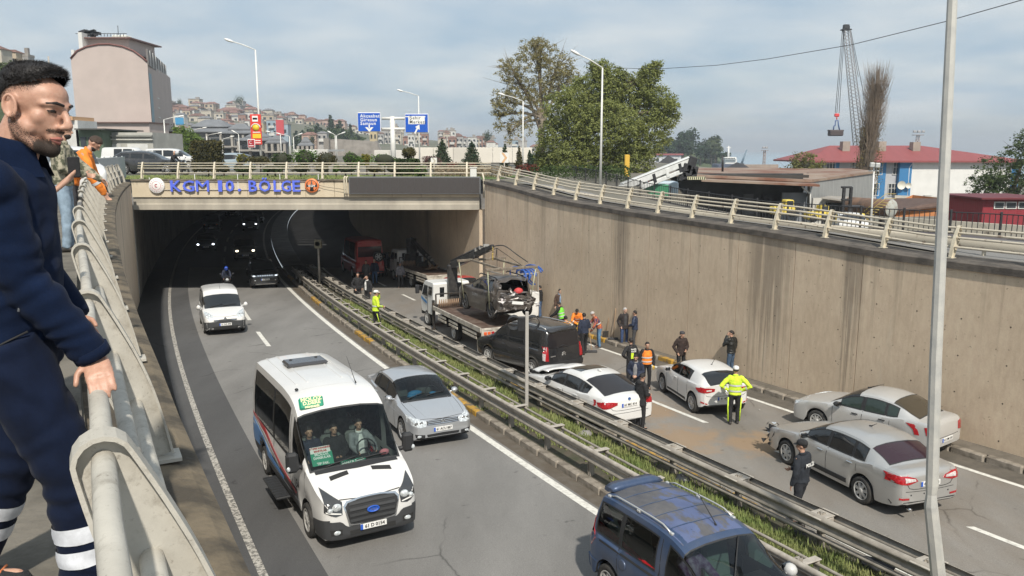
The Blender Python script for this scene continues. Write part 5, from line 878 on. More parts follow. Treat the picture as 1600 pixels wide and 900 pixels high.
def red_bus():
 L_=6.2;sp=dict(L=L_,W=2.0,H=2.75,deck=[(0,.8),(.1,1.1),(.8,1.25),(1.2,1.25),(L_,1.25)],roof=[(.6,1.25),(1.2,2.1),(1.7,2.5),(2.4,2.68),(L_-.2,2.70),(L_,2.60)],plan=[(0,.8),(.1,.92),(.5,1),(L_-.2,1),(L_,.95)],wr=[(0,.7),(.8,.88),(L_,.84)],sill=[(0,.3),(L_,.4)],wheels=(1.1,L_-1.6),wheel_r=.36,arch_r=.42,ws=(.7,1.6),side=[(1.0,1.8),(2.0,3.6),(3.7,5.6)],bulge=.03,rim_mat=HUBCAP,rim=(6,.2,.3));p=oR(587,444);h=rdh(p.y,True,0);d=Vc((math.cos(h),math.sin(h),0))
 c=Car('red_minibus','dark red minibus seen from behind with a spare wheel on its back door',Vc((p.x,p.y,rZ(p.y)))+d*(L_/2+1.5),h,sp,P_RED,cat='minibus');xo=L_/2;c.patch('rear_window',[(-.80,2.25),(.80,2.25)],[(-.82,1.55),(.82,1.55)],'B',GLASSR,off=.01,nx=8,ny=4);c.both('tail_light',[(.55,2.55),(.85,2.50)],[(.55,2.44),(.85,2.40)],'B',TAILR,off=.012,nx=3,ny=1);c.both('tail_light',[(.72,1.2),(.92,1.2)],[(.72,.8),(.92,.8)],'B',TAILR,off=.012,nx=3,ny=2)
 add_wheel(c.t,(-xo-.10,-.55,1.55),1,.36,.22,(6,.2,.3),HUBCAP);w=[o for o in c.t.children if o.name.startswith('wheel')][-1];w.name='spare_wheel';w.rotation_euler=(0,0,PI/2);c.patch('rear_bumper',[(-.9,.55),(.9,.55)],[(-.9,.35),(.9,.35)],'B',TRIM,off=.05,nx=8,ny=2);return c
red_bus()
# tow trucks
STEELD=mat('dark_worn_steel',(.04,.038,.036),.55,.3,col2=(.10,.075,.055),vq=6,fac=(.45,.7));BEDM=mat('rusty_bed_plate',(.085,.048,.034),.7,.1,col2=(.16,.12,.095),vq=2.2,bump=.2,bq=30);BEDW=mat('bed_side_paint',(.52,.49,.43),.6,col2=(.28,.25,.21),vq=4);STRAP=mat('lifting_strap',(.50,.50,.34),.8);LAMPO=mat('orange_tail_lamp',(.70,.12,.03),.2,coat=1.0)
def cab(t,x0,x1,z0,z1,w,m,stripe=None):
 """cab-over cab: outline in xz swept across, narrower at the roof""";o=[(x0,z0),(x1,z0),(x1+.06,z0+.35),(x1+.03,z0+.75),(x1-.30,z1-.10),(x1-.48,z1),(x0+.10,z1),(x0,z1-.08)];rs=[]
 for k,f in((-1,.0),(-.97,.04),(0,.05),(.97,.04),(1,.0)):
  rs.append([Vc((lerp(sum(p[0]for p in o)/8,x,.96+f),k*w/2*(1-.07*max(0,(z-z0-.75)/max(z1-z0-.75,.1))),lerp((z0+z1)/2,z,.97+f*.6)))for x,z in o])
 mb=MB();mb.rings(rs,True,True,smooth=False);c=mb.bd('cab',m,t);ya=w/2
 for sg in(1,-1):
  mb=MB();y=lambda z:sg*(ya*(1-.07*max(0,(z-z0-.75)/max(z1-z0-.75,.1)))+.006);za,zb=z0+.82,z1-.22;mb.add([(x1-.10,y(za),za),(x1-.95,y(za),za),(x1-.95,y(zb),zb),(x1-.40,y(zb),zb)],[(0,1,2,3)if sg>0 else(3,2,1,0)])
  if x1-x0>1.6:mb.add([(x1-1.05,y(za+.1),za+.1),(x0+.15,y(za+.1),za+.1),(x0+.15,y(zb),zb),(x1-1.05,y(zb),zb)],[(0,1,2,3)if sg>0 else(3,2,1,0)])
  mb.bd('side_window',GLASSD,c);mb=MB();mb.bb((x1+.05,sg*(ya+.18),z0+1.05),(.10,.20,.42),.03);mb.tu([(x1-.1,sg*ya*.95,z1-.35),(x1+.05,sg*(ya+.15),z0+1.25)],.015,5);mb.bd('wing_mirror',TRIM,t);mb=MB();mb.box((x1-.98,sg*(ya+.004),z0+.55),(.015,.01,1.0));mb.box((x1-.82,sg*(ya+.02),z0+.72),(.16,.03,.04));mb.bd('door_seam',SEAM,c)
  if stripe:
   mb=MB();mb.add([(x1,sg*(ya+.008),z0+.60),(x1-.9,sg*(ya+.008),z0+.45),(x1-.9,sg*(ya+.008),z0+.55),(x1,sg*(ya+.008),z0+.74)],[(0,1,2,3)if sg>0 else(3,2,1,0)]);mb.bd('blue_stripe',stripe,c)
 mb=MB();mb.add([(x1+.04,-ya*.86,z0+.80),(x1+.04,ya*.86,z0+.80),(x1-.27,ya*.80,z1-.16),(x1-.27,-ya*.80,z1-.16)],[(0,1,2,3)]);mb.bd('windshield',GLASSD,c);mb=MB();mb.add([(x0-.006,ya*.62,z1-.22),(x0-.006,-ya*.62,z1-.22),(x0-.006,-ya*.62,z1-.68),(x0-.006,ya*.62,z1-.68)],[(3,2,1,0)]);mb.bd('rear_window',GLASSD,c);mb=MB();mb.bb((x1+.05,0,z0-.02),(.16,w*.98,.30),.04);mb.bd('front_bumper',TRIM2,t);return c
def flatbed(name,label,loc,head,lit=True,stripe=None,crane='raised',lamps=True):
 t=thing(name,label,'tow truck',loc,head);t.rotation_euler=(0,.03,head);mb=MB();mb.box((.9,.36,.72),(8.2,.10,.24));mb.box((.9,-.36,.72),(8.2,.10,.24))
 for x in(-2.6,-1.4,1.2,2.2):mb.box((x,0,.72),(.1,.7,.18))
 mb.bb((1.5,.72,.62),(.9,.40,.42),.05);mb.bb((1.3,-.72,.62),(1.2,.40,.42),.05);mb.bd('chassis',UNDER,t);cab(t,3.0,4.75,.62,2.16,1.92,P_CAB,stripe)
 for x,tw in((3.94,0),(0,1)):
  for sg in(1,-1):
   add_wheel(t,(x,sg*.86,.38),sg,.38,.23 if not tw else .30,(6,.2,.36),HUBCAP)
 mb=MB();mb.box((-.5,0,1.06),(6.0,2.12,.07));b=mb.bd('bed',BEDM,t)
 for sg in(1,-1):
  mb=MB();mb.bb((-.5,sg*1.09,1.08),(6.02,.06,.20),.012);mb.bd('bed_rail',BEDW,t)
  for k in rg(3):
   mb=MB();mb.bb((-2.2 if k==0 else-.2+1.5*(k-1),sg*1.08,.84),(1.1 if k else 1.6,.04,.10),.008);mb.bb((-2.2 if k==0 else-.2+1.5*(k-1),sg*1.08,.68),(1.1 if k else 1.6,.04,.10),.008);mb.bd('side_guard',BEDW,t)
 mb=MB();mb.bb((-3.52,0,.98),(.08,2.16,.34),.01)
 for y in(-.8,-.3,.3,.8):mb.box((-3.57,y,1.10),(.03,.38,.05))
 rb=mb.bd('rear_bar',BEDW,t)
 if lamps:
  for sg in(1,-1):
   for k in rg(3):
    mb=MB();mb.bb((-3.57,sg*(.92-.16*k),.95),(.03,.13,.12),.015);mb.bd('tail_lamp',LAMPO if k<2 else TAILR,rb)
  mb=MB();mb.box((-3.575,.05,.96),(.01,.52,.11));pl=mb.bd('number_plate',PLATEW,rb);tP('plate_lettering','61 JZ 003',.095,INK,pl,fM((-3.583,.03,.96),(0,-1,0),(0,0,1)),0,.003);mb=MB();mb.box((-3.578,.29,.96),(.012,.05,.108));mb.bd('plate_band',PLATEB,pl)
 for sg in(1,-1):
  mb=MB();mb.bb((2.75,sg*1.0,.85),(.12,.12,1.1),.015);mb.bb((2.75,sg*1.0,.22),(.09,.09,.5),.01);mb.box((2.75,sg*1.0,.04),(.22,.22,.03));mb.bd('stabiliser_leg',STEELD,t)
 mb=MB();mb.bb((2.42,0,1.16),(.08,2.1,.16),.01);mb.box((2.42,.98,1.4),(.06,.06,.6));mb.box((2.42,-.98,1.4),(.06,.06,.6));mb.bb((2.42,0,1.72),(.06,2.0,.06),.01);mb.bd('headboard',STEELD,t);mb=MB()
 for k in rg(10):mb.tu([(2.05,.98-.10*k,1.12),(2.02,.93-.10*k,1.52)],.02,5);mb.tu([(2.05,.88-.10*k,1.12),(2.02,.93-.10*k,1.52)],.02,5)
 mb.bd('scissor_rack',mat('rust_rack',(.30,.20,.13),.8),t);mb=MB();mb.bb((2.0,-.4,1.25),(.3,.6,.3),.04);mb.bb((2.72,-.3,1.5),(.3,.7,.45),.04);mb.bd('winch',STEELD,t);return t
d1=Vc((-.40,.915,0)).normalized();h1=math.atan2(d1.y,d1.x);TOW=flatbed('tow_truck','white flatbed tow truck lifting a wrecked car with its crane',Vc((-1.62,34.35,rZ(34.35))),h1,stripe=mat('cab_stripe',(.05,.25,.55),.5));DARKB=mat('black_crane_paint',(.03,.03,.032),.45,.2,col2=(.07,.065,.06),vq=5)
def boom(t,base,tip,w0,w1,nm='crane_boom',label=None):
 base,tip=Vc(base),Vc(tip);d=(tip-base);L_=d.length;q=d.to_track_quat('X','Z').to_matrix();mb=MB()
 for a,b,w in((0,.62,w0),(.55,.88,lerp(w0,w1,.5)),(.85,1,w1)):
  mb.bb(base+d*((a+b)/2),(L_*(b-a),w*.8,w),.02,M=q)
 up=q@Vc((0,0,1));mb.tu([base+up*(w0*.75),base+d*.75+up*(w0*.72)],w0*.22,8)
 for k in rg(4):mb.tu([base+d*(.05+.04*k)+up*w0*.6+q@Vc((0,.09-.06*k,0)),base+d*.8+up*w0*.65+q@Vc((0,.09-.06*k,0))],.018,5)
 o=mb.bd(nm,DARKB,t)
 for k in rg(3):
  c=base+d*(.66+.10*k)+up*w0*.5;mb=MB();mb.bb(c,(.12,w0*.9,w0*.5),.02,M=q);mb.bd('boom_sleeve',mat('sleeve_grey',(.30,.29,.27),.5,.4),o)
 return o,q
mb=MB();mb.bb((2.72,.05,1.9),(.34,.42,2.2),.04);mb.bb((2.72,-.28,1.5),(.22,.22,1.3),.03);mb.la([(.30,0),(.30,.14),(.24,.16)],(2.72,.05,.85),n=16,caps=True);mb.bd('crane_column',DARKB,TOW)
def inv(t,p):
 bpy.context.view_layer.update();return t.matrix_world.inverted()@Vc(p)
tipw=at(770,385,33.2);bo,q=boom(TOW,(2.72,.05,2.95),inv(TOW,tipw),.30,.18);tP('boom_lettering','HİDROLİK',.17,PLATEW,bo,fM(Vc((2.72,.05,2.95)).lerp(inv(TOW,tipw),.40)+q@Vc((0,.135,-.02)),q@Vc((-1,0,0)),q@Vc((0,0,1))),0,.004);mb=MB();ti=inv(TOW,tipw);mb.tu([ti,ti+Vc((0,0,-.28))],.02,6)
for k in rg(4):mb.tu([ti+Vc((.03*(k%2),0,-.28-.07*k)),ti+Vc((0,.02,-.36-.07*k))],.03,6)
mb.bd('hook',mat('hook_yellow',(.50,.36,.10),.6),TOW);mb=MB();mb.tu(crom([tuple(ti),tuple(ti+Vc((-.5,-.3,.05))),tuple(ti+Vc((-.9,-.7,-.3))),tuple(ti+Vc((-1.1,-1.1,-.62)))],6),.022,6);mb.bd('hydraulic_hose',TRIM,TOW);wsp=spec_hatch(L=4.31,W_=1.80,H=1.62,deck=[(0,.75),(.05,.92),(.15,.98),(.5,1.05),(.95,1.09),(1.2,1.10),(2.0,1.06),(3.2,1.10),(4.0,1.12),(4.31,1.10)],roof=[(1.1,1.10),(1.5,1.32),(1.9,1.52),(2.2,1.60),(2.7,1.63),(3.6,1.60),(4.0,1.52),(4.25,1.20),(4.31,1.12)],wheels=(.82,3.49),wheel_r=.34,arch_r=.40,rim=(5,.2,.3),rim_mat=RIMD,side=[(1.5,2.2),(2.26,3.05),(3.12,3.6)],rw=(3.85,4.26))
wr_rear=at(768,487,31.6);wd=Vc((-.44,.90,0)).normalized();wn_=Vc((wd.y,-wd.x,0));wc=wr_rear+wn_*.82+wd*(3.49-4.31/2);wc.z-=.34;WRECK=Car('wrecked_car','crushed dark brown suv hanging from straps above the tow truck bed',wc,math.atan2(wd.y,wd.x),wsp,P_BROWN);bpy.context.view_layer.update()
def crumple(o,amt=.30,reach=1.5,seed=0):
 for v in o.data.vertices:
  x=v.co.x+4.31/2
  if x<reach:
   f=(1-x/reach)**1.3;n=noise.noise_vector(v.co*2.6+Vc((seed,3,1)))*amt*f+noise.noise_vector(v.co*7+Vc((seed,9,4)))*amt*.5*f;v.co+=n;v.co.x+=.25*f*(1.1-abs(v.co.y)*.5)
 o.data.update()
crumple(WRECK.body);rwin=WRECK.win.pop('rear_window',None)
if rwin:
 for ch in list(rwin.children):bpy.data.objects.remove(ch)
 bpy.data.objects.remove(rwin)
SCRAP=mat('torn_bare_metal',(.62,.60,.58),.35,.6,col2=(.15,.12,.11),vq=9);rnd=random.Random(11);mb=MB()
for _ in rg(95):
 p=Vc((-4.31/2+rnd.uniform(-.12,.30),rnd.uniform(-.86,.86),rnd.uniform(.38,1.12)));mb.add([p+Vc((rnd.uniform(-.10,.10),rnd.uniform(-.22,.22),rnd.uniform(-.09,.09)))for _ in rg(3)],[(0,1,2)])
mb.bd('torn_tailgate',SCRAP,WRECK.t);mb=MB()
for _ in rg(20):
 p=Vc((-4.31/2+rnd.uniform(.0,.4),rnd.uniform(.55,.88),rnd.uniform(.7,1.15)));mb.add([p+Vc((rnd.uniform(-.08,.08),rnd.uniform(-.10,.1),rnd.uniform(-.09,.09)))for _ in rg(3)],[(0,1,2)])
mb.bd('broken_lamp',TAILC,WRECK.t);mb=MB();mb.ell((-1.75,-.2,1.10),(.16,.20,.15));mb.bd('red_bag',mat('red_bag',(.5,.05,.05),.7),WRECK.t);mb=MB();mb.ell((-1.75,.25,1.06),(.14,.22,.11));mb.bd('white_bag',mat('white_bag',(.6,.58,.55),.7),WRECK.t);mb=MB();mb.bb((-2.28,.1,.72),(.05,.50,.12),.01,M=Matrix.Rotation(R(8),3,'X'));mb.bd('number_plate',PLATEW,WRECK.t)
for sg in(1,-1):
 mb=MB();mb.tu([(.25,sg*.62,1.64),(.1,sg*.62,1.70),(-1.35,sg*.62,1.66),(-1.5,sg*.62,1.60)],.025,6);mb.bd('roof_rail',TRIM,WRECK.t)
tP('side_lettering','DUSTER',.17,mat('faded_lettering',(.3,.3,.3),.5),WRECK.t,fM(WRECK.hit(.15,.82,'L')[0]+Vc((0,.012,0)),(-1,0,0),(0,0,1)),0,.002);fr=thing('spreader_frame','rusty rectangular lifting frame with straps hanging from the crane hook','frame',wc+Vc((0,0,2.08)),math.atan2(wd.y,wd.x));FRM=mat('frame_steel',(.16,.13,.10),.7,.2,col2=(.27,.23,.18),vq=5)
for x in(1.45,-1.55):
 mb=MB();mb.bb((x,0,0),(.10,2.3,.10),.012);mb.bd('beam',FRM,fr)
for y in(.55,-.55):
 mb=MB();mb.bb((-.05,y,.02),(3.1,.09,.08),.01);mb.bd('beam',FRM,fr)
for x,wx in((1.45,1.33),(-1.55,-1.33)):
 for y in(1.08,-1.08):
  mb=MB();e=Vc((wx,y*.84,-2.08+.45));mb.tu([(x,y,0),e],[(.045,.012),(.045,.012)],6);mb.bd('strap',STRAP,fr)
for y in(.55,-.55):
 for x in(1.2,-1.3):
  mb=MB();mb.tu([(x,y,.06),Vc((-.1,0,.66))],.014,5);mb.bd('chain',STEELD,fr)
p2=Vc((-5.65,51.6,rZ(51.6)));TOW2=flatbed('tow_truck','older white tow truck with a folded crane parked in the underpass shade',p2,rdh(51,True,3),lamps=False);mb=MB();mb.bb((2.72,0,1.9),(.5,.6,2.1),.05);mb.bb((2.5,.4,1.5),(.4,.4,.9),.05);mb.bd('crane_column',DARKB,TOW2);boom(TOW2,(2.72,0,2.8),(-1.2,-.3,1.45),.26,.16);mb=MB()
for k in rg(14):mb.tu([(-.9+random.uniform(-.4,.4),random.uniform(-.6,.2),1.15+random.uniform(0,.35))for _ in rg(3)],.03,5)
mb.bd('chain_pile',mat('rust_chain',(.28,.18,.11),.8),TOW2);RP=Car('pickup_truck','red pick-up cab showing between the two tow trucks',Vc((-2.75,42.2,rZ(42.2))),rdh(42,True,4),spec_hatch(L=4.6,W_=1.78,H=1.78,deck=[(0,.8),(.1,1.0),(.5,1.08),(1.1,1.12),(4.6,1.10)],roof=[(1.0,1.12),(1.4,1.5),(1.75,1.74),(2.3,1.80),(2.75,1.76),(2.9,1.5),(2.98,1.12)],ws=(1.05,1.65),rw=(2.78,2.95),side=[(1.35,2.1),(2.18,2.66)],wr=[(0,.7),(1,.86),(1.6,.82),(2.8,.80),(3.0,.86),(4.6,.86)],wheels=(.85,3.7),wheel_r=.35,arch_r=.41,black_pillars=[(2.1,2.18)]),P_RED,cat='pickup truck')
UT=Car('works_truck','white works truck loaded with coiled blue hose and barrels by the wall',Vc((-.55,39.9,rZ(39.9))),rdh(40,True,3),spec_hatch(L=5.2,W_=1.86,H=1.85,deck=[(0,.8),(.1,1.0),(.5,1.10),(1.1,1.15),(2.9,1.12),(3.0,1.02),(5.2,1.0)],roof=[(1.0,1.15),(1.4,1.55),(1.75,1.80),(2.3,1.87),(2.8,1.84),(2.98,1.6),(3.05,1.1)],ws=(1.05,1.65),rw=(2.84,3.0),side=[(1.35,2.05),(2.15,2.72)],wr=[(0,.7),(1,.86),(1.6,.82),(2.8,.82),(3.1,.90),(5.2,.92)],wheels=(.9,4.1),wheel_r=.36,arch_r=.42,black_pillars=[(2.05,2.15)]),P_CAB,cat='truck')
mb=MB();mb.bb((-1.35,0,1.25),(2.2,1.8,.55),.03);mb.bd('load_box',P_CAB,UT.t);mb=MB()
for x in(-.35,-2.4):
 for y in(.85,-.85):mb.bb((x,y,1.95),(.06,.06,1.0),.01)
 mb.bb((x,0,2.45),(.06,1.76,.06),.01)
for y in(.85,-.85):mb.bb((-1.37,y,2.45),(2.1,.06,.06),.01)
mb.bd('load_rack',mat('rack_steel',(.3,.28,.25),.6),UT.t);HOSE=mat('blue_hose',(.03,.10,.38),.5);ho=thing('hose_coil','bundle of bright blue hose slung over the rack of the works truck','hose',UT.t.location+Vc((.85,-1.5,2.30)),UT.t.rotation_euler.z);mb=MB()
for k in rg(9):
 r_=rnd.uniform(.34,.80);y=rnd.uniform(-.9,.2);k0=rnd.uniform(-.6,.6);mb.tu([(-.1+r_*1.15*math.cos(a),y+.05*math.sin(a*2),.06+r_*.62*math.sin(a))for a in[k0-1.2+(4.6+k0)*q/20 for q in rg(21)]],.035,6)
mb.bd('hose',HOSE,ho)
for x,y,cm,lab in((-1.0,.45,mat('yellow_barrel',(.6,.42,.05),.5),'yellow barrel standing in the works truck load box'),(-1.9,-.3,mat('white_barrel',(.6,.6,.58),.5),'white barrel standing in the works truck load box')):
 mw=Matrix.Rotation(UT.t.rotation_euler.z,3,'Z')@Vc((x,y,1.5));b_=MB();b_.la([(.18,0),(.20,.03),(.20,.22),(.21,.24),(.20,.26),(.20,.46),(.18,.50),(.01,.50)],n=14);o=b_.bd('barrel',cm);o.location=UT.t.location+mw;tag(o,lab,'barrel')
mw=Matrix.Rotation(UT.t.rotation_euler.z,3,'Z')@Vc((-2.0,.45,1.53));cn=thing('traffic_cone','orange traffic cone with a pale band in the works truck load box','cone',UT.t.location+mw);mb=MB();mb.la([(.14,.02),(.03,.52),(.005,.52)],n=12);mb.box((0,0,.01),(.32,.32,.03));mb.bd('cone_body',mat('cone_orange',(.75,.17,.04),.6),cn);mb=MB();mb.la([(.106,.20),(.074,.34)],n=12);mb.bd('band',PLATEW,cn)
# people
TMP=bpy.data.scenes.new('workshop');_shop={}
def remesh(mb,voxel,smooth=2,wrinkle=.0,seed=0,wscale=9.0,stretch=1.0):
 """fuse overlapping volumes into one continuous surface""";me=mb.mesh('tmp',[])
 if 'o' not in _shop:
  o=bpy.data.objects.new('tmp',me);TMP.collection.objects.link(o);m=o.modifiers.new('r','REMESH');m.mode='VOXEL';m.adaptivity=0;o.modifiers.new('s','SMOOTH');_shop['o']=o;_shop['old']=[]
 o=_shop['o'];o.data=me;_shop['old'].append(me);o.modifiers['r'].voxel_size=voxel;o.modifiers['s'].iterations=smooth;o.modifiers['s'].factor=.5;vl=TMP.view_layers[0];vl.update();dg=vl.depsgraph;dg.update();res=bpy.data.meshes.new_from_object(o.evaluated_get(dg))
 if wrinkle:
  sd_=Vc((seed,seed*1.7,seed*.3));N_=len(res.vertices);co=[.0]*(3*N_);nn=[.0]*(3*N_);res.vertices.foreach_get('co',co);res.vertices.foreach_get('normal',nn)
  for i in rg(0,3*N_,3):
   q=Vc((co[i]*wscale,co[i+1]*wscale,co[i+2]*wscale*stretch));k=wrinkle*(noise.noise(q+sd_)+.5*noise.noise(q*2.3+sd_));co[i]+=nn[i]*k;co[i+1]+=nn[i+1]*k;co[i+2]+=nn[i+2]*k
  res.vertices.foreach_set('co',co);res.update()
 res.polygons.foreach_set('use_smooth',[True]*len(res.polygons));res.materials.clear();return res
SKIN=mat('skin',(.46,.27,.19),.55,var=.12,vq=9);SKIN2=mat('skin_fair',(.52,.33,.25),.55,var=.1,vq=9);HAIRB=mat('black_hair',(.014,.011,.010),.65,bump=.6,bq=60);HAIRG=mat('grey_hair',(.42,.41,.40),.8,bump=.6,bq=60);EYEM=mat('eye_dark',(.02,.015,.012),.2);_cl={}
def cloth(name,col,col2=None,rough=.85):
 if name not in _cl:_cl[name]=mat(name,col,rough,var=0 if col2 else .22,vq=7,col2=col2,bump=.25,bq=70)
 return _cl[name]
BLK=cloth('black_cloth',(.016,.016,.018));NAVY=cloth('navy_cloth',(.018,.026,.052));DGREY=cloth('dark_grey_cloth',(.055,.055,.06));BROWN=cloth('brown_cloth',(.075,.045,.032));DBROWN=cloth('dark_brown_cloth',(.035,.022,.018));JEANS=cloth('blue_jeans',(.06,.11,.21));LJEANS=cloth('pale_jeans',(.24,.32,.40));ORANGE=cloth('orange_hivis',(.85,.24,.03));ORANGE2=cloth('amber_hivis',(.85,.34,.05));LIME=cloth('lime_hivis',(.62,.85,.05));GREEN_=cloth('green_hivis',(.20,.72,.06));GREYJ=cloth('grey_jacket',(.22,.22,.25),(.09,.09,.11));SHOE=cloth('dark_shoe',(.025,.022,.02),rough=.6);WHITEC=cloth('white_cloth',(.68,.68,.66));BLUESH=cloth('blue_shirt',(.20,.29,.42))
REFL=mat('reflective_band',(.62,.63,.63),.35,.2);GLOVE=cloth('yellow_glove',(.75,.48,.05));NAVYP=cloth('navy_puffer',(.02,.032,.07),rough=.5);BLKP=cloth('black_puffer',(.014,.015,.014),rough=.45);ARM=dict(down=((.255,-.03,1.13),(.265,.05,.88)),pocket=((.30,-.06,1.13),(.21,.10,.93)),front=((.25,.02,1.14),(.07,.27,1.07)),phone=((.27,.16,1.20),(.12,.11,1.55)),face=((.25,.22,1.26),(.07,.17,1.56)),hips=((.42,-.09,1.17),(.20,.05,1.02)),shovel=((.24,.22,1.14),(.06,.42,.98)),shovel2=((.22,.26,1.24),(-.02,.42,1.22)),behind=((.25,-.12,1.15),(.06,-.17,.98)),reach=((.24,.24,1.22),(.20,.50,1.13)),rail=((.26,.18,1.18),(.20,.44,1.0)))
def hand(mb,w,d,side,curl=.5,s=1.0,n=6):
 """palm, four bent fingers and a thumb continuing direction d from the wrist w; side points to the thumb""";w=Vc(w);d=Vc(d).normalized();side=Vc(side);side=(side-d*side.dot(d)).normalized();nn=d.cross(side);mb.tu([w-d*.02*s,w+d*.03*s,w+d*.085*s],[(.026*s,.017*s),(.040*s,.016*s),(.042*s,.014*s)],8,up=side)
 for k,(off,ln)in enumerate(((.031,.070),(.011,.080),(-.010,.074),(-.030,.058))):
  b=w+d*.078*s+side*off*s;a1,a2,a3=curl*.5,curl*1.3,curl*2.0;p=[b]
  for a,f in((a1,.42),(a2,.33),(a3,.25)):p.append(p[-1]+(d*math.cos(a)+nn*math.sin(a))*ln*f*s)
  mb.tu(p,[.0092*s,.009*s,.0085*s,.0072*s],n,rc=True)
 b=w+d*.022*s+side*.032*s;mb.tu([b,b+(side*.7+d*.7)*.035*s+nn*.008*s,b+(side*.55+d*.85)*.062*s+nn*.02*s],[.012*s,.0105*s,.0085*s],n,rc=True)
def pS(label,pos,face,H=1.74,top=BLK,bottom=BLK,pose=None,hair=HAIRB,cap=None,vest=None,bands=None,coat=0,skin=SKIN,group=None,gloves=None,beard=False,hood=False,shirt=None,open_=False,vox=.014,puffy=False,band_m=None,legs=None,sleeves=True):
 P=dict(lean=2,armL='down',armR='down',stride=.0,yaw=0,nod=0,curl=.6);P.update(pose or{});s=H/1.74;t=thing('person',label,'person',pos,face,group);t.scale=(s,s,s);lean=Matrix.Rotation(-R(P['lean']),3,'X');piv=Vc((0,0,.95))
 def up(p):p=Vc(p);return lean@(p-piv)+piv
 sh={1:up((.185,-.01,1.415)),-1:up((-.185,-.01,1.415))};arms={}
 for sg,k in((1,'armR'),(-1,'armL')):
  a=ARM[P[k]]if isinstance(P[k],str)else P[k];arms[sg]=[sh[sg]]+[up((sg*q[0],q[1],q[2]))for q in a]
 st=P['stride'];hips={sg:Vc((sg*.092,0,.90))for sg in(1,-1)};ank={1:Vc((.11,st*.5,.085+max(0,-st)*.10)),-1:Vc((-.11,-st*.5,.085+max(0,st)*.10))};knee={sg:hips[sg].lerp(ank[sg],.5)+Vc((sg*.012,.03+abs(st)*.12,0))for sg in(1,-1)};spine=[up((0,-.005,z))for z in(.88,1.0,1.12,1.26,1.38,1.45)];srad=[(.165,.115),(.150,.105),(.155,.110),(.172,.120),(.165,.100),(.075,.065)];neck0,neck1=up((0,-.01,1.44)),up((0,.012,1.56))
 hq=lean@Matrix.Rotation(R(P['yaw']),3,'Z')@Matrix.Rotation(-R(P['nod']),3,'X');hc=up((0,.02,1.635));hp=lambda x,y,z:hc+hq@Vc((x,y,z));mb=MB();mb.tu(spine,srad,12,up=(1,0,0));mb.tu([neck0,neck1],[.056,.052],10);mb.ell(hp(0,-.008,.02),(.074,.094,.098),14,10,M=hq);mb.ell(hp(0,.035,-.055),(.052,.056,.052),12,8,M=hq);mb.tu([hp(0,.085,.012),hp(0,.108,-.022)],[.010,.015],6,rc=True);mb.ell(hp(0,.088,-.055),(.026,.012,.010),8,6,M=hq)
 mb.tu([hp(-.05,.076,.030),hp(.05,.076,.030)],.011,6,rc=True)
 for sg in(1,-1):
  mb.ell(hp(sg*.077,-.01,-.002),(.010,.020,.030),8,6,M=hq);a=arms[sg];mb.tu(a,[(.050,.050),(.038,.038),(.026,.024)],8,rc=True);d=(a[2]-a[1]).normalized();side=Vc((-sg*.6,.6,.2))if abs(d.z)>.5 else Vc((-sg*.3,0,1));hand(mb,a[2],d,side,P['curl']);mb.tu([hips[sg],knee[sg],ank[sg]],[.085,.056,.036],10);mb.tu([ank[sg]+Vc((0,-.03,-.04)),ank[sg]+Vc((0,.15,-.055))],[(.034,.03),(.034,.02)],8,rc=True)
 me=remesh(mb,vox,1);me.materials.append(skin);link('body',me,t)
 for sg in(1,-1):
  mb=MB();mb.ell(hp(sg*.030,.082,.010),(.010,.007,.006),6,4,M=hq);mb.bd('eye',EYEM,t)
 bt=MB();g=.014;bt.tu([spine[0]+Vc((0,0,.10)),Vc((0,0,.90)),Vc((0,0,.84))],[(.160,.115),(.172,.125),(.150,.115)],12,up=(1,0,0))
 for sg in(1,-1):bt.tu([hips[sg]+Vc((0,0,.02)),hips[sg].lerp(knee[sg],.5),knee[sg],knee[sg].lerp(ank[sg],.6),ank[sg]+Vc((0,-.005,-.025))],[.098,.086,.072,.062,.060],10)
 seed=hash(label)%97 if False else sum(ord(c)for c in label)%97;me=remesh(bt,.02,2,.007,seed,8,1.5);me.materials.append(bottom);tr=link('trousers',me,t)
 for sg in(1,-1):
  mb=MB();c=ank[sg];z0=c.z-.085;rs=[]
  for y,w,h in((-.085,.032,.05),(-.06,.042,.085),(0,.044,.10),(.06,.046,.07),(.12,.048,.052),(.165,.036,.045),(.18,.02,.03)):
   rs.append([Vc((c.x+w*math.cos(a),c.y+y,z0+max(0,h*(.5+.5*math.sin(a)))))for a in[2*PI*k/10 for k in rg(10)]])
  mb.rings(rs);mb.bd('shoe',SHOE if bottom is not None else skin,t)
 e=.022 if not puffy else .036;jb=MB();base=.86-coat;sp=[up((0,0,1.46)),up((0,-.004,1.40)),up((0,-.004,1.27)),up((0,0,1.12)),up((0,0,1.0)),Vc((0,0,.90))]+([Vc((0,0,base))]if coat>.03 else[]);sr=[(.085+e,.07+e),(.160+e,.100+e),(.172+e,.118+e),(.158+e,.113+e),(.158+e,.112+e),(.172+e,.124+e)]+([(.182+e,.13+e)]if coat>.03 else[]);jb.tu(sp,sr,14,up=(1,0,0))
 for sg in(1,-1):
  a=arms[sg]
  if sleeves:
   pts=[a[0]+Vc((-sg*.03,0,0)),a[0].lerp(a[1],.45),a[1],a[1].lerp(a[2],.55),a[2]-(a[2]-a[1]).normalized()*.015];jb.tu(pts,[.062+e*.8,.052+e,.046+e,.038+e,.034+e*.7],10,rc=True)
  else:
   jb.tu([a[0]+Vc((-sg*.03,0,0)),a[0].lerp(a[1],.5),a[0].lerp(a[1],.75)],[.062+e,.056+e,.054+e],10)
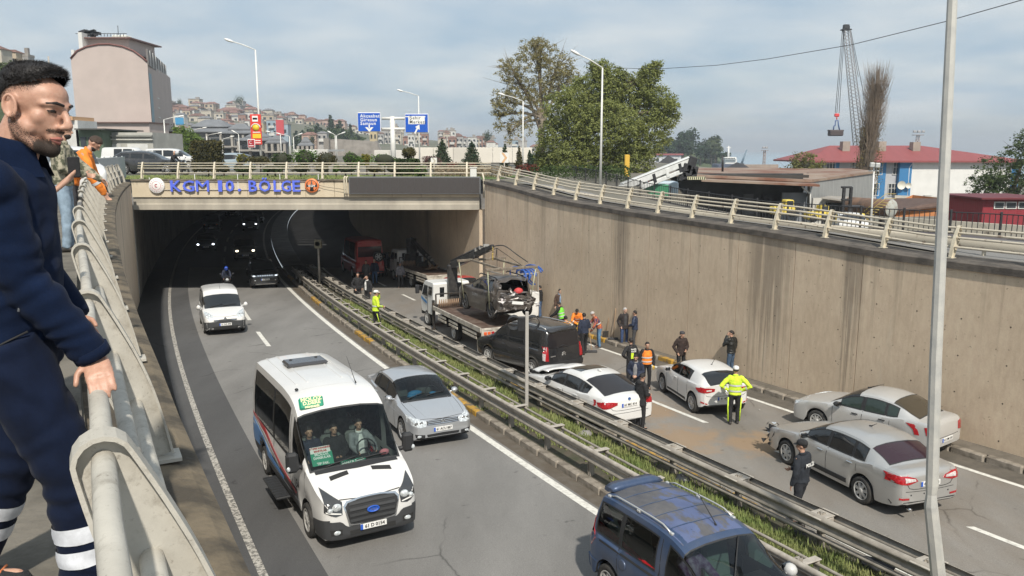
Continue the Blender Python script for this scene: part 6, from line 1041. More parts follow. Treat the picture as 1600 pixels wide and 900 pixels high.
 me=remesh(jb,.018,2,.010 if not puffy else .016,seed,9 if not puffy else 6,1.6 if not puffy else 4.5);me.materials.append(top);jk=link('jacket' if sleeves else 'shirt',me,t);mb=MB();cc=up((0,.0,1.485));mb.la([(.070,-.035),(.082,.0),(.072,.03),(.062,.02)],(0,0,0),n=14)
 for i,v in enumerate(mb.v):mb.v[i]=cc+lean@Vc((v[0],v[1]*.9,v[2]-v[1]*.25))
 mb.bd('collar',top if not shirt else shirt,jk)
 if hood:
  mb=MB();mb.ell(up((0,-.10,1.47)),(.11,.055,.07),10,8);mb.bd('hood',top,jk)
 if shirt:
  mb=MB();rs=[]
  for z,w in((1.44,.03),(1.30,.065),(1.12,.06),(.98,.05)):
   k=pw([(.98,.150),(1.12,.137),(1.30,.143),(1.44,.105)],z);rs.append([up((x,k*math.sqrt(max(0,1-(x/.19)**2))+.006,z))for x in(-w,-w/2,0,w/2,w)])
  mb.rings(rs,False,False);mb.bd('shirt_front',shirt,jk)
 if vest:
  vb=MB();e2=e+.012;vb.tu([up((0,0,1.455)),up((0,-.004,1.40)),up((0,-.004,1.27)),up((0,0,1.12)),up((0,0,.98)),up((0,0,.93))],[(.10+e2,.075+e2),(.155+e2,.102+e2),(.172+e2,.120+e2),(.160+e2,.116+e2),(.164+e2,.118+e2),(.166+e2,.12+e2)],14,up=(1,0,0));me=remesh(vb,.018,2,.006,seed,9);me.materials.append(vest);jk2=link('vest',me,t)
 else:jk2=jk
 if bands or vest:
  e3=e+(.026 if vest else .014)
  for z in(bands or(1.05,1.20)):
   mb=MB();rs=[]
   for dz in(-.024,.024):
    rs.append([up(((.160+e3)*math.cos(a),(.117+e3)*math.sin(a),z+dz))for a in[2*PI*k/20 for k in rg(20)]])
   mb.rings(rs,True,False);mb.bd('reflective_band',band_m or REFL,jk2)
  if not vest and sleeves:
   for sg in(1,-1):
    a=arms[sg];c=a[1].lerp(a[2],.35);dd=(a[2]-a[1]).normalized()*.022;mb=MB();mb.tu([c-dd,c+dd],.045+e*.9+.006,10,caps=False);mb.bd('reflective_band',band_m or REFL,jk2)
 if legs:
  for sg in(1,-1):
   mb=MB();o=Vc((sg*.066,-.03,0));mb.tu([hips[sg].lerp(knee[sg],.2)+o*1.4,knee[sg]+o*1.05,ank[sg]+o*.9],[(.022,.012)]*3,6);mb.bd('leg_stripe',legs,tr)
 if gloves:
  for sg in(1,-1):
   a=arms[sg];d=(a[2]-a[1]).normalized();g_=MB();hand(g_,a[2]-d*.01,d,Vc((-sg*.6,.6,.2))if abs(d.z)>.5 else Vc((-sg*.3,0,1)),P['curl'],1.22);g_.bd('glove',gloves,t)
 hm=MB();rs=[]
 for i in rg(8):
  th=PI*.5*(i/7)**.9 if i else .02;ring=[]
  for k in rg(18):
   a=2*PI*k/18;fwd=math.sin(a);low=-.30 if fwd<-.2 else(.10 if fwd<.45 else .46);ph=math.asin(max(-1,min(1,lerp(1,low,i/7))));j=1+random.uniform(-.012,.012);ring.append(hp(.084*j*math.cos(ph)*math.cos(a),-.010+.103*j*math.cos(ph)*fwd,.022+.110*j*math.sin(ph)))
  rs.append(ring)
 hm.rings(rs,True,True);hm.bd('hair',hair,t)if hair else None
 if cap:
  mb=MB();rs=[]
  for z,r_ in((.035,1.0),(.055,1.03),(.09,1.0),(.118,.80),(.135,.35)):rs.append([hp(.089*r_*math.cos(a),-.008+.107*r_*math.sin(a),z)for a in[2*PI*k/16 for k in rg(16)]])
  mb.rings(rs,True,True)
  if not hood:
   vs=[hp(.075*math.cos(a),.06+.10*math.sin(a),.040-.02*math.sin(a))for a in[PI*k/10 for k in rg(11)]];mb.add(vs+[v+hq@Vc((0,0,.008))for v in vs],[list(rg(11))[::-1],list(rg(11,22))]+[(i,i+1,i+12,i+11)for i in rg(10)])
  mb.bd('cap',cap,t)
 if beard:
  mb=MB();mb.ell(hp(0,.038,-.066),(.054,.055,.050),12,8,M=hq);mb.bd('beard',HAIRB,t)
 t['_arms']=[tuple(arms[1][2]),tuple(arms[-1][2])];return t
def foot(px,py,dz=.0):
 p=oR(px,py,dz);return p
def fc(a):
 """facing: 0 looks away from the camera (+Y), 90 to the left, -90 to the right, 180 at the camera""";return R(a)
PG='onlookers and workers in the crash lane'
def put(label,px,py,top_py,face,dz=.0,**k):
 p=foot(px,py,dz);H=(py-top_py)/FPX*p.y*1.05;H=max(1.60,min(1.88,H));k.setdefault('vox',.016);return pS(label,p,fc(face),H,**k)
put('traffic officer in lime jacket and white cap standing on the grassy median',588,519,452,-60,.17,top=LIME,bottom=BLK,cap=WHITEC,pose=dict(armL='face',armR='front',stride=.18),bands=(1.12,),legs=LIME);put('man in black jacket standing behind the guardrail near the underpass',560,478,427,215,top=BLK,bottom=BLK,pose=dict(armL='pocket',armR='pocket',yaw=-35),hood=True);put('man in tracksuit top with white stripes holding a hand to his mouth',575,481,431,150,top=BLK,bottom=BLK,pose=dict(armR='face',armL='down',yaw=20),bands=None,shirt=WHITEC)
put('man in dark jacket and grey shirt at the underpass mouth',573,446,408,180,top=DGREY,bottom=DGREY,pose=dict(),shirt=cloth('charcoal_shirt',(.09,.09,.09)));put('balding man in navy jacket and blue jeans at the underpass mouth',586,444,406,175,top=NAVY,bottom=JEANS,pose=dict(stride=.15),hair=None,skin=SKIN2);put('shadowed man in black standing beside the red minibus',601,432,405,150,top=BLK,bottom=BLK,pose=dict(stride=.2))
put('person in a grey hooded jacket walking beside the older tow truck',626,449,411,185,top=GREYJ,bottom=DGREY,pose=dict(stride=.25),hair=None,cap=GREYJ,hood=True);put('man in black jacket and jeans standing by the wall behind the wreck',844,496,450,75,.15,top=BLK,bottom=JEANS,pose=dict(armL='front',armR='pocket'));put('man in brown jacket over a blue shirt standing by the wall',874,503,455,200,.15,top=BROWN,bottom=DGREY,pose=dict(yaw=15,stride=.1),shirt=BLUESH,skin=SKIN2)
put('worker in a green vest bending near the black van',878,527,481,60,top=BLK,bottom=BLK,vest=GREEN_,pose=dict(lean=14,armL='reach',armR='reach'));put('worker in amber waterproof jacket seen from behind over the black van',884,556,496,10,top=ORANGE2,bottom=ORANGE2,pose=dict(lean=8,armL='front',armR='front'),bands=(1.0,1.12),hood=True,hair=BLK);put('stooping worker in an orange vest with yellow gloves',902,534,482,170,top=ORANGE,bottom=BLK,pose=dict(lean=30,armL='shovel',armR='shovel2',nod=20),gloves=GLOVE,bands=(1.1,1.25))
put('man in navy jacket and black trousers walking past the black van',913,553,490,20,top=NAVY,bottom=BLK,pose=dict(lean=6,stride=.3,armR='front'));SWEEP=put('white haired sweeper in navy and orange jacket pushing a broom',936,543,492,95,top=cloth('navy_orange',(.03,.035,.10),(.75,.20,.04)),bottom=cloth('bright_jeans',(.10,.20,.33)),pose=dict(lean=26,armL='shovel',armR='shovel2',nod=20),hair=HAIRG,bands=(1.15,))
put('white haired man in black coat and jeans watching from the kerb',975,541,481,190,top=cloth('blackish_coat',(.028,.022,.022)),bottom=cloth('dark_jeans',(.04,.07,.16)),pose=dict(armL='pocket',armR='pocket',yaw=30),hair=HAIRG,coat=.06,shirt=DGREY,skin=SKIN2);put('man in a shiny navy quilted jacket standing beside the white haired man',992,545,489,60,top=NAVYP,bottom=DGREY,pose=dict(armL='front',armR='pocket'),puffy=True)
TP=put('traffic policeman in black jacket with a green shoulder patch',985,600,531,25,top=BLK,bottom=BLK,pose=dict(armL='hips',armR='down',stride=.1),bands=None);put('worker in an orange vest with yellow gloves facing the camera',1009,607,535,185,top=BLK,bottom=BLK,vest=ORANGE,pose=dict(armL='down',armR='down'),gloves=GLOVE);put('bearded man in an unzipped orange trimmed jacket walking to the coupe',992,630,557,165,top=NAVY,bottom=DGREY,pose=dict(lean=6,armL='front',armR='front',stride=.25,nod=10),shirt=cloth('grey_tee',(.25,.25,.26)),beard=True,vest=None,bands=None)
put('man in black hooded coat in front of the white coupe',1000,670,594,-60,top=BLK,bottom=BLK,pose=dict(armL='front',armR='front',nod=15),hood=True,coat=.10);put('man in brown jacket and grey beanie behind the white hatchback',1063,586,519,195,top=DBROWN,bottom=BLK,pose=dict(armL='front',armR='pocket',yaw=20),cap=DGREY,hood=True,coat=.05);put('man in black quilted jacket talking on a phone beside the wall',1141,587,518,40,.15,top=BLKP,bottom=cloth('slate_jeans',(.05,.085,.14)),pose=dict(armL='phone',armR='pocket',yaw=40),puffy=True)
TC=put('traffic policeman in lime jacket and white cap seen from behind',1146,662,571,-8,top=LIME,bottom=BLK,cap=WHITEC,pose=dict(armL='hips',armR='hips',stride=.1),bands=(1.03,1.2),legs=LIME);PO=put('policeman in dark uniform and cap seen from behind beside the silver saloon',1248,818,681,38,top=cloth('police_navy',(.016,.02,.028)),bottom=cloth('police_trousers',(.018,.02,.026)),cap=BLK,pose=dict(armL='down',armR='front',stride=.22,yaw=25),coat=.02)
def back_print(t,txt,z,size,m=WHITEC,y=-.150,nm='back_lettering'):
 jk=[o for o in t.children if o.name.startswith('jacket')][0];L_=Matrix.Rotation(-R(2),4,'X');tP(nm,txt,size,m,jk,fM((0,y,z),(1,0,0),(0,.06,1)),.001,.004)
back_print(PO,'POLİS',1.30,.10,y=-.166);back_print(TP,'TRAFİK',1.36,.07,y=-.155);back_print(TP,'POLİSİ',1.28,.07,y=-.165);mb=MB();mb.bb((-.05,-.16,1.12),(.12,.02,.22),.008);mb.bd('green_patch',LIME,[o for o in TP.children if o.name.startswith('jacket')][0]);mb=MB();mb.la([(.035,-.004),(.035,.004),(.002,.005)],(0,0,0),'Y',12)
for i,v in enumerate(mb.v):mb.v[i]=(v[1]*1-.262,v[0]-.01,v[2]+1.30)
mb.bd('arm_badge',REFL,[o for o in PO.children if o.name.startswith('jacket')][0])
def broom(label,a,b,head=True,cat='broom'):
 a,b=Vc(a),Vc(b);t=thing('broom' if cat=='broom' else 'shovel',label,cat,a);mb=MB();mb.tu([(0,0,.03),b-a],.016,6);mb.bd('handle',mat('wood_handle',(.30,.20,.12),.7)if 'wood_handle' not in bpy.data.materials else bpy.data.materials['wood_handle'],t);mb=MB()
 if cat=='broom':mb.bb((0,0,.05),(.42,.10,.10),.02)
 else:mb.bb((0,-.02,.14),(.26,.03,.30),.012)
 mb.bd('head',DGREY if cat=='broom' else STEELD,t);return t
bp=foot(925,551);bpy.context.view_layer.update();broom('wide street broom held by the stooping sweeper',bp,SWEEP.matrix_world@Vc(SWEEP['_arms'][0]))
for px,py,tx,ty,lab,c in((946,527,954,481,'shovel leaning against the wall left of the other tool','shovel'),(958,531,962,482,'long broom leaning against the wall right of the shovel','broom')):
 p=foot(px,py,.17);q=at(tx,ty,p.y+.25);broom(lab,p,q,cat=c)
for o in list(bpy.data.objects):
 if '_arms' in o:del o['_arms']
def sitter(label,car,x,y,z,top,face=0,arms=('front','front'),**k):
 """a seated figure: pelvis at (x, y, z) in the car's axes""";bpy.context.view_layer.update();mw=car.t.matrix_world;t=pS(label,mw@Vc((x,y,z-.88)),car.t.rotation_euler.z-PI/2+face,1.70,top=top,bottom=DGREY,pose=dict(armL=arms[0],armR=arms[1],lean=-8),**k)
 for o in t.children:
  if o.type=='MESH' and(o.name.startswith('body')or o.name.startswith('trousers')or o.name.startswith('shoe')):
   for v in o.data.vertices:
    p=v.co
    if p.z<.86 and abs(p.x)<.24 and p.y<.25:
     d=.86-p.z
     if d<.42:v.co=Vc((p.x,p.y*.0+d+.04,.86+(p.y)-.04))
     else:v.co=Vc((p.x,.44+p.y,.86-(d-.42)))
   o.data.update()
 return t
sitter('minibus driver in grey jacket and white shirt at the wheel',BUS,3.075-2.02,.44,1.06,cloth('driver_grey',(.22,.23,.24)),arms=('reach','reach'),shirt=WHITEC);sitter('front passenger in dark jacket behind the route boards of the minibus',BUS,3.075-2.02,-.62,1.06,NAVY,arms=('front','reach'));sitter('middle passenger in dark clothes with a blue mask inside the minibus',BUS,3.075-2.02,-.10,1.04,BLK,arms=('front','front'))
sitter('woman in a purple patterned headscarf driving the blue minivan',MPV,2.055-2.0,-.36,.80,cloth('purple_scarf',(.10,.04,.13),(.30,.26,.34)),arms=('reach','reach'),hair=cloth('purple_scarf',(.10,.04,.13)))
# the man at the railing, close to the camera, and the row behind him
def beard_mat():
 m,N,L,B=node_mat('beard_stubble');tc=N.new('ShaderNodeTexCoord').outputs['Object'];B.inputs['Base Color'].default_value=(.030,.021,.016,1);B.inputs['Roughness'].default_value=.8;tr=N.new('ShaderNodeBsdfTransparent');mx=N.new('ShaderNodeMixShader');at_=N.new('ShaderNodeAttribute');at_.attribute_name='stubble';f=mth(N,L,'ADD',nz(N,L,tc,420.0,2,.6),mth(N,L,'SUBTRACT',at_.outputs['Fac'],.5));L.new(ramp(N,L,f,[(.44,(0,0,0)),(.62,(.92,.92,.92))]),mx.inputs[0])
 L.new(tr.outputs[0],mx.inputs[1]);L.new(B.outputs[0],mx.inputs[2]);out=[n for n in N if n.type=='OUTPUT_MATERIAL'][0];L.new(mx.outputs[0],out.inputs['Surface']);return m
BEARD=beard_mat()
def hero_skin():
 m,N,L,B=node_mat('skin_close');tc=N.new('ShaderNodeTexCoord').outputs['Object'];c=ramp(N,L,nz(N,L,tc,14.0,5,.6),[(.3,(.40,.215,.145)),(.7,(.52,.30,.215))]);c=mixc(N,L,.25,c,ramp(N,L,nz(N,L,tc,55.0,4,.7),[(.35,(.30,.14,.10)),(.65,(.62,.40,.30))]));L.new(c,B.inputs['Base Color']);B.inputs['Roughness'].default_value=.5;B.inputs['Subsurface Weight'].default_value=.12;B.inputs['Subsurface Radius'].default_value=(.012,.005,.003)
 addbump(N,L,B,nz(N,L,tc,260.0,3,.6),.12,.002);return m
HSKIN=hero_skin()
def fabric_mat(name,col,scale=260,bump=.35,var=.25):
 m,N,L,B=node_mat(name);tc=N.new('ShaderNodeTexCoord').outputs['Object'];c=ramp(N,L,nz(N,L,tc,9.0,6,.65),[(.3,tuple(x*(1-var)for x in col)),(.7,tuple(x*(1+var)for x in col))]);f=nz(N,L,tc,scale,3,.7);c=mixc(N,L,.35,c,ramp(N,L,f,[(.3,(.25,.25,.25)),(.7,(.8,.8,.8))]),'OVERLAY');L.new(c,B.inputs['Base Color']);B.inputs['Roughness'].default_value=.92;B.inputs['Sheen Weight'].default_value=.03;B.inputs['Specular IOR Level'].default_value=.15;B.inputs['Sheen Roughness'].default_value=.5
 addbump(N,L,B,f,bump,.003);return m
FLEECE=fabric_mat('navy_fleece',(.0035,.0095,.030));WORKT=fabric_mat('navy_work_cotton',(.005,.0095,.026),420,.25)
def folds(me,amp,spots,seed=.0):
 """cloth folds: rings of ridges around given points, strongest close to them""";N_=len(me.vertices);co=[.0]*(3*N_);nn=[.0]*(3*N_);me.vertices.foreach_get('co',co);me.vertices.foreach_get('normal',nn)
 for i in rg(0,3*N_,3):
  p=Vc(co[i:i+3]);k=0
  for c,r,ax,freq in spots:
   d=p-c;w=math.exp(-(d.length/r)**2)
   if w<.02:continue
   q=d.dot(ax)+.35*noise.noise(p*7+Vc((seed,0,0)))*r;k+=w*math.sin(q*freq)
  k+=.45*noise.noise(p*8+Vc((seed,5,2)))
  for j in rg(3):co[i+j]+=nn[i+j]*k*amp
 me.vertices.foreach_set('co',co);me.update()
def hero():
 S=1.085;t=thing('person','bearded man in navy fleece and work trousers leaning on the left railing','person',(-1.695,2.66,GZ+.012),R(-76));t.scale=(S,S,S);lean=Matrix.Rotation(-R(4),3,'X');piv=Vc((0,0,.95));up=lambda p:lean@(Vc(p)-piv)+piv;inv_=(Matrix.Translation(t.location)@Matrix.Rotation(R(-76),4,'Z')@Matrix.Scale(S,4)).inverted();Yh=2.56;railp=Vc((bx(Yh,.07),Yh,-.80));rd=Vc((bx(Yh-.3,.07)-bx(Yh,.07),-.3,0)).normalized()
 wr_w=railp-rd*.075+Vc((.005,0,.112));wr=inv_@wr_w;hand_d=(inv_.to_3x3()@(rd*.80+Vc((.10,0,-.52)))).normalized();shR,shL=up((.185,.0,1.425)),up((-.185,-.02,1.425));mid=shR.lerp(wr,.5);elR=mid+(inv_.to_3x3()@Vc((-.055,-.02,-.02)));elL,wrL=up((-.30,-.04,1.14)),up((-.20,.13,.95));hipR,hipL=Vc((.095,0,.91)),Vc((-.095,0,.91));anR,anL=Vc((.13,.20,.085)),Vc((-.16,-.28,.10));knR=hipR.lerp(anR,.5)+Vc((0,.06,0));knL=hipL.lerp(anL,.5)+Vc((0,.06,0))
 hc=up((.01,.075,1.640));hq=lean@Matrix.Rotation(R(-22),3,'Z')@Matrix.Rotation(-R(9),3,'X')@Matrix.Rotation(R(-3),3,'Y');HS=1.0;hp=lambda x,y,z:hc+hq@Vc((x*HS,y*HS,z*HS));mb=MB();spine=[up((0,-.005,z))for z in(.88,1.0,1.12,1.26,1.38,1.45)];mb.tu(spine,[(.165,.115),(.150,.105),(.155,.110),(.172,.120),(.165,.100),(.075,.065)],14,up=(1,0,0));mb.tu([up((0,-.01,1.42)),hp(0,-.035,-.10),hp(0,-.02,-.04)],[.070,.062,.058],14)
 E=lambda c,r,n=16,m=12:mb.ell(hp(*c),tuple(q*HS for q in r),n,m,M=hq);E((0,-.012,.035),(.075,.098,.076),22,16);E((0,.034,.045),(.061,.056,.052),20,14);E((0,.034,-.02),(.058,.056,.072),20,14)
 for sg in(1,-1):
  E((sg*.040,.046,-.020),(.024,.026,.026));E((sg*.052,.01,-.055),(.020,.040,.030));mb.tu([hp(sg*.060,-.012,-.050),hp(sg*.056,.008,-.080),hp(sg*.036,.050,-.104),hp(0,.076,-.112)],[.016,.017,.018,.017],10,rc=True);E((sg*.013,.104,-.036),(.010,.012,.009));E((sg*.030,.073,.006),(.0165,.012,.0115));mb.tu([hp(sg*.054,.062,.022),hp(sg*.036,.083,.030),hp(sg*.012,.092,.025)],[.008,.010,.009],8,rc=True);ear=[hp(sg*(.078+.008*math.sin(a*.5)**2+.006),-.012+.019*math.cos(a)-.006*math.sin(a),-.004+.032*math.sin(a))for a in[2*PI*k/14 for k in rg(15)]]
  mb.tu(ear,.0058,7);mb.ell(hp(sg*.079,-.012,-.006),(.005,.017,.028),10,8,M=hq);E((sg*.080,-.004,-.034),(.006,.009,.010));E((sg*.081,.006,-.006),(.006,.005,.008))
 E((0,.078,-.068),(.027,.018,.030));E((0,.078,-.106),(.022,.017,.017));E((0,.070,-.045),(.034,.024,.02));mb.tu([hp(0,.087,.026),hp(0,.099,.008),hp(0,.112,-.014),hp(0,.118,-.028)],[.0085,.010,.0125,.0135],10,rc=True)
 for a,b,c in((shR,elR,wr),(shL,elL,wrL)):mb.tu([a,b,c],[(.052,.052),(.042,.042),(.030,.025)],10,rc=True)
 side=-(inv_.to_3x3()@Vc((.75,.45,.15)).normalized());hand(mb,wr,hand_d,side,.34,1.04,8);hand(mb,wrL,(wrL-elL),(0,0,1),.5,1.0,8)
 for h,k,a in((hipR,knR,anR),(hipL,knL,anL)):
  mb.tu([h,k,a],[.088,.058,.038],12);mb.tu([a+Vc((0,-.03,-.04)),a+Vc((0,.15,-.055))],[(.034,.03),(.034,.02)],8,rc=True)
 me=remesh(mb,.0052,9);me.materials.append(HSKIN);body=link('body',me,t);hi=hq.inverted();loc=[hi@(v.co-hc)/HS for v in me.vertices];nrm=[v.normal.copy()for v in me.vertices]
 def shell(name,material,test,off,parent,attr=None):
  keep=[]
  for p in me.polygons:
   c=sum((loc[i]for i in p.vertices),Vc())/len(p.vertices)
   if test(c):keep.append(list(p.vertices))
  ids=sorted({i for f in keep for i in f});ix={k:a for a,k in enumerate(ids)};m2=bpy.data.meshes.new(name);m2.from_pydata([me.vertices[i].co+nrm[i]*off(loc[i])for i in ids],[],[[ix[i]for i in f]for f in keep]);m2.materials.append(material);m2.polygons.foreach_set('use_smooth',[True]*len(m2.polygons))
  if attr:
   a=m2.attributes.new('stubble','FLOAT','POINT');a.data.foreach_set('value',[attr(loc[i])for i in ids])
  m2.update();return link(name,m2,parent)
 def beard_d(c):
  if c.y<-.016 or abs(c.x)<.001 and 0:return 0
  cheek=lerp(-.022,-.062,max(0,min(1,(c.y-.0)/.06)));d=(cheek-c.z)/.022
  if c.y>.070:d=max(d*.9,1-abs(c.z+.050)/.013 if abs(c.x)<.034 else-1)if c.z>-.075 else d
  if c.y>.086 and-.088<c.z<-.058 and abs(c.x)<.024:return 0
  if c.y<.02:d=max(d,(.024-c.z)/.05*(1-abs(c.y-.002)/.016))
  lo=(c.z+.150)/.02;return max(0,min(1,d,lo))
 shell('beard',BEARD,lambda c:beard_d(c)>.03 and c.z>-.155,lambda c:.0016+.0034*beard_d(c),t,lambda c:.12+.54*beard_d(c)*(1.15 if c.y>.055 else .72))
 def hair_d(c):
  line=pw([(-.11,-.035),(-.06,.015),(-.03,.042),(0,.050),(.014,.054),(.030,.063),(.06,.077),(.10,.081)],c.y);return(c.z-line)/.030
 def hair_off(c):
  d=max(0,min(1,hair_d(c)));topk=max(0,min(1,(c.z-.035)/.06));fr=max(0,min(1,(c.y+.02)/.09));n=noise.noise(c*60)*.004+noise.noise(c*200)*.002;return .0015+d*(.004+topk*(.022+.022*fr)+n*topk)
 shell('hair',mat('hair_mass',(.012,.010,.010),.6,bump=.3,bq=220),lambda c:hair_d(c)>.45,hair_off,t);shell('hair_fade',BEARD,lambda c:-2.0<hair_d(c)<.65 and c.y<.040-.02*max(0,-hair_d(c))and(c.y>-.005 or c.z>-.07),lambda c:.0018,t,lambda c:.46+.26*max(-1.4,hair_d(c)));rnd=random.Random(2);hb=MB();top=[i for i,c in enumerate(loc)if hair_d(c)>.55 and c.z>.03]
 for _ in rg(9000):
  i=rnd.choice(top);c=loc[i];b=me.vertices[i].co+nrm[i]*(hair_off(c)*.82);d=(nrm[i]*.55+hq@Vc((rnd.uniform(-.25,.25),rnd.uniform(.5,1.3),rnd.uniform(-.1,.45)))).normalized();l=rnd.uniform(.010,.024)*(1 if c.z>.06 else .5);s_=d.cross(Vc((rnd.random(),rnd.random(),rnd.random()))).normalized()*.0007;hb.add([b+s_,b-s_,b+d*l],[(0,1,2)])
 tag(hb.bd('hair_strands',HAIRB,t),kind='stuff')
 for sg in(1,-1):
  mb=MB();mb.tu([hp(sg*.050,.073,.027),hp(sg*.034,.0925,.033),hp(sg*.014,.1005,.0295)],[(.003,.0035),(.0045,.004),(.004,.0035)],8,rc=True);mb.bd('eyebrow',HAIRB,t);mb=MB();mb.tu([hp(sg*.0425,.0770,.0035),hp(sg*.031,.0855,.0055),hp(sg*.0205,.0845,.0035)],[(.0016,.0018),(.0032,.0022),(.0016,.0018)],8,rc=True);mb.bd('eye',EYEM,t);mb=MB();mb.tu([hp(sg*.0445,.0750,.0065),hp(sg*.031,.0865,.0105),hp(sg*.0195,.0850,.0065)],[(.0015,.0015),(.0022,.002),(.0015,.0015)],6,rc=True);mb.bd('eyelash',mat('lash',(.03,.02,.018),.7),t)
 LIP=mat('lips',(.40,.15,.12),.45);mb=MB();mb.tu([hp(-.023,.084,-.074),hp(-.008,.0965,-.0705),hp(.008,.0965,-.0705),hp(.023,.084,-.074)],[(.003,.003),(.0052,.005),(.0052,.005),(.003,.003)],8,rc=True);mb.tu([hp(-.021,.083,-.078),hp(0,.0955,-.083),hp(.021,.083,-.078)],[(.003,.003),(.0068,.006),(.003,.003)],8,rc=True);mb.bd('lips',LIP,t);jb=MB();jb.tu([up((0,0,1.47)),up((0,-.004,1.41)),up((0,-.01,1.27)),up((0,0,1.12)),up((0,0,1.0)),Vc((0,.0,.935))],[(.105,.095),(.180,.122),(.186,.136),(.178,.136),(.178,.136),(.182,.138)],18,up=(1,0,0))
 for a,b,c,w in((shR,elR,wr,1),(shL,elL,wrL,1)):
  e=c-(c-b).normalized()*.005;jb.tu([a+(spine[4]-a)*.2,a.lerp(b,.4),b,b.lerp(e,.5),e.lerp(b,.12),e],[.082,.078,.070,.063,.057,.050],14,rc=False);jb.ell(a+Vc((0,0,-.012)),(.086,.084,.082),14,10)
 jm=remesh(jb,.0095,3);ar=(wr-shR).normalized();folds(jm,.0038,[(elR,.17,ar,105),(elR+ar*.18,.10,ar,140),(shR-Vc((0,.05,.10)),.14,Vc((.4,.3,.85)).normalized(),75),(up((.12,.06,1.02)),.20,Vc((.2,.3,.93)).normalized(),70),(up((.05,.14,1.25)),.2,Vc((.5,0,.85)).normalized(),48)],3.1);jm.materials.append(FLEECE);jk=link('jacket',jm,t);mb=MB();rs=[]
 for dz,r_ in((-.045,.104),(-.01,.098),(.035,.094),(.072,.097),(.078,.091),(.06,.083),(.0,.082)):
  ring=[]
  for k in rg(25):
   a=R(118)+R(304)*k/24;ring.append(up((.0+r_*math.cos(a)*.98,.012+r_*math.sin(a)*.98-.18*dz,1.475+dz*(1.0-.25*math.sin(a)))))
  rs.append(ring)
 mb.rings(rs,False,False);mb.bd('collar',FLEECE,jk);mb=MB();e=wr-(wr-elR).normalized()*.012;mb.tu([e-ar*.022,e+ar*.012],[.0565,.0545],16);mb.bd('cuff',FLEECE,jk);mb=MB();mb.tu([up((.17,.085,1.18)),up((.178,.08,1.10)),up((.18,.07,1.05))],.0035,5);mb.bd('pocket_zip',mat('zip_grey',(.35,.36,.38),.4),jk);bt=MB();bt.tu([up((0,-.004,1.0)),Vc((0,0,.92)),Vc((0,0,.84))],[(.165,.128),(.178,.140),(.158,.130)],16,up=(1,0,0))
 for h,k,a in((hipR,knR,anR),(hipL,knL,anL)):
  bt.tu([h+Vc((0,0,.02)),h.lerp(k,.5),k,k.lerp(a,.55),a+Vc((0,-.012,-.02))],[.112,.102,.090,.086,.088],16)
 tm=remesh(bt,.0095,3);folds(tm,.0055,[(knR,.20,(anR-hipR).normalized(),75),(anR+Vc((0,0,.08)),.16,Vc((0,.15,.98)),90),(hipR+Vc((.02,.05,-.06)),.18,Vc((.5,.4,.75)).normalized(),62),(knL,.2,(anL-hipL).normalized(),75)],7.7);tm.materials.append(WORKT);tr=link('trousers',tm,t);tb=BVHTree.FromPolygons([v.co for v in tm.vertices],[list(p.vertices)for p in tm.polygons])
 for k,a in((knR,anR),(knL,anL)):
  ax=(a-k).normalized()
  for f in(.40,.585):
   c=k.lerp(a,f);rs=[];u=ax.cross(Vc((1,0,0))).normalized();w=ax.cross(u)
   for d in(-.026,-.013,0,.013,.026):
    ring=[]
    for q in rg(28):
     dr=u*math.cos(2*PI*q/28)+w*math.sin(2*PI*q/28);o=c+ax*d;p,_,_,_=tb.ray_cast(o+dr*.20,-dr,.2);ring.append((p if p is not None else o+dr*.09)+dr*.004)
    rs.append(ring)
   mb=MB();mb.rings(rs,True,False);mb.bd('reflective_band',mat('trouser_band',(.60,.62,.66),.45,var=.1,vq=30),tr)
 mb=MB();mb.tu([up((.155,.085,.985)),up((.178,.03,.955)),up((.182,-.01,.93))],.003,5);mb.tu([up((.182,-.01,.93)),up((.175,-.05,.86))],.003,5);mb.bd('pocket_seam',SEAM,tr)
 for a in(anR,anL):
  mb=MB();z0=a.z-.085;rs=[]
  for y,w,h in((-.095,.034,.07),(-.07,.046,.12),(0,.049,.13),(.06,.050,.09),(.12,.054,.062),(.175,.042,.05),(.195,.02,.03)):
   rs.append([Vc((a.x+w*math.cos(q),a.y+y,z0+max(0,h*(.5+.5*math.sin(q)))))for q in[2*PI*k/14 for k in rg(14)]])
  mb.rings(rs);s_=mb.bd('shoe',mat('black_trainer',(.02,.02,.022),.6,bump=.3,bq=90),t);mb=MB();mb.tu([(a.x+.052,a.y-.08,z0+.028),(a.x+.056,a.y+.05,z0+.026),(a.x+.050,a.y+.16,z0+.026)],[(.012,.006)]*3,6);mb.bd('sole_stripe',mat('orange_sole',(.80,.20,.05),.5),s_)
  for k in rg(4):
   mb=MB();mb.tu([(a.x+.04,a.y+.02+.028*k,z0+.115-.018*k),(a.x-.03,a.y+.03+.028*k,z0+.118-.018*k)],.005,5);mb.bd('lace',mat('orange_lace',(.65,.20,.07),.7),s_)
 return t
HERO=hero();FL=lambda Y:GZ+.012+pw([(5,0),(9,.22)],Y);PUFF=cloth('rust_puffer',(.40,.155,.045),rough=.55);CAMO=mat('camouflage_cloth',(.34,.31,.23),.85,col2=(.075,.08,.05),vq=16,fac=(.46,.56))
def at_rail(label,Y,back,face,H=1.75,z=None,**k):
 d=road_dir(max(Y,0));nrm=Vc((d.y,-d.x,0));p=Vc((bx(Y,.12),Y,0))-nrm*back;p.z=FL(Y)if z is None else z;return pS(label,p,R(face),H,vox=.011,**k)
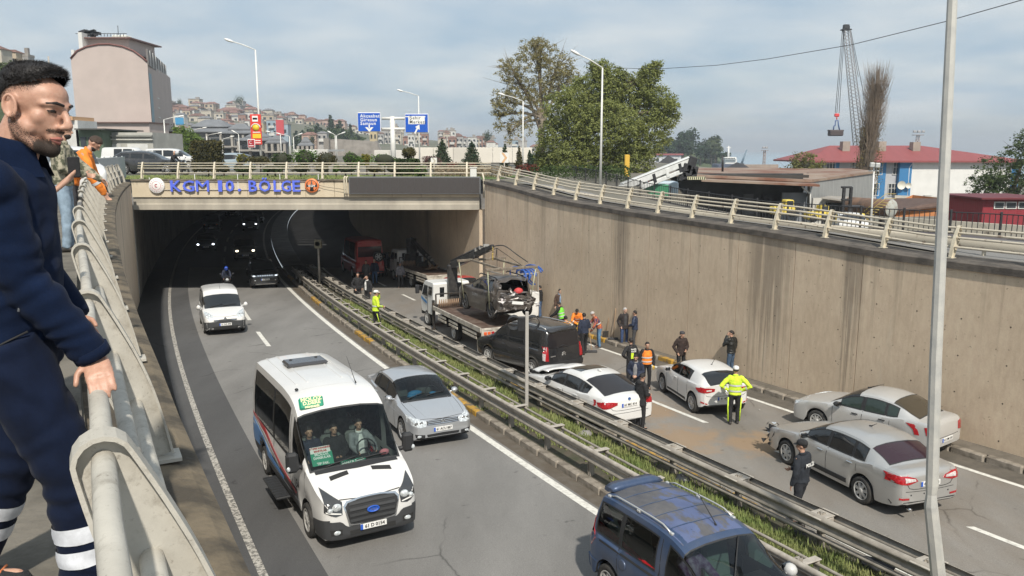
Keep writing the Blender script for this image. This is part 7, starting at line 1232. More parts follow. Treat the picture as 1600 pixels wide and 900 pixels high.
at_rail('man in rust brown quilted jacket and grey trousers right behind the bearded man',4.45,.40,-62,1.72,top=PUFF,bottom=DGREY,pose=dict(armR='pocket',armL='pocket',lean=7,yaw=-20),puffy=True);TS=at_rail('man in navy tee-shirt with a bare forearm holding up a phone',6.6,.34,-55,1.80,top=NAVY,bottom=DGREY,pose=dict(armR=((.27,.08,1.16),(.19,.22,1.30)),armL='pocket',lean=6,yaw=-20),sleeves=False)
ph=MB();ph.bb((.17,.31,1.37),(.02,.085,.16),.008);ph.bd('phone',BLK,TS);at_rail('man in camouflage hooded jacket and pale jeans at the railing',11.4,.16,-70,1.80,top=CAMO,bottom=LJEANS,pose=dict(armR='front',armL='rail',lean=4),hood=True,beard=True);at_rail('worker in orange high visibility jacket bending over the railing',12.7,.10,-68,1.76,top=ORANGE,bottom=DGREY,pose=dict(armR=((.26,.26,1.18),(.20,.52,1.05)),armL=((.26,.26,1.18),(.16,.50,1.04)),lean=34,nod=18),bands=(1.10,1.24),hair=cloth('brown_hair',(.06,.04,.03)),beard=True)
for o in list(bpy.data.objects):
 if '_arms' in o:del o['_arms']
 # everything above and behind the underpass
def X(px,Y,z=.0):
 """x of the photo column px at distance Y for a point at height z""";return(px-800)/FPX*(Y*math.cos(PITCH)-z*math.sin(PITCH))
def Z(py,Y):
 """height of the photo row py at distance Y""";return math.tan(math.atan((450-py)/FPX)-PITCH)*Y
LEAF={}
def lM(name,a,b,trans=.25):
 if name in LEAF:return LEAF[name]
 m,N,L,B=node_mat(name);tc=N.new('ShaderNodeTexCoord').outputs['Object'];c=ramp(N,L,nz(N,L,tc,1.1,5,.7),[(.35,a),(.65,b)]);L.new(c,B.inputs['Base Color']);B.inputs['Roughness'].default_value=.7;B.inputs['Specular IOR Level'].default_value=.25;t=N.new('ShaderNodeBsdfTranslucent');L.new(c,t.inputs[0]);mx=N.new('ShaderNodeMixShader');mx.inputs[0].default_value=trans;out=[n for n in N if n.type=='OUTPUT_MATERIAL'][0]
 L.new(B.outputs[0],mx.inputs[1]);L.new(t.outputs[0],mx.inputs[2]);L.new(mx.outputs[0],out.inputs['Surface']);LEAF[name]=m;return m
BARK=mat('bark',(.11,.085,.065),.95,col2=(.055,.045,.037),vq=5,bump=.6,bq=14);BARKP=mat('pale_bark',(.24,.20,.155),.95,col2=(.13,.11,.085),vq=4,bump=.5,bq=14)
def leaves(mb,c,r,n,size,rnd,shell=.35,flat=1.0):
 """n small faces spread through an ellipsoid, more of them near its surface"""
 for _ in rg(n):
  d=Vc((rnd.gauss(0,1),rnd.gauss(0,1),rnd.gauss(0,1))).normalized();k=rnd.random()**shell;p=Vc((c[0]+d.x*r[0]*k,c[1]+d.y*r[1]*k,c[2]+d.z*r[2]*k));u=Vc((rnd.gauss(0,1),rnd.gauss(0,1),rnd.gauss(0,.6))).normalized();w=u.cross(d+Vc((rnd.gauss(0,.6),rnd.gauss(0,.6),rnd.gauss(0,.6)))).normalized();s=size*rnd.uniform(.6,1.35);mb.add([p-u*s,p+w*s*.55,p+u*s,p-w*s*.55],[(0,1,2,3)])
def bush(label,px,Y,w,ytop,ybot,m,shape='round',group=None,name='shrub',cat='shrub',n=900,seed=0,leaf=.07):
 rnd=random.Random(seed+px);z0,z1=Z(ybot,Y),Z(ytop,Y);h=z1-z0;zg=min(z0,GZ+.02);x=X(px,Y,z0);W_=w/FPX*Y;t=thing(name,label,cat,(x,Y,GZ),0,group);o=Vc((0,0,z0-GZ));mb=MB()
 if shape=='box':
  for _ in rg(n):
   f=rnd.choice('xxyyz');p=[rnd.uniform(-1,1),rnd.uniform(-1,1),rnd.uniform(-1,1)];p[{'x':0,'y':1,'z':2}[f]]=rnd.choice((-1,1))if f!='z' else 1
   if f=='y':p[1]=-1 if rnd.random()<.7 else 1
   q=Vc((p[0]*W_/2*.97,p[1]*W_*.32,h/2+p[2]*h/2*.97))+o;leaves(mb,q,(.12,.12,.12),2,leaf,rnd)
 elif shape=='cone':
  for i in rg(14):
   f=i/13;r_=W_/2*(1-f)**.8+.06;leaves(mb,o+Vc((rnd.uniform(-.05,.05),0,h*(.04+.94*f))),(r_,r_,h/12),int(n/14*(1.7-1.3*f)),leaf,rnd,.3)
 else:
  for i in rg(9):
   a=rnd.uniform(0,2*PI);q=rnd.uniform(.0,.42);leaves(mb,o+Vc((W_*q*math.cos(a)*.95,W_*q*math.sin(a)*.8,h*(.5+rnd.uniform(-.14,.16)))),(W_*.30,W_*.28,h*.36),n//9,leaf,rnd,.4)
 mb.bd('foliage',m,t);mb=MB()
 if shape=='box':mb.bb(o+Vc((0,0,h/2)),(W_*.9,W_*.55,h*.94),.06)
 elif shape=='cone':mb.la([(W_*.36,h*.08),(W_*.22,h*.45),(.02,h*.93)],o,n=8,caps=True)
 else:mb.ell(o+Vc((0,0,h*.5)),(W_*.36,W_*.34,h*.38),8,6)
 mb.bd('dark_core',mat('twigs',(.03,.033,.018),.95)if 'twigs' not in bpy.data.materials else bpy.data.materials['twigs'],t);mb=MB();mb.tu([(0,0,-.05),o+Vc((0,0,h*.4))],.05,6);mb.bd('stem',BARK,t);return t  # one solid core, coloured dark for the shade inside the leaves
def tree(label,base,H,trunk_h,blobs,m,lm=0,size=.13,n=9000,trunk_r=.25,bark=BARK,seed=1,name='tree',group=None,twig=0):
 """blobs: (x, y, z, rx, ry, rz, weight) relative to the base; a limb runs to each""";rnd=random.Random(seed);t=thing(name,label,'tree',base,0,group);mb=MB();top=Vc((rnd.uniform(-.2,.2),0,trunk_h));mb.tu([(0,0,-.3),(rnd.uniform(-.1,.1),0,trunk_h*.5),top],[trunk_r*1.2,trunk_r,trunk_r*.8],9);tot=sum(b[6]for b in blobs);lb=MB()
 for b in blobs:
  c=Vc(b[:3]);f=max(.05,1-.5*rnd.random());s_=Vc((top.x,top.y,trunk_h*f));k=(c-s_);midp=s_+k*.5+Vc((0,0,k.length*.10));mb.tu(crom([tuple(s_),tuple(midp),tuple(c)],4),[lerp(trunk_r*.55,trunk_r*.10,i/8)for i in rg(9)],6)
  for _ in rg(4+twig):
   d=Vc((rnd.gauss(0,1)*b[3],rnd.gauss(0,1)*b[4],abs(rnd.gauss(.2,.8))*b[5]))*.75;mb.tu([midp.lerp(c,rnd.uniform(.2,1)),c+d*.5,c+d],[trunk_r*.13,trunk_r*.07,trunk_r*.02],4)
  cnt=int(n*b[6]/tot)
  for _ in rg(max(1,cnt//26)):
   d=Vc((rnd.gauss(0,1),rnd.gauss(0,1),rnd.gauss(0,1))).normalized()*rnd.random()**.36;q=c+Vc((d.x*b[3],d.y*b[4],d.z*b[5]));sp=rnd.uniform(.5,1.2)*size*5.0;leaves(lb,q,(sp,sp,sp*.8),26,size,rnd,.6)
 mb.bd('trunk',bark,t);lb.bd('crown',m,t);return t
 # shrubs and hedges along the bridge
G1_=lM('leaf_dark_green',(.028,.050,.014),(.060,.090,.024));G2_=lM('leaf_bright_green',(.055,.115,.020),(.105,.175,.035));G3_=lM('leaf_olive',(.050,.048,.018),(.105,.092,.030));G4_=lM('leaf_yellow',(.16,.15,.02),(.28,.24,.03));G5_=lM('leaf_red',(.11,.025,.022),(.20,.055,.035));G6_=lM('leaf_conifer',(.020,.045,.022),(.045,.075,.034));G7_=lM('leaf_purple',(.10,.055,.055),(.17,.10,.085));GP='shrubs planted along the bridge'
for i,(lab,px,Y,w,a,b,m,sh)in enumerate((('tall clipped square hedge block with bronze tints on the bridge',326,50.5,41,221,268,G3_,'box'),('small yellow shrub right of the clipped square hedge',379,56,19,239,258,G4_,'round'),('low olive hedge in front of the red advertising banner',407,57,36,242,258,G3_,'round'),('round dark shrub left of the bright green pair',441,55,30,237,262,G1_,'round'),('large bright green round shrub in the middle of the row',477,54,40,232,262,G2_,'round'),('round olive shrub with bronze top right of the large bright green one',512,54,32,236,262,G3_,'round'),('round green shrub below the left road sign',549,54,33,235,262,G2_,'round'),('pale yellow green shrub between two green ones',573,55,17,240,262,G4_,'round'),('wide bright green shrub under the sign mast',601,54,42,238,262,G2_,'round'),('long dark clipped hedge right of the sign mast',637,52,34,250,274,G1_,'box'),('bright lime bush against the parapet railing near the dark screen',658,48.5,17,257,277,G2_,'round'),('purple leaved shrub behind the left chevron board',677,56,32,243,264,G7_,'round'),('broad dark conifer left of the white wall panel',691,60,40,218,264,G6_,'cone'),('red photinia shrub between the two broad conifers',722,53,44,252,270,G5_,'round'),('broad dark conifer right of the red shrub',737,60,40,222,264,G6_,'cone'),('slim conifer behind the right chevron board',789,62,17,226,268,G6_,'cone'),('slim brownish conifer left of the tall lamp post',811,64,14,229,266,G3_,'cone'),('small dark conifer right of the tall lamp post',828,62,18,236,264,G6_,'cone'),('red shrub at the foot of the slim conifers',822,55,38,255,276,G5_,'round'))):
 bush(lab,px,Y,w,a,b,m,sh,GP,seed=i*13,n=1300 if w>25 else 700,leaf=.075)
def topiary():
 Y=56;t=thing('topiary_tree','small ball headed topiary tree on a thin stem beside the sign mast','tree',(X(639,Y,-1),Y,GZ),0);rnd=random.Random(4);mb=MB();c=Vc((0,0,Z(239,Y)-GZ));leaves(mb,c,(.52,.5,.42),900,.07,rnd,.35);mb.ell(c,(.42,.4,.34),8,6);mb.bd('crown',G3_,t);mb=MB();mb.tu([(0,0,0),c],.04,6);mb.bd('trunk',BARK,t)
topiary();rndb=random.Random(8);lowg=[(430,36,G1_),(470,30,G3_),(505,26,G3_),(540,28,G1_),(585,30,G3_),(615,30,G1_),(350,22,G3_),(380,36,G1_),(418,12,G2_),(525,10,G2_)]
for i,(px,w,m)in enumerate(lowg):
 bush(('low dark ground shrub behind the bridge railing','low olive ground shrub behind the bridge railing','tiny lime shrub behind the bridge railing')[0 if m is G1_ else 1 if m is G3_ else 2],px,49.5,w,257,271,m,'round',('dark ground shrubs behind the bridge railing','olive ground shrubs behind the bridge railing','lime ground shrubs behind the bridge railing')[0 if m is G1_ else 1 if m is G3_ else 2],seed=i+70,n=450,leaf=.07)
mb=MB();rnd=random.Random(3)
for _ in rg(5200):
 px=rnd.uniform(678,800);Y=rnd.uniform(49,54);p=Vc((X(px,Y,-1.3),Y,GZ+rnd.random()**.7*.62));leaves(mb,p,(.06,.06,.05),1,.06,rnd)
tag(mb.bd('ground_cover',lM('leaf_pinkish',(.20,.14,.10),(.36,.30,.20))),'pinkish flowering ground cover beside the chevron boards','ground cover',kind='stuff');mb=MB()
for _ in rg(2600):
 px=rnd.uniform(830,985);Y=rnd.uniform(50,56);p=Vc((X(px,Y,-1.3),Y,-1.9+rnd.random()*.9));leaves(mb,p,(.08,.08,.08),1,.08,rnd)
tag(mb.bd('undergrowth',G1_),'scrubby undergrowth beneath the big tree','undergrowth',kind='stuff')
# letters, emblems and the dark message screen on the bridge
BLUEL=mat('blue_letter',(.10,.155,.72),.45,coat=.1)
def lettering():
 Y=DECK_Y-.10;t=thing('bridge_lettering','big blue letters spelling KGM 10. BÖLGE on rails across the bridge front','sign',(X(368,Y,-2.1),Y,-2.15));b=t.location.copy();zt,zb=Z(282.0,Y),Z(299.3,Y)
 for ch,a,c in(('K',267,284),('G',286,304),('M',307,327),('1',341.5,347.5),('0',353,366),('.',372,376.5),('B',389,402),('Ö',405,423),('L',428,438.5),('G',440,455),('E',457.5,469.5)):
  me=text_mesh(ch,1.0,.05,0 if ch in 'M1' else .012);xs=[v.co.x for v in me.vertices];ys=[v.co.y for v in me.vertices];x0,x1=X(a,Y,-2.1),X(c,Y,-2.1);y1=zt+(.16 if ch=='Ö' else 0);y0=zb
  if ch=='.':y1=zb+.17
  for v in me.vertices:
   u=(v.co.x-min(xs))/(max(xs)-min(xs));w=(v.co.y-min(ys))/(max(ys)-min(ys));d=v.co.z;v.co=Vc((lerp(x0,x1,u),Y-.02-d,lerp(y0,y1,w)))-b
  me.flip_normals();me.materials.clear();me.materials.append(BLUEL);link('letter',me,t)
 for z in(Z(283.5,Y),Z(296.5,Y)):
  mb=MB();mb.bb(Vc(((X(234,Y,-2)+X(500,Y,-2))/2,Y+.05,z))-b,(X(500,Y,-2)-X(234,Y,-2),.03,.045),.006);mb.bd('rail',mat('letter_rail',(.50,.45,.38),.6)if 'letter_rail' not in bpy.data.materials else bpy.data.materials['letter_rail'],t)
 for px in(233.5,304.5,371.5,437.5,497.5):
  mb=MB();mb.bb(Vc((X(px,Y,-2),Y+.06,(Z(272,Y)+Z(298,Y))/2))-b,(.035,.03,.95 if px>240 else .55),.005);mb.bd('bracket',PLATEW,t)
lettering()
def emblem(label,px,r,base,marks):
 Y=DECK_Y-.08;z=Z(290,Y);t=thing('round_emblem',label,'emblem',(X(px,Y,z),Y,z));mb=MB();mb.la([(r,.06),(r,-.05),(r*.96,-.07),(.002,-.07)],axis='Y',n=30);mb.bd('disc',base,t);marks(t,r);return t
def m1(t,r):
 rm=mat('emblem_maroon',(.42,.05,.08),.5)
 for k in rg(16):
  a=2*PI*k/16;mb=MB();mb.ell((r*.78*math.cos(a),-.074,r*.78*math.sin(a)),(.020,.006,.020),6,4);mb.bd('star',rm,t)
 mb=MB();mb.la([(r*.58,-.072),(r*.56,-.078),(r*.54,-.072)],axis='Y',n=28);mb.bd('ring',rm,t);mb=MB();c=[(.17*r*math.cos(a),.17*r*math.sin(a))for a in[PI*.3+2*PI*.7*k/14 for k in rg(15)]];mb.tu([(x,-.078,z)for x,z in c],.022,6);mb.bd('crescent',rm,t)
emblem('round white emblem with a dark red crescent left of the blue letters',245,.44,mat('emblem_white',(.78,.76,.74),.5),m1)
def m2(t,r):
 dk=mat('emblem_dark',(.045,.035,.03),.5);wh=PLATEW;mb=MB();mb.la([(r*.80,-.071),(r*.80,-.076),(.002,-.076)],axis='Y',n=28);mb.bd('field',dk,t);org=mat('emblem_orange',(.72,.20,.06),.5)if 'emblem_orange' not in bpy.data.materials else bpy.data.materials['emblem_orange']
 for sg in(1,-1):
  mb=MB();mb.add([(sg*.30*r,-.079,-.72*r),(sg*.05*r,-.079,.72*r),(sg*.52*r,-.079,.56*r),(sg*.70*r,-.079,-.30*r)],[(0,1,2,3)]);mb.bd('field_side',org,t)
 mb=MB();mb.box((0,-.081,-.05*r),(1.5*r,.006,.30*r));mb.bd('band',dk,t);tP('emblem_lettering','KGM',.17,wh,t,fM((0,-.087,-.05*r),(1,0,0),(0,0,1)),.002,.004)
emblem('round orange road authority emblem right of the blue letters',487.5,.40,mat('emblem_orange',(.72,.20,.06),.5),m2)
def screen():
 Y=DECK_Y-.22;x0,x1=X(545,Y,-2.1),X(751,Y,-2.1);z0,z1=Z(303.5,Y),Z(276,Y);t=thing('message_screen','long dark electronic message screen on the right half of the bridge front','screen',((x0+x1)/2,Y,z0));w=x1-x0;h=z1-z0;mb=MB();mb.bb((0,.10,h/2),(w,.30,h),.02);mb.bd('housing',mat('screen_frame',(.13,.135,.14),.5),t);n=16;sm=mat('screen_led',(.052,.047,.046),.75,var=.12,vq=30,stretch=(.2,1,3))
 for i in rg(n):
  mb=MB();mb.bb((-w/2+.06+(w-.12)*(i+.5)/n,-.055,h/2),((w-.12)/n-.008,.03,h-.13),.004);mb.bd('panel',sm,t)
 for k in rg(2):
  mb=MB();mb.tu([(-w/2-.07-.13*k,.05,.0),(-w/2-.12-.13*k,.0,.08),(-w/2-.12-.13*k,.0,h-.06),(-w/2-.05-.13*k,.05,h+.02)],.045,8);mb.bd('bracket',CREAM,t)
 mb=MB();mb.tu([(-w/2-.15,.05,h*.25),(-w/2-1.4,.08,h*.42),(-w/2-2.4,.1,h*.72)],.012,5);mb.bd('cable',TRIM,t);mb=MB();mb.tu([(w/2+.18,.1,-.2),(w/2+.18,-.05,h*.9),(w/2+.1,.1,h+.2)],.05,8);mb.bd('bracket',CREAM,t);c=thing('cabinet','white metal cabinet behind the railing above the message screen','cabinet',(X(770-30.5,45.9,-1.2),46.1,GZ));mb=MB();mb.bb((0,0,.35),(.36,.30,.62),.015);mb.box((0,0,.69),(.42,.36,.05));mb.bd('box',mat('cabinet_white',(.62,.62,.58),.5),c)
screen()
# street lamps
def lamp(label,px,Y,ybase,ytop,headpx,heady,r=.09,m=POLEW,group='street lamps'):
 zb=min(Z(ybase,Y),GZ)if Y>46 else Z(ybase,Y);zt=Z(ytop,Y);t=thing('street_lamp',label,'street lamp',(X(px,Y,zb),Y,zb),0,group);hx=X(headpx,Y,Z(heady,Y))-X(px,Y,zb);hz=Z(heady,Y)-zb;mb=MB();mb.tu([(0,0,0),(0,0,zt-zb)],[r,r*.55],8);mb.bd('pole',m,t);mb=MB();e=Vc((hx,0,hz));mb.tu([(0,0,zt-zb),Vc((0,0,zt-zb)).lerp(e,.5)+Vc((0,0,.05)),e],r*.42,6);mb.bd('arm',m,t);d=(e-Vc((0,0,zt-zb))).normalized();mb=MB();q=d.to_track_quat('X','Z').to_matrix()
 mb.ell(e+d*.12,(r*4.2,r*1.6,r*1.1),10,6,M=q);mb.bd('lamp_head',mat('lamp_white',(.72,.72,.70),.4)if 'lamp_white' not in bpy.data.materials else bpy.data.materials['lamp_white'],t);return t
lamp('tall lamp post on the bridge with red banners, its arm to the left',409,60,246,78,360,64);lamp('thin lamp post in front of the right blue road sign',656,78,252,150,627,142,.08);lamp('tall lamp post in front of the big green tree',938,43.5,292,106,902,84,.075);lamp('thin lamp post left of the big green tree',817,66,284,158,786,148,.08);lamp('lamp post half hidden in the loose pale tree',843,100,262,193,822,184,.09)
lamp('lamp post beside the tall pink building',261,95,242,187,281,182,.10)
for i,(a,b,c,d)in enumerate(((303,241,204,318),(325,240,212,342),(375,242,210,366),(349,242,218,361),(440,244,210,420),(454,244,213,436),(460,244,214,468),(525,232,211,516),(527,232,212,535))):
 lamp(('small street lamp among the grey market roofs left of the red banner','small street lamp among the poles right of the red banner','small street lamp near the grey stone wall')[0 if a<400 else 1 if a<500 else 2],a,135,b,c,d,c-4,.11,group=('lamps among the grey market roofs','lamps right of the red banner','lamps near the stone wall')[0 if a<400 else 1 if a<500 else 2])
 # bent grey pole in the right foreground, thin signal pole on the median
def bent_pole():
 P=[at(1480,1010,10.9),at(1466,900,11),at(1455,772,11),at(1462,560,11),at(1474,300,11),at(1488,0,11),at(1494,-130,11)];P[0].z=rZ(10.9)+.15;P[0].x=P[1].x+.06;t=thing('bent_lamp_post','tall grey octagonal lamp post with a kink near its foot in the right foreground','lamp post',P[0]);mb=MB();pts=[p-P[0]for p in P];pts=[pts[0],pts[1],pts[2]+Vc((.012,0,-.18)),pts[2],pts[2]+Vc((.0,0,.14))]+pts[3:];wd=[.108,.104,.092,.070,.086,.081,.074,.062,.059]
 mb.tu(pts,wd,8,smooth=False,up=(1,.35,0));mb.bd('pole',mat('galvanised_octagon',(.52,.51,.47),.55,.12,col2=(.42,.42,.40),vq=3.5,bump=.12,bq=30),t);mb=MB();p=pts[0].lerp(pts[1],.5);mb.bb((0,0,.02),(.45,.45,.04),.01);mb.bd('foot_plate',GALV,t)
bent_pole()
def signal_pole():
 b=oR(823,641,.17);t=thing('signal_pole','thin grey pole with a dark traffic signal seen from behind on the median','traffic signal',b);h=Z(487,b.y)-b.z;mb=MB();mb.bb((0,0,h/2),(.10,.10,h),.012);mb.bd('pole',mat('signal_pole_grey',(.40,.38,.35),.6),t);z=Z(507,b.y)-b.z;mb=MB();mb.bb((-.12,.10,z),(.30,.16,.42),.02)
 for k in rg(6):mb.box((-.24+.05*k,.015,z),(.018,.02,.38))
 mb.bd('signal_back',BLACKST,t)
 for x in(-.38,.18):
  mb=MB();mb.la([(.20,0),(.19,.38),(.185,.38),(.19,.02)],(x,.12,z),'Y',14);mb.bd('visor',BLACKST,t)
signal_pole()
# direction signs
def direction_signs():
 Y=66;t=thing('direction_sign','pair of blue direction signs on one pale mast over the bridge','road sign',(X(615,Y,GZ),Y,GZ));bx0=t.location.x;SB=mat('sign_blue',(.008,.085,.46),.4);mb=MB();mb.tu([(0,0,0),(0,0,Z(182,Y)-GZ)],.21,10);mb.bd('mast',POLEW,t)
 for y in(185,201.5):
  a,b=X(597,Y,2)-bx0,X(634,Y,2)-bx0;mb=MB();mb.tu([(a,-.05,Z(y,Y)-GZ),(b,-.05,Z(y,Y)-GZ)],.11,8);mb.bd('crossbar',POLEW,t)
 for(a,b,y0,y1,lines,arrow)in((560,596,176,206,(('Akçaabat',181.5),('Giresun',187.5),('Samsun',193.2)),'down'),(633.5,670,178,207.5,(),'up')):
  x0,x1=X(a,Y,2)-bx0,X(b,Y,2)-bx0;z0,z1=Z(y1,Y)-GZ,Z(y0,Y)-GZ;c=Vc(((x0+x1)/2,-.28,(z0+z1)/2));mb=MB();mb.bb(c,(x1-x0,.08,z1-z0),.04);pl=mb.bd('sign_edge',PLATEW,t);mb=MB();mb.box(c+Vc((0,-.045,0)),(x1-x0-.09,.012,z1-z0-.09));mb.bd('sign_face',SB,pl)
  for tx,y in lines:
   tP('sign_lettering',tx,.37,PLATEW,pl,fM((x0+.22,-.335,Z(y,Y)-GZ),(1,0,0),(0,0,1)),.001,.006,'LEFT',1.15)
  ax=c.x;az=Z(200.5,Y)-GZ if arrow=='down' else Z(202,Y)-GZ;mb=MB()
  if arrow=='down':
   mb.add([(ax-.05,-.335,az+.26),(ax+.05,-.335,az+.26),(ax+.05,-.335,az-.02),(ax-.05,-.335,az-.02)],[(0,1,2,3)]);mb.add([(ax-.34,-.336,az+.08),(ax-.14,-.336,az+.08),(ax,-.336,az-.08),(ax+.14,-.336,az+.08),(ax+.34,-.336,az+.08),(ax,-.336,az-.30)],[(0,1,2,5),(2,3,4,5)])
  else:
   mb.add([(ax-.22,-.335,az-.32),(ax-.10,-.335,az-.36),(ax+.12,-.335,az+.06),(ax,-.335,az+.10)],[(0,1,2,3)]);mb.add([(ax-.12,-.336,az+.18),(ax+.22,-.336,az+.36),(ax+.24,-.336,az-.06)],[(0,1,2)])
  mb.bd('arrow',PLATEW,pl)
  if arrow=='up':
   mb=MB();cx=(X(639,Y,2)+X(664.5,Y,2))/2-bx0;mb.box((cx,-.335,Z(187.8,Y)-GZ),(X(664.5,Y,2)-X(639,Y,2),.012,(Z(181.5,Y)-Z(194.3,Y))));wp=mb.bd('white_panel',PLATEW,pl)
   for tx,y in(('Şehir',184.6),('Merkezi',191)):tP('sign_lettering',tx,.36,INK,pl,fM((X(640.5,Y,2)-bx0,-.346,Z(y,Y)-GZ),(1,0,0),(0,0,1)),.001,.003,'LEFT',1.15)
   mb=MB();mb.box((c.x-.1,-.335,z1-.23),(x1-x0-.25,.01,.07));mb.bd('white_stripe',PLATEW,pl)
direction_signs()
def chevron(label,px,Y,w,y0,y1,yb,cm):
 z0,z1=Z(y1,Y),Z(y0,Y);t=thing('chevron_board',label,'road sign',(X(px,Y,z0),Y,GZ));W_=w/FPX*Y;zc=(z0+z1)/2-GZ;h=z1-z0;mb=MB();mb.tu([(0,.03,0),(0,.03,zc)],.04,8);mb.bd('post',GALVL,t);mb=MB();mb.bb((0,0,zc),(W_,.03,h),.01);mb.bd('board',mat('board_white',(.68,.67,.64),.5)if 'board_white' not in bpy.data.materials else bpy.data.materials['board_white'],t);mb=MB();a=W_*.34;mb.add([(-a,-.02,zc+h*.48),(-a*.15,-.02,zc+h*.48),(a,-.02,zc),(-a*.15,-.02,zc-h*.48),(-a,-.02,zc-h*.48),(a*.15,-.02,zc)],[(0,5,2,1),(5,4,3,2)]);mb.bd('chevron',cm,t)
chevron('small white chevron board with a pale arrow behind the parapet',678,50,9.5,246.5,256.5,275,mat('chevron_pale',(.48,.44,.36),.5));chevron('larger white chevron board with a sand coloured arrow by the big tree',788,50,13.5,238.5,254.5,268,mat('chevron_sand',(.60,.38,.22),.5))
# red advertising banners on the lamp post
def banner():
 Y=59.6;t=thing('advert_banner','tall red advertising banner with a yellow band on the lamp post','banner',(X(400,Y,1),Y,Z(226,Y)));RD=mat('banner_red',(.62,.045,.03),.5);x0,x1,zt,zb=X(391,Y,2),X(408,Y,2),Z(178.5,Y),Z(226,Y);b=t.location;mb=MB();mb.bb(Vc(((x0+x1)/2,Y,(zt+zb)/2))-b,(x1-x0,.06,zt-zb),.02);mb.bd('panel',RD,t);f=lambda nm,a,c,d,e,m:(lambda q:q.bd(nm,m,t))(_bx(Vc(((X(a,Y,2)+X(c,Y,2))/2,Y-.04,(Z(d,Y)+Z(e,Y))/2))-b,(X(c,Y,2)-X(a,Y,2),.02,Z(d,Y)-Z(e,Y))))
 def _bx(c,d):
  q=MB();q.box(c,d);return q
 YL=mat('banner_yellow',(.72,.50,.03),.5);TE=mat('banner_teal',(.02,.10,.12),.5);f('white_patch',394.5,403.5,181,190,PLATEW);f('dark_patch',395.5,402.5,184,187,TE);f('yellow_band',394,407,209,216,YL);mb=MB();mb.la([(.24,-.01),(.24,-.03),(.002,-.03)],axis='Y',n=18);c=Vc((X(399.5,Y,2),Y-.03,Z(199.5,Y)))-b
 for i,v in enumerate(mb.v):mb.v[i]=tuple(Vc(v)+c)
 mb.bd('disc',YL,t);mb=MB();mb.tu([c+Vc((.33*math.cos(a),-.03,.33*math.sin(a)-.05))for a in[PI*.05+PI*.9*k/10 for k in rg(11)]],.035,5);mb.bd('arch',PLATEW,t)
 for y in(206,219,222.5):f('print_line',394.5,406,y,y+1.3,PLATEW)
 t2=thing('advert_sign','small dark red advertising sign with white print below the tall banner','sign',(X(393,Y-.4,1),Y-.4,Z(231,Y)));b2=t2.location;Y2=Y-.4;mb=MB();x0,x1,zt,zb=X(386.5,Y2,1),X(398,Y2,1),Z(217.5,Y2),Z(231,Y2);mb.bb(Vc(((x0+x1)/2,Y2,(zt+zb)/2))-b2,(x1-x0,.08,zt-zb),.02);mb.bd('frame',PLATEW,t2);mb=MB();mb.box(Vc(((x0+x1)/2,Y2-.045,(zt+zb)/2))-b2,(x1-x0-.08,.02,zt-zb-.08));mb.bd('face',mat('sign_maroon',(.36,.03,.04),.5),t2)
 mb=MB();mb.box(Vc(((x0+x1)/2,Y2-.06,zb+.15))-b2,(.34,.01,.05));mb.tu([Vc(((x0+x1)/2-.02+.1*math.cos(a),Y2-.06,(zt+zb)/2+.08+.1*math.sin(a)))-b2 for a in[1.0+4.4*k/10 for k in rg(11)]],.02,5);mb.bd('print',PLATEW,t2)
banner()
# overhead cable
mb=MB();cb=thing('overhead_cable','thin black overhead cable rising to the upper right corner','cable',at(1200,92,48));mb.tu([at(px,py,lerp(62,30,(px-960)/680))-cb.location for px,py in((960,106),(1000,107.2),(1040,107),(1120,102),(1200,92),(1330,70),(1480,33),(1600,-1),(1700,-32))],.018,5);mb.bd('wire',BLACKST,cb)
# big trees right of centre
TREEM=lM('leaf_main_tree',(.15,.175,.05),(.26,.285,.095));TREEP=lM('leaf_pale_tree',(.20,.18,.075),(.31,.275,.12))
def bl(px,py,Y,rx,ry,w,base,dy=0,ryf=.8):return(X(px,Y,5)-base.x,dy,Z(py,Y)-base.z,rx/FPX*Y,rx/FPX*Y*ryf,ry/FPX*Y,w)
b_=Vc((X(905,70,-2),70,-2.0));tree('large dense green tree right of centre behind the wall railing',b_,13,4.2,[bl(*a,b_,d)for a,d in(((930,150,70,48,38,1.3),0),((985,150,70,40,34,1.0),.5),((1022,165,70,30,34,.7),0),((1040,175,70,22,26,.4),-1),((890,175,70,42,40,1.1),-1),((945,205,70,58,44,1.7),-2),((1000,215,70,48,40,1.2),-1),((868,220,70,30,38,.8),-1),((900,250,70,46,28,1.0),-2),((975,252,70,46,30,1.0),-1.5),((1010,120,70,20,18,.32),0),((1024,108,70,10,14,.14),0),((934,108,70,22,14,.3),0),((955,120,70,30,18,.4),0),((850,250,70,24,22,.5),0))],TREEM,n=105000,size=.088,trunk_r=.42,seed=5)
b2_=Vc((X(846,88,-2),88,-2.0));tree('taller loose pale tree left of the dense green one',b2_,16,6.5,[bl(*a,b2_,0)for a in((838,85,88,34,26,1.0),(800,110,88,26,22,.7),(868,105,88,36,24,.9),(820,140,88,34,26,.8),(786,160,88,24,22,.6),(780,182,88,14,24,.35),(850,150,88,38,30,.9),(815,195,88,22,22,.4),(795,210,88,8,22,.14),(880,130,88,30,24,.6),(842,70,88,14,10,.25))],TREEP,n=27000,size=.085,trunk_r=.36,bark=BARKP,seed=9,twig=9)
mb=MB();yt=thing('yellow_post','yellow painted post half hidden under the big tree','post',(X(979,58,-2),58,-2.8));mb.bb((0,0,1.2),(.34,.34,2.6),.03);mb.bd('post',mat('yellow_paint',(.62,.38,.05),.6),yt)
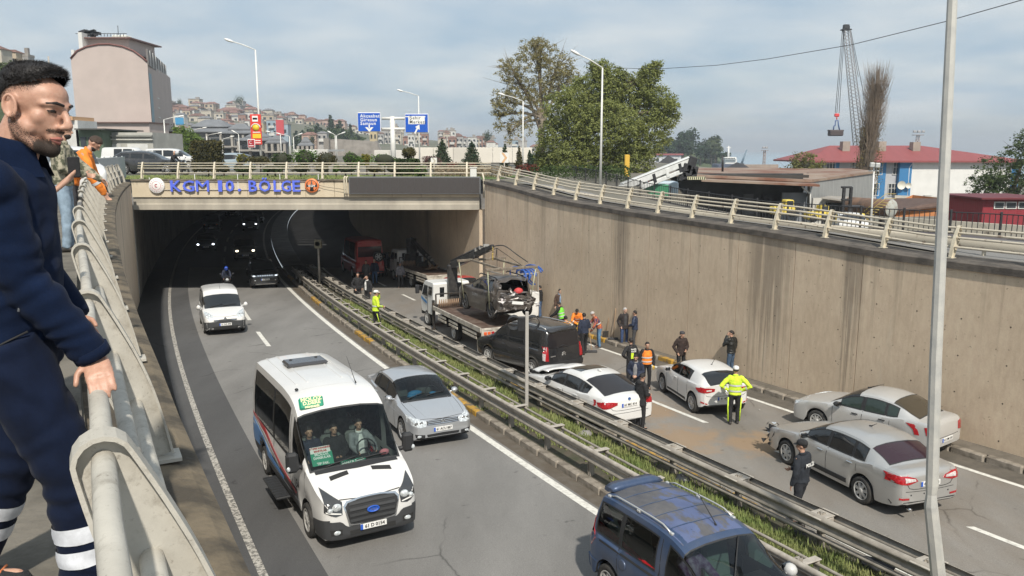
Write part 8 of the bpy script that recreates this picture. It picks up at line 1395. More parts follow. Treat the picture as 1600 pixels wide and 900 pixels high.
# right: fence along the side street
def fence(label,P,h,pitch,m,name='fence',n_rails=2,r=.012,post_every=9,rr=.02):
 t=thing(name,label,'fence',P[0]);b=Vc(P[0]);L_=0;rails={z:MB()for z in([h,.12]if n_rails==2 else[h,h*.55,.12])}
 for z,q in rails.items():q.tu([p+Vc((0,0,z))-b for p in P],rr,5);q.bd('rail',m,t)
 pk=MB();pk.bb((0,0,h/2),(r*2,r*2,h),.002);pm=pk.mesh('picket',m);po=MB();po.bb((0,0,h/2+.04),(.07,.07,h+.08),.01);pom=po.mesh('post',m);k=0
 for p,q in zip(P,P[1:]):
  d=(q-p);n=max(1,int(d.length/pitch))
  for i in rg(n):
   link('post' if k%post_every==0 else 'picket',pom if k%post_every==0 else pm,t,p+d*(i/n)-b);k+=1
 return t
FZ=lambda Y:pw([(20,-3.05),(33,-3.0),(41,-2.6),(50,-1.95),(60,-1.7)],Y);fence('black picket fence along the far side of the upper street',[Vc((x,y,FZ(y)))for x,y in((20.5,20.5),(16.9,27),(13.4,30),(10.6,33.5),(8.4,38),(6.9,42),(5.2,48),(3.9,52))],.88,.17,BLACKST,r=.011);mb=MB();mb.strip([Vc((x-.12,y,FZ(y)-.02))for x,y in((20.5,20.5),(16.9,27),(13.4,30),(10.6,33.5),(8.4,38),(6.9,42),(5.2,48))],[Vc((x-.12,y,FZ(y)+.12))for x,y in((20.5,20.5),(16.9,27),(13.4,30),(10.6,33.5),(8.4,38),(6.9,42),(5.2,48))]);tag(mb.bd('kerb_plinth',mat('plinth_grey',(.16,.15,.16),.9)),kind='structure')
t=thing('guardrail','pale rusty guardrail along the upper street behind the cream railing','guardrail',(10,30,-2.6));b=t.location;mb=MB();mb.tu([Vc((bx(Y,wall_off(Y)+2.3),Y,FZ(Y)+.45))-b for Y in rg(14,45,2)],[(.15,.04)]*16,8,up=(0,0,1));mb.bd('rail_beam',RUSTY,t)
for Y in rg(14,45,2):
 mb=MB();mb.box(Vc((bx(Y,wall_off(Y)+2.36),Y,FZ(Y)+.28))-b,(.08,.08,.56));mb.bd('post',RUSTY,t)
 # buildings
def wM(name,c,var=.12):return mat(name,c,.85,var=var,vq=.6,bump=.1,bq=6)
WINM=mat('window_glass_far',(.035,.042,.05),.12);WFR=mat('window_frame_white',(.60,.60,.58),.6);ROOFR=mat('roof_red_sheet',(.25,.065,.065),.6,var=.12,vq=1.0,bump=.4,bq=3,stretch=(6,.2,1))
def pbox(name,m,parent,b,x0,x1,y0,y1,z0,z1,bev=0):
 mb=MB();c=Vc(((x0+x1)/2,(y0+y1)/2,(z0+z1)/2))-b;d=(abs(x1-x0),abs(y1-y0),abs(z1-z0));mb.bb(c,d,bev)if bev else mb.box(c,d);return mb.bd(name,m,parent)
def school():
 Y=118;x0,x1,xr=X(1290,Y,-3),X(1421,Y,-3),X(1552,Y+6,-3);zb,zt=-9.2,Z(251,Y);t=thing('school_building','white two storey building with blue stripes and a dark red hipped roof','building',(x1,Y,zb));b=t.location.copy();WH=wM('white_render',(.66,.66,.64),.05);GR=wM('pale_grey_render',(.42,.43,.45),.05);BLU=mat('blue_stripe_paint',(.035,.175,.38),.6);pbox('wall',WH,t,b,x1,xr,Y,Y+14,zb,zt);pbox('wall',GR,t,b,x0,x1-.01,Y+.6,Y+14,zb,zt)
 for px,w in((1385,.9),(1421,1.5),(1312,.6)):
  x=X(px,Y,-3);pbox('blue_pilaster',BLU,t,b,x-w,x+(.3 if px==1421 else w*.2),Y-(.12 if px==1421 else-.5),Y+1.2,zb,zt-.02)
 pbox('blue_pilaster',BLU,t,b,xr-.9,xr+.15,Y-.12,Y+.5,zb,zt-.02)
 for px,py in((1405,263.5),(1374,263.5),(1400,296.5),(1371,296.5),(1340,263.5),(1300,258),(1282,258),(1338,296.5)):
  x,z=X(px,Y,-3),Z(py,Y);w,h=1.35,1.75;mb=MB();mb.box(Vc((x,Y+.62,z))-b,(w,.12,h));wn_=mb.bd('window',WINM,t);mb=MB()
  for d in(-.5,-.17,.17,.5):mb.box(Vc((x+d*w,Y+.52,z))-b,(.07,.05,h))
  for d in(-.5,.12,.5):mb.box(Vc((x,Y+.515,z+d*h))-b,(w+.06,.05,.07))
  mb.bd('window_frame',WFR,wn_)
 e=.9;zr=Z(227,Y);X0,X1,Y0,Y1=x0-e-2,xr+e,Y-e,Y+15;rA,rB=Vc((X0+6,(Y0+Y1)/2,zr)),Vc((X(1437,Y+7,-1),(Y0+Y1)/2,zr));q=[Vc((X0,Y0,zt)),Vc((X1,Y0,zt)),Vc((X1,Y1,zt)),Vc((X0,Y1,zt))];mb=MB();vs=[p-b for p in q+[rA,rB]+[p-Vc((0,0,.25))for p in q]];mb.add(vs,[(0,1,5,4),(1,2,5),(2,3,4,5),(3,0,4),(6,9,8,7),(0,6,7,1),(1,7,8,2),(2,8,9,3),(3,9,6,0)]);rf=mb.bd('roof',ROOFR,t)
 for px,a,c in((1318,221,241),(1374,221,232),(1427,222,229)):
  x=X(px,Y+5,0);pbox('chimney',wM('chimney_stone',(.30,.26,.22)),rf,b,x-.55,x+.55,Y+4,Y+5.2,Z(c,Y+5)-1,Z(a,Y+5))
 for px,py,r in((1411.5,289.5,.62),(1422.5,290,.42)):
  c=Vc((X(px,Y-1,-4),Y-.5,Z(py,Y-1)))-b;mb=MB();mb.la([(r,-.16),(r*.7,-.04),(.02,.02)],axis='Y',n=18)
  for i,v in enumerate(mb.v):mb.v[i]=tuple(Vc(v)+c)
  mb.tu([c,c+Vc((0,.8,-.2))],.04,5);mb.bd('satellite_dish',mat('dish_cream',(.62,.60,.52),.5),t)
 pbox('air_conditioner',mat('ac_grey',(.35,.35,.33),.6),t,b,X(1444,Y,-5),X(1454,Y,-5),Y-.5,Y-.02,Z(311,Y),Z(305,Y));mb=MB();mb.tu([Vc((x1+.5,Y-.06,zt-.1))-b,Vc((x1-.1,Y-.08,zt-1))-b,Vc((x1+.0,Y-.08,zb))-b],.07,6);mb.bd('downpipe',PLATEW,t)
school()
def shed():
 Y=58;g=-9.0;t=thing('workshop_shed','long low workshop shed with a rusty roof and dark open front','shed',(X(1170,Y,-3),Y,-5));b=t.location.copy();RUS=mat('rusty_roof_sheet',(.27,.21,.165),.8,col2=(.17,.075,.045),vq=.22,fac=(.42,.58),bump=.3,bq=4);DK=wM('dark_shed_wall',(.045,.047,.05),.3);GY=mat('grey_corrugated',(.25,.255,.25),.6,var=.15,vq=1.2,bump=.9,bq=3.2,stretch=(5,5,.02));xa,xb,xc=X(1043,Y,-2.5),X(1266,Y,-2.5),X(1362,Y+6,-2.5)
 pbox('front_wall',DK,t,b,xa,xb,Y+1.5,Y+1.8,g,Z(272,Y));pbox('roof_edge',wM('dark_fascia',(.05,.045,.04)),t,b,xa-.3,xb+.2,Y+.9,Y+1.2,Z(284,Y)+.25,Z(274,Y));mb=MB();P=[at(1043,271,Y),at(1268,281,Y),at(1368,267,Y+9),at(1330,263,Y+26),at(1180,262,Y+30),at(1070,262,Y+28)];vs=[p-b for p in P]+[p-b-Vc((0,0,.18))for p in P];n=6;mb.add(vs,[list(rg(6)),list(rg(6,12))[::-1]]+[(i,i+6,(i+1)%6+6,(i+1)%6)for i in rg(6)]);mb.bd('roof',RUS,t)
 mb=MB();P=[at(1096,280.5,Y-2),at(1281,288.5,Y-2.5),at(1268,284.5,Y+1.5),at(1098,277,Y+1.5)];vs=[p-b for p in P]+[p-b-Vc((0,0,.14))for p in P];mb.add(vs,[(0,1,2,3),(7,6,5,4)]+[(i,i+4,(i+1)%4+4,(i+1)%4)for i in rg(4)]);mb.bd('canopy_roof',RUS,t);mb=MB();P=[at(1266,345,Y+.2),at(1268,285,Y+.2),at(1364,269.5,Y+9),at(1364,330,Y+9)];mb.add([p-b for p in P]+[p-b+Vc((-.1,.5,0))for p in P],[(3,2,1,0),(4,5,6,7),(0,1,5,4),(1,2,6,5),(2,3,7,6)]);mb.bd('gable_wall',GY,t)
 mb=MB();p=at(1267,300,Y+.1)-b;mb.tu([at(1253,292,Y-1.5)-b,at(1266,303,Y)-b],.05,5);mb.tu([at(1266,290,Y)-b,at(1266,345,Y)-b],.06,5);mb.bd('bracket',WFR,t)
 for a,c in((1092,1102),(1112,1126),(1140,1150),(1170,1185),(1200,1222)):
  pbox('door',wM('door_grey',(.09,.095,.10))if(a//2)%2 else wM('door_dark',(.02,.02,.022)),t,b,X(a,Y,-4),X(c,Y,-4),Y+1.3,Y+1.48,g,Z(305,Y))
 pbox('white_wall',wM('white_shed_wall',(.52,.51,.48)),t,b,X(1266,Y,-5),X(1292,Y,-5),Y-.3,Y-.1,g,Z(309,Y));pbox('blue_grey_wall',wM('blue_grey_sheet',(.22,.24,.27)),t,b,X(1228,Y,-4),X(1266,Y,-4),Y+.9,Y+1.1,g,Z(302,Y));mb=MB();P=[at(1283,308,Y-2),at(1352,317,Y-1),at(1360,310,Y+5),at(1300,305,Y+5)];vs=[p-b for p in P]+[p-b-Vc((0,0,.1))for p in P];mb.add(vs,[(0,1,2,3),(7,6,5,4)]+[(i,i+4,(i+1)%4+4,(i+1)%4)for i in rg(4)]);mb.bd('lean_to_roof',mat('asbestos_sheet',(.30,.28,.25),.9,var=.15,vq=1),t)
 pbox('lean_to_wall',DK,t,b,X(1285,Y,-5),X(1352,Y,-5),Y-.6,Y-.4,g,Z(316,Y))
 for px,y0,y1 in((1129,243,268),(1262,270,280)):
  mb=MB();mb.tu([at(px,y1,Y+9)-b,at(px,y0,Y+9)-b],.09,6);mb.bd('flue',BLACKST,t)
shed()
def lift_arm():
 Y=50;t=thing('crane_truck_arm','long white folding crane arm with a black grab head and striped hazard board','crane',at(1020,300,Y));b=t.location.copy();WH=mat('arm_white',(.60,.61,.60),.5,var=.08);p0,p1=at(962,297,Y-2),at(1082,249.5,Y);d=(p1-p0);q=d.to_track_quat('X','Z').to_matrix();mb=MB();mb.bb(p0+d*.5-b,(d.length,.34,.36),.03,M=q);mb.bb(p0+d*.5-b+q@Vc((.2,0,.23)),(d.length*.9,.42,.06),.02,M=q);mb.bd('arm',WH,t)
 mb=MB();mb.bb(p0+d*.46-b+q@Vc((0,-.02,-.42)),(d.length*.80,.26,.26),.03,M=q);mb.bd('lower_arm',WH,t)
 for k in rg(4):
  mb=MB();mb.bb(p0+d*(.3+.17*k)-b+q@Vc((0,0,-.16)),(.22,.38,.55),.02,M=q);mb.bd('clamp',BLACKST if k%2 else WH,t)
 mb=MB();mb.tu([at(1019,279,Y)-b,at(1038,301,Y)-b],.07,6);mb.tu([at(1014,281,Y)-b,at(1027,303,Y)-b],.06,6);mb.bd('strut',BLACKST,t);mb=MB();rnd=random.Random(2)
 for px,py,w,h in((1080,256,.5,.9),(1072,263,.6,.6),(1076,270,.9,.45),(1067,275,.4,.5),(1084,268,.4,.7),(1062,279,.25,.35)):
  mb.bb(at(px,py,Y-.2)-b,(w,.5,h),.06,M=Matrix.Rotation(rnd.uniform(-.3,.3),3,'Y'))
 mb.tu([at(1078,247,Y)-b,at(1086,255,Y)-b,at(1087,268,Y)-b],.05,5);mb.bd('grab_head',BLACKST,t);c0,c1=at(1074,278.5,Y-.6),at(1102,278.5,Y-.6);mb=MB();mb.bb((c0+c1)/2-b,((c1-c0).length,.06,.20),.01);hb=mb.bd('hazard_board',mat('hazard_cream',(.62,.60,.40),.5),t)
 for k in rg(9):
  x=lerp(c0.x,c1.x,(k+.5)/9)-b.x;mb=MB();z=c0.z-b.z;mb.add([(x-.05,c0.y-b.y-.036,z-.1),(x+.01,c0.y-b.y-.036,z-.1),(x+.06,c0.y-b.y-.036,z+.1),(x,c0.y-b.y-.036,z+.1)],[(0,1,2,3)]);mb.bd('stripe',INK,hb)
 mb=MB();mb.bb(at(1016,298,Y)-b,(2.0,1.5,.8),.05);mb.bd('truck_bed',mat('bed_green',(.04,.22,.11),.6),t);mb=MB();mb.bb(at(1016,287,Y+.4)-b,(.30,.3,.45),.04);mb.bd('red_box',mat('box_red',(.42,.05,.05),.6),t);mb=MB();mb.bb(at(1034,294,Y+2)-b,(1.9,1.5,.9),.1);mb.bd('cab',mat('cab_pale_blue',(.40,.48,.54),.5),t)
lift_arm()
def poplar():
 b=Vc((X(1349,92,-6),92,-9));t=thing('poplar_tree','tall leafless poplar with dense upright twigs in front of the red roof','tree',b);rnd=random.Random(12);mb=MB();top=Z(95,92)-b.z;mb.tu([(0,0,0),(.1,0,top*.5),(.6,0,top*.95)],[.45,.3,.04],8);mb.bd('trunk',BARK,t);tw=MB()
 for _ in rg(1500):
  h=rnd.uniform(.30,.82)*top;a=rnd.uniform(0,2*PI);f=h/top;cx=lerp(-.2,1.15,f);r0=rnd.uniform(0,.55);l=rnd.uniform(1.6,4.6);sp=rnd.uniform(.1,1.05)*(1.5 if f>.5 else .85);p0=Vc((cx*.6+r0*math.cos(a)*.5,r0*math.sin(a)*.5,h));p2=p0+Vc((math.cos(a)*sp,math.sin(a)*sp,l));p2.z=min(p2.z,top+rnd.uniform(-.6,.2));p1=p0.lerp(p2,.5)+Vc((math.cos(a)*sp*.25,math.sin(a)*sp*.25,0));tw.tu([p0,p1,p2],[.022,.014,.006],3,caps=False)
 for _ in rg(500):
  h=rnd.uniform(.20,.55)*top;a=rnd.uniform(0,2*PI);p0=Vc((rnd.gauss(0,.3),rnd.gauss(0,.3),h));tw.tu([p0,p0+Vc((rnd.gauss(0,.35),rnd.gauss(0,.3),rnd.uniform(1,3.2)))],[.05,.015],3,caps=False)
 tag(tw.bd('crown',mat('poplar_twigs',(.27,.21,.155),.9,col2=(.13,.10,.075),vq=.8),t),kind=None);lf=MB()
 for _ in rg(260):
  h=rnd.uniform(.22,.62)*top;s_=rnd.choice((-1,1));leaves(lf,Vc((s_*rnd.uniform(.8,1.8)*(1-.5*h/top)+.2,rnd.uniform(-.8,.8),h)),(.35,.35,.6),9,.07,rnd)
 lf.bd('young_leaves',lM('leaf_budding',(.13,.11,.04),(.21,.17,.07)),t)
poplar();tree('leafy light green tree behind the rusty shed roof',Vc((X(1252,84,-5),84,-9)),9,4.5,[(-1.2,0,6.6,1.6,1.4,1.2,1),(.9,0,6.9,1.5,1.4,1.4,1),(0,0,7.8,1.3,1.2,1.1,.8),(-2.0,0,6.0,1.1,1,.8,.5),(1.8,0,6.2,1.2,1,.9,.5)],lM('leaf_fresh',(.12,.13,.04),(.20,.20,.07)),n=5200,size=.10,seed=21,trunk_r=.2);tree('green tree at the right edge behind the red container house',Vc((X(1580,66,-4),66,-7)),9,3.5,[(-1.2,0,5.2,2.0,1.6,1.5,1),(.8,0,6.4,2.2,1.8,1.8,1.2),(-2.4,0,4.2,1.5,1.3,1.0,.6),(1.2,0,7.9,1.6,1.4,1.2,.6),(-.6,0,4.0,2.2,1.6,1.2,.9),(2.6,0,5.5,1.8,1.5,2,.9)],lM('leaf_right_tree',(.050,.080,.030),(.10,.135,.05)),n=13000,size=.09,seed=31,trunk_r=.25)
def crane():
 Y=165;t=thing('harbour_crane','harbour crane with slender lattice boom, red hook block and hanging dark grab','crane',(X(1337,Y,-5),Y,-9));b=t.location.copy();LT=mat('lattice_grey',(.22,.22,.23),.6);p0,p1=at(1344,236,Y),at(1322.5,47,Y);mb=MB();d=p1-p0;n=34;ch=[Vc((-.7,-.7,0)),Vc((.7,-.7,0)),Vc((.7,.7,0)),Vc((-.7,.7,0))]
 for c in ch:mb.tu([p0+c*1.3-b,p1+c*.7-b],.09,4)
 for i in rg(n):
  f,g=i/n,(i+1)/n
  for k in rg(4):
   a=p0+d*f+ch[k]*lerp(1.3,.7,f);e=p0+d*g+ch[(k+1)%4]*lerp(1.3,.7,g);mb.tu([a-b,e-b],.045,3,caps=False)
 mb.bd('boom',LT,t);mb=MB();mb.bb(at(1322,46.5,Y)-b,(1.9*1.0,1.2,.25),.05);mb.bb(at(1322,42,Y)-b,(1.1,.8,.9),.1);mb.bb(at(1325.5,44,Y)-b,(.5,.5,.9),.08);mb.bb(at(1318.5,44,Y)-b,(.4,.5,.7),.08);mb.bd('boom_head',BLACKST,t);mb=MB()
 for a,e in(((1316,48),(1305,177)),((1318,48),(1307.5,177)),((1319.5,48),(1311,177)),((1328.5,48),(1341,120)),((1329.5,48),(1350,150))):mb.tu([at(*a,Y)-b,at(*e,Y)-b],.055,4)
 mb.bd('cable',BLACKST,t);mb=MB();mb.bb(at(1307.5,180,Y)-b,(.95,.5,.65),.12);mb.tu([at(1307.5,182,Y)-b,at(1307.5,187,Y)-b],.12,6);mb.bd('hook_block',mat('hook_red',(.62,.05,.05),.5),t);mb=MB();q=[at(1302,204,Y)-b,at(1303,197,Y)-b,at(1305,196,Y)-b,at(1305.5,188.5,Y)-b,at(1309.5,188.5,Y)-b,at(1310,196,Y)-b,at(1312,204,Y)-b];mb.tu(q,.13,5);mb.bd('grab_frame',mat('grab_blue',(.05,.10,.26),.5),t);mb=MB();c=at(1305.5,208,Y)-b;mb.bb(c,(2.7,1.6,1.15),.18);mb.bb(c+Vc((0,0,.5)),(2.9,1.3,.3),.08);mb.bd('grab',mat('grab_rust',(.06,.045,.045),.7),t)
 mb=MB();mb.bb(at(1346,262,Y)-b,(5,4,5),.2);mb.bd('crane_house',LT,t)
crane()
def mast(label,px,Y,y0,y1,heads,cat='mast',wide=.5):
 b=Vc((X(px,Y,-6),Y,-9));t=thing('light_mast',label,cat,b);zt=Z(y1,Y)-b.z;mb=MB();M_=mat('mast_rust',(.26,.20,.18),.7)if 'mast_rust' not in bpy.data.materials else bpy.data.materials['mast_rust']
 for sx in(-1,1):
  for sy in(-1,1):mb.tu([(sx*wide,sy*wide,0),(sx*wide*.5,sy*wide*.5,zt)],.07,4)
 for i in rg(int(zt/.9)):
  f=i/(zt/.9);w=lerp(wide,wide*.5,f);z=zt*f;mb.tu([(-w,-w,z),(w,-w,z+.8)],.045,3);mb.tu([(w,w,z),(-w,w,z+.8)],.045,3)
 mb.bd('tower',M_,t);mb=MB();mb.bb((0,0,zt),(wide*4.4,wide*3,.12),.02);mb.bb((0,0,zt+.6),(wide*4.4,.06,.06),.02);mb.bd('platform',M_,t)
 for k in rg(heads):
  mb=MB();mb.bb(((k-(heads-1)/2)*wide*2.0,-.3,zt+.8),(.7,.4,.5),.06);mb.bd('floodlight',mat('flood_grey',(.33,.33,.34),.5)if 'flood_grey' not in bpy.data.materials else bpy.data.materials['flood_grey'],t)
mast('rusty floodlight mast behind the dark red school roof',1429,190,250,211,3);mast('thin floodlight mast standing alone over the harbour',1193,230,258,235,2,wide=.4)
def yard():
 Y=47;t=thing('yard_light','pole with two square floodlights beside the grey gable','lamp post',at(1362,345,Y));b=t.location.copy();mb=MB();mb.tu([(0,0,-2),at(1366,258,Y)-b],[.07,.05],8);mb.bd('pole',POLE,t)
 for px in(1363,1371.5):
  mb=MB();mb.bb(at(px,257.5+(0 if px<1366 else .8),Y-.2)-b,(.26,.16,.26),.03,M=Matrix.Rotation(.2,3,'X'));mb.bd('floodlight',mat('flood_pale',(.50,.51,.50),.4)if 'flood_pale' not in bpy.data.materials else bpy.data.materials['flood_pale'],t)
 mb=MB();mb.bb(at(1365,267,Y)-b,(.6,.06,.06),.01);mb.bd('crossbar',POLE,t);Y=50;t=thing('forklift','dark forklift with a tall black mast behind the fence','forklift',at(1322,352,Y));b=t.location.copy();mb=MB()
 for px in(1317,1328):mb.bb((at(px,352,Y)+at(px,292,Y))/2-b,(.16,.2,(at(px,292,Y)-at(px,352,Y)).z),.02)
 for py in(292.5,312,322):mb.bb(at(1322.5,py,Y)-b,(.62,.22,.12),.02)
 mb.bd('mast',BLACKST,t);mb=MB();mb.bb(at(1334,340,Y+.8)-b,(1.0,1.2,.6),.08);mb.bd('body',mat('forklift_yellow',(.60,.46,.07),.6),t);mb=MB();mb.bb(at(1335,322,Y+1)-b,(.9,1.0,.06),.02)
 for px in(1326,1344):mb.tu([at(px,323,Y+1)-b,at(px,338,Y+1)-b],.04,5)
 mb.bd('overhead_guard',BLACKST,t)
 for px in(1328,1342):
  c=at(px,350,Y+.5)-b;mb=MB();mb.la([(.05,-.12),(.28,-.12),(.28,.12),(.05,.12)],axis='Y',n=14)
  for i,v in enumerate(mb.v):mb.v[i]=tuple(Vc(v)+c)
  mb.bd('wheel',TYRE,t)
 YL=bpy.data.materials['forklift_yellow']
 for lab,px,py in(('yellow loader parked behind the fence below the grey gable',1276,338),('yellow machine behind the fence in front of the dark shed',1222,330)):
  p=at(px,py+8,48);t=thing('yard_machine',lab,'machine',p);mb=MB();mb.bb((0,0,.35),(1.3,1.0,.45),.06);mb.bb((.3,0,.75),(.5,.8,.5),.06);mb.bd('body',YL,t);mb=MB();mb.bb((.3,-.42,.8),(.36,.04,.3),.01);mb.bd('window',WINM,t)
  for x in(-.4,.4):
   mb=MB();mb.la([(.03,-.1),(.22,-.1),(.22,.1),(.03,.1)],(x,-.5,.22),'Y',12);mb.bd('wheel',TYRE,t)
 Y=52;p=at(1393,345,Y);t=thing('storage_tank','rusty horizontal tank with a round pale end behind the fence','tank',p);b=p;r=13.5/FPX*Y;c=at(1393,325.5,Y)-b;mb=MB();mb.la([(r*.98,0),(r,.1),(r,3.4),(r*.96,3.5)],axis='Y',n=24);M3=Matrix.Rotation(R(24),3,'Z')
 for i,v in enumerate(mb.v):mb.v[i]=tuple(M3@Vc(v)+c)
 mb.bd('shell',mat('tank_rust',(.20,.12,.08),.8,col2=(.10,.07,.055),vq=2),t);mb=MB();mb.la([(r*.98,-.01),(r*.6,-.10),(.01,-.14)],axis='Y',n=24)
 for i,v in enumerate(mb.v):mb.v[i]=tuple(M3@Vc(v)+c)
 mb.bd('end_cap',mat('tank_end',(.40,.42,.39),.7,col2=(.28,.22,.17),vq=3,fac=(.5,.7)),t);mb=MB()
 for k in rg(8):mb.bb(at(1352+4.4*k,342-3.6*k,Y-1)-b,(.16,.7,.04),.01)
 for o in(0,7):mb.tu([at(1350,330+o,Y-1.3)-b,at(1384,303+o,Y-1.3)-b,at(1400,303+o,Y-1.3)-b],.022,5)
 mb.bd('stair',mat('stair_yellow',(.42,.32,.10),.7),t)
 for x in(-.5,.5):
  mb=MB();mb.bb((x,.3,-.3),(.2,.5,1.0),.02);mb.bd('cradle',BLACKST,t)
 Y=56;t=thing('low_workshop','low workshop with a brown roof and an orange gable right of the tank','building',at(1445,345,Y));b=t.location.copy();mb=MB();P=[at(1400,339,Y),at(1490,337,Y),at(1493,312,Y),at(1478,318,Y),at(1400,332,Y)];mb.add([p-b for p in P]+[p+Vc((0,6,0))-b for p in P],[(0,1,2,3,4),(5,9,8,7,6),(0,5,6,1),(1,6,7,2)]);mb.bd('wall',wM('orange_render',(.52,.21,.08)),t);mb=MB();P=[at(1395,329,Y-.3),at(1463,322,Y-.3),at(1497,310,Y),at(1400,309.5,Y+6)];mb.add([p-b for p in P]+[p-b-Vc((0,0,.12))for p in P],[(0,1,2,3),(7,6,5,4)]+[(i,i+4,(i+1)%4+4,(i+1)%4)for i in rg(4)]);mb.bd('roof',mat('brown_roof',(.10,.062,.048),.8,var=.2),t)
 mb=MB();P=[at(1398,310.5,Y+6),at(1500,313,Y+3),at(1497,308.5,Y+5),at(1398,305,Y+9)];mb.add([p-b for p in P]+[p-b-Vc((0,0,.12))for p in P],[(0,1,2,3),(7,6,5,4)]+[(i,i+4,(i+1)%4+4,(i+1)%4)for i in rg(4)]);mb.bd('upper_roof',mat('beige_roof',(.40,.36,.29),.8,var=.12),t);t=thing('container_house','dark red container house with white framed windows at the right edge','building',at(1565,350,44));b=t.location.copy();Y=44;RD=mat('container_red',(.24,.025,.035),.55,var=.12,vq=2,bump=.9,bq=5,stretch=(4,4,.02))
 mb=MB();x0,x1=X(1536,Y,-3),X(1640,Y,-3);mb.bb(Vc(((x0+x1)/2,Y+2,(Z(311,Y)+Z(355,Y))/2))-b,(x1-x0,4,Z(311,Y)-Z(355,Y)),.03);mb.bd('body',RD,t);mb=MB();mb.bb(Vc(((x0+x1)/2-.1,Y+1.9,Z(310,Y)))-b,(x1-x0+.5,4.6,.12),.02);mb.bd('roof',mat('container_roof',(.12,.02,.025),.6),t)
 for a,c in((1552.5,1569),(1570.5,1588),(1590,1607)):
  mb=MB();mb.bb(Vc(((X(a,Y,-3)+X(c,Y,-3))/2,Y-.02,(Z(315,Y)+Z(326.5,Y))/2))-b,(X(c,Y,-3)-X(a,Y,-3),.06,Z(315,Y)-Z(326.5,Y)),.01);w=mb.bd('window_frame',WFR,t);mb=MB();mb.box(Vc(((X(a,Y,-3)+X(c,Y,-3))/2,Y-.055,(Z(315,Y)+Z(326.5,Y))/2))-b,(X(c,Y,-3)-X(a,Y,-3)-.12,.02,Z(315,Y)-Z(326.5,Y)-.12));mb.bd('window',WINM,w)
 t=thing('red_lean_to','low dark red roofed lean-to beside the container house','shed',at(1510,345,50));b=t.location.copy();Y=50;mb=MB();P=[at(1492,334,Y),at(1537,334,Y),at(1537,328,Y+3),at(1500,329,Y+3)];mb.add([p-b for p in P]+[p-b-Vc((0,0,.3))for p in P],[(0,1,2,3),(7,6,5,4)]+[(i,i+4,(i+1)%4+4,(i+1)%4)for i in rg(4)]);mb.bd('roof',RD,t);mb=MB();mb.box(Vc(((P[0]+P[1])/2-b).xyz)+Vc((0,.4,-1.2)),((P[1]-P[0]).length*.95,.3,2.2));mb.bd('wall',wM('cream_yard_wall',(.45,.42,.34)),t)
 t=thing('yard_wall','cracked pale yard wall behind the black fence on the right','wall',at(1500,365,34));b=t.location.copy();mb=MB();P=[(X(1395,36,-4),36),(X(1480,34,-4),34),(X(1640,31,-4),31)]
 for(xa,ya),(xb,yb)in zip(P,P[1:]):mb.add([Vc(v)-b for v in((xa,ya,-6),(xb,yb,-6),(xb,yb,-2.95),(xa,ya,-2.95),(xa,ya+.25,-6),(xb,yb+.25,-6),(xb,yb+.25,-2.95),(xa,ya+.25,-2.95))],[(0,1,2,3),(3,2,6,7),(1,5,6,2),(5,4,7,6),(4,0,3,7)])
 mb.bd('wall_face',mat('cracked_render',(.50,.46,.38),.9,col2=(.20,.17,.13),vq=2.2,fac=(.56,.72)),t)
yard()
for i,(px,py,Y,a,lab)in enumerate(((1323,371,46,75,'white car parked behind the black fence below the forklift'),)):
 p=at(px,py,Y);Car('parked_car',lab,p,R(a),spec_sedan(),P_WHITE)
def mound(label,px,Y,w,ytop,m,name='coal_heap',seed=0):
 rnd=random.Random(seed);zt=Z(ytop,Y);x=X(px,Y,zt);W_=w/FPX*Y;o=thing(name,label,'heap',(x,Y,-9.2));H=zt+9.2;mb=MB();rs=[]
 for i in rg(9):
  f=i/8;r=W_/2*(1-f)+.2;rs.append([Vc((r*math.cos(a)*(1+.12*noise.noise(Vc((math.cos(a),math.sin(a),f*3+seed)))),r*math.sin(a)*.7,H*(f+.06*noise.noise(Vc((a,f*4,seed+9))))))for a in[2*PI*k/22 for k in rg(22)]])
 mb.rings(rs);mb.bd('heap',m,o)
COAL=mat('coal',(.030,.030,.034),.9,col2=(.055,.053,.056),vq=.25,bump=.6,bq=1.5);mound('large dark coal heap behind the white crane arm',1045,150,210,244,COAL,seed=1);mound('long low coal heap in the harbour right of the crane arm',1152,190,170,254,COAL,seed=2)
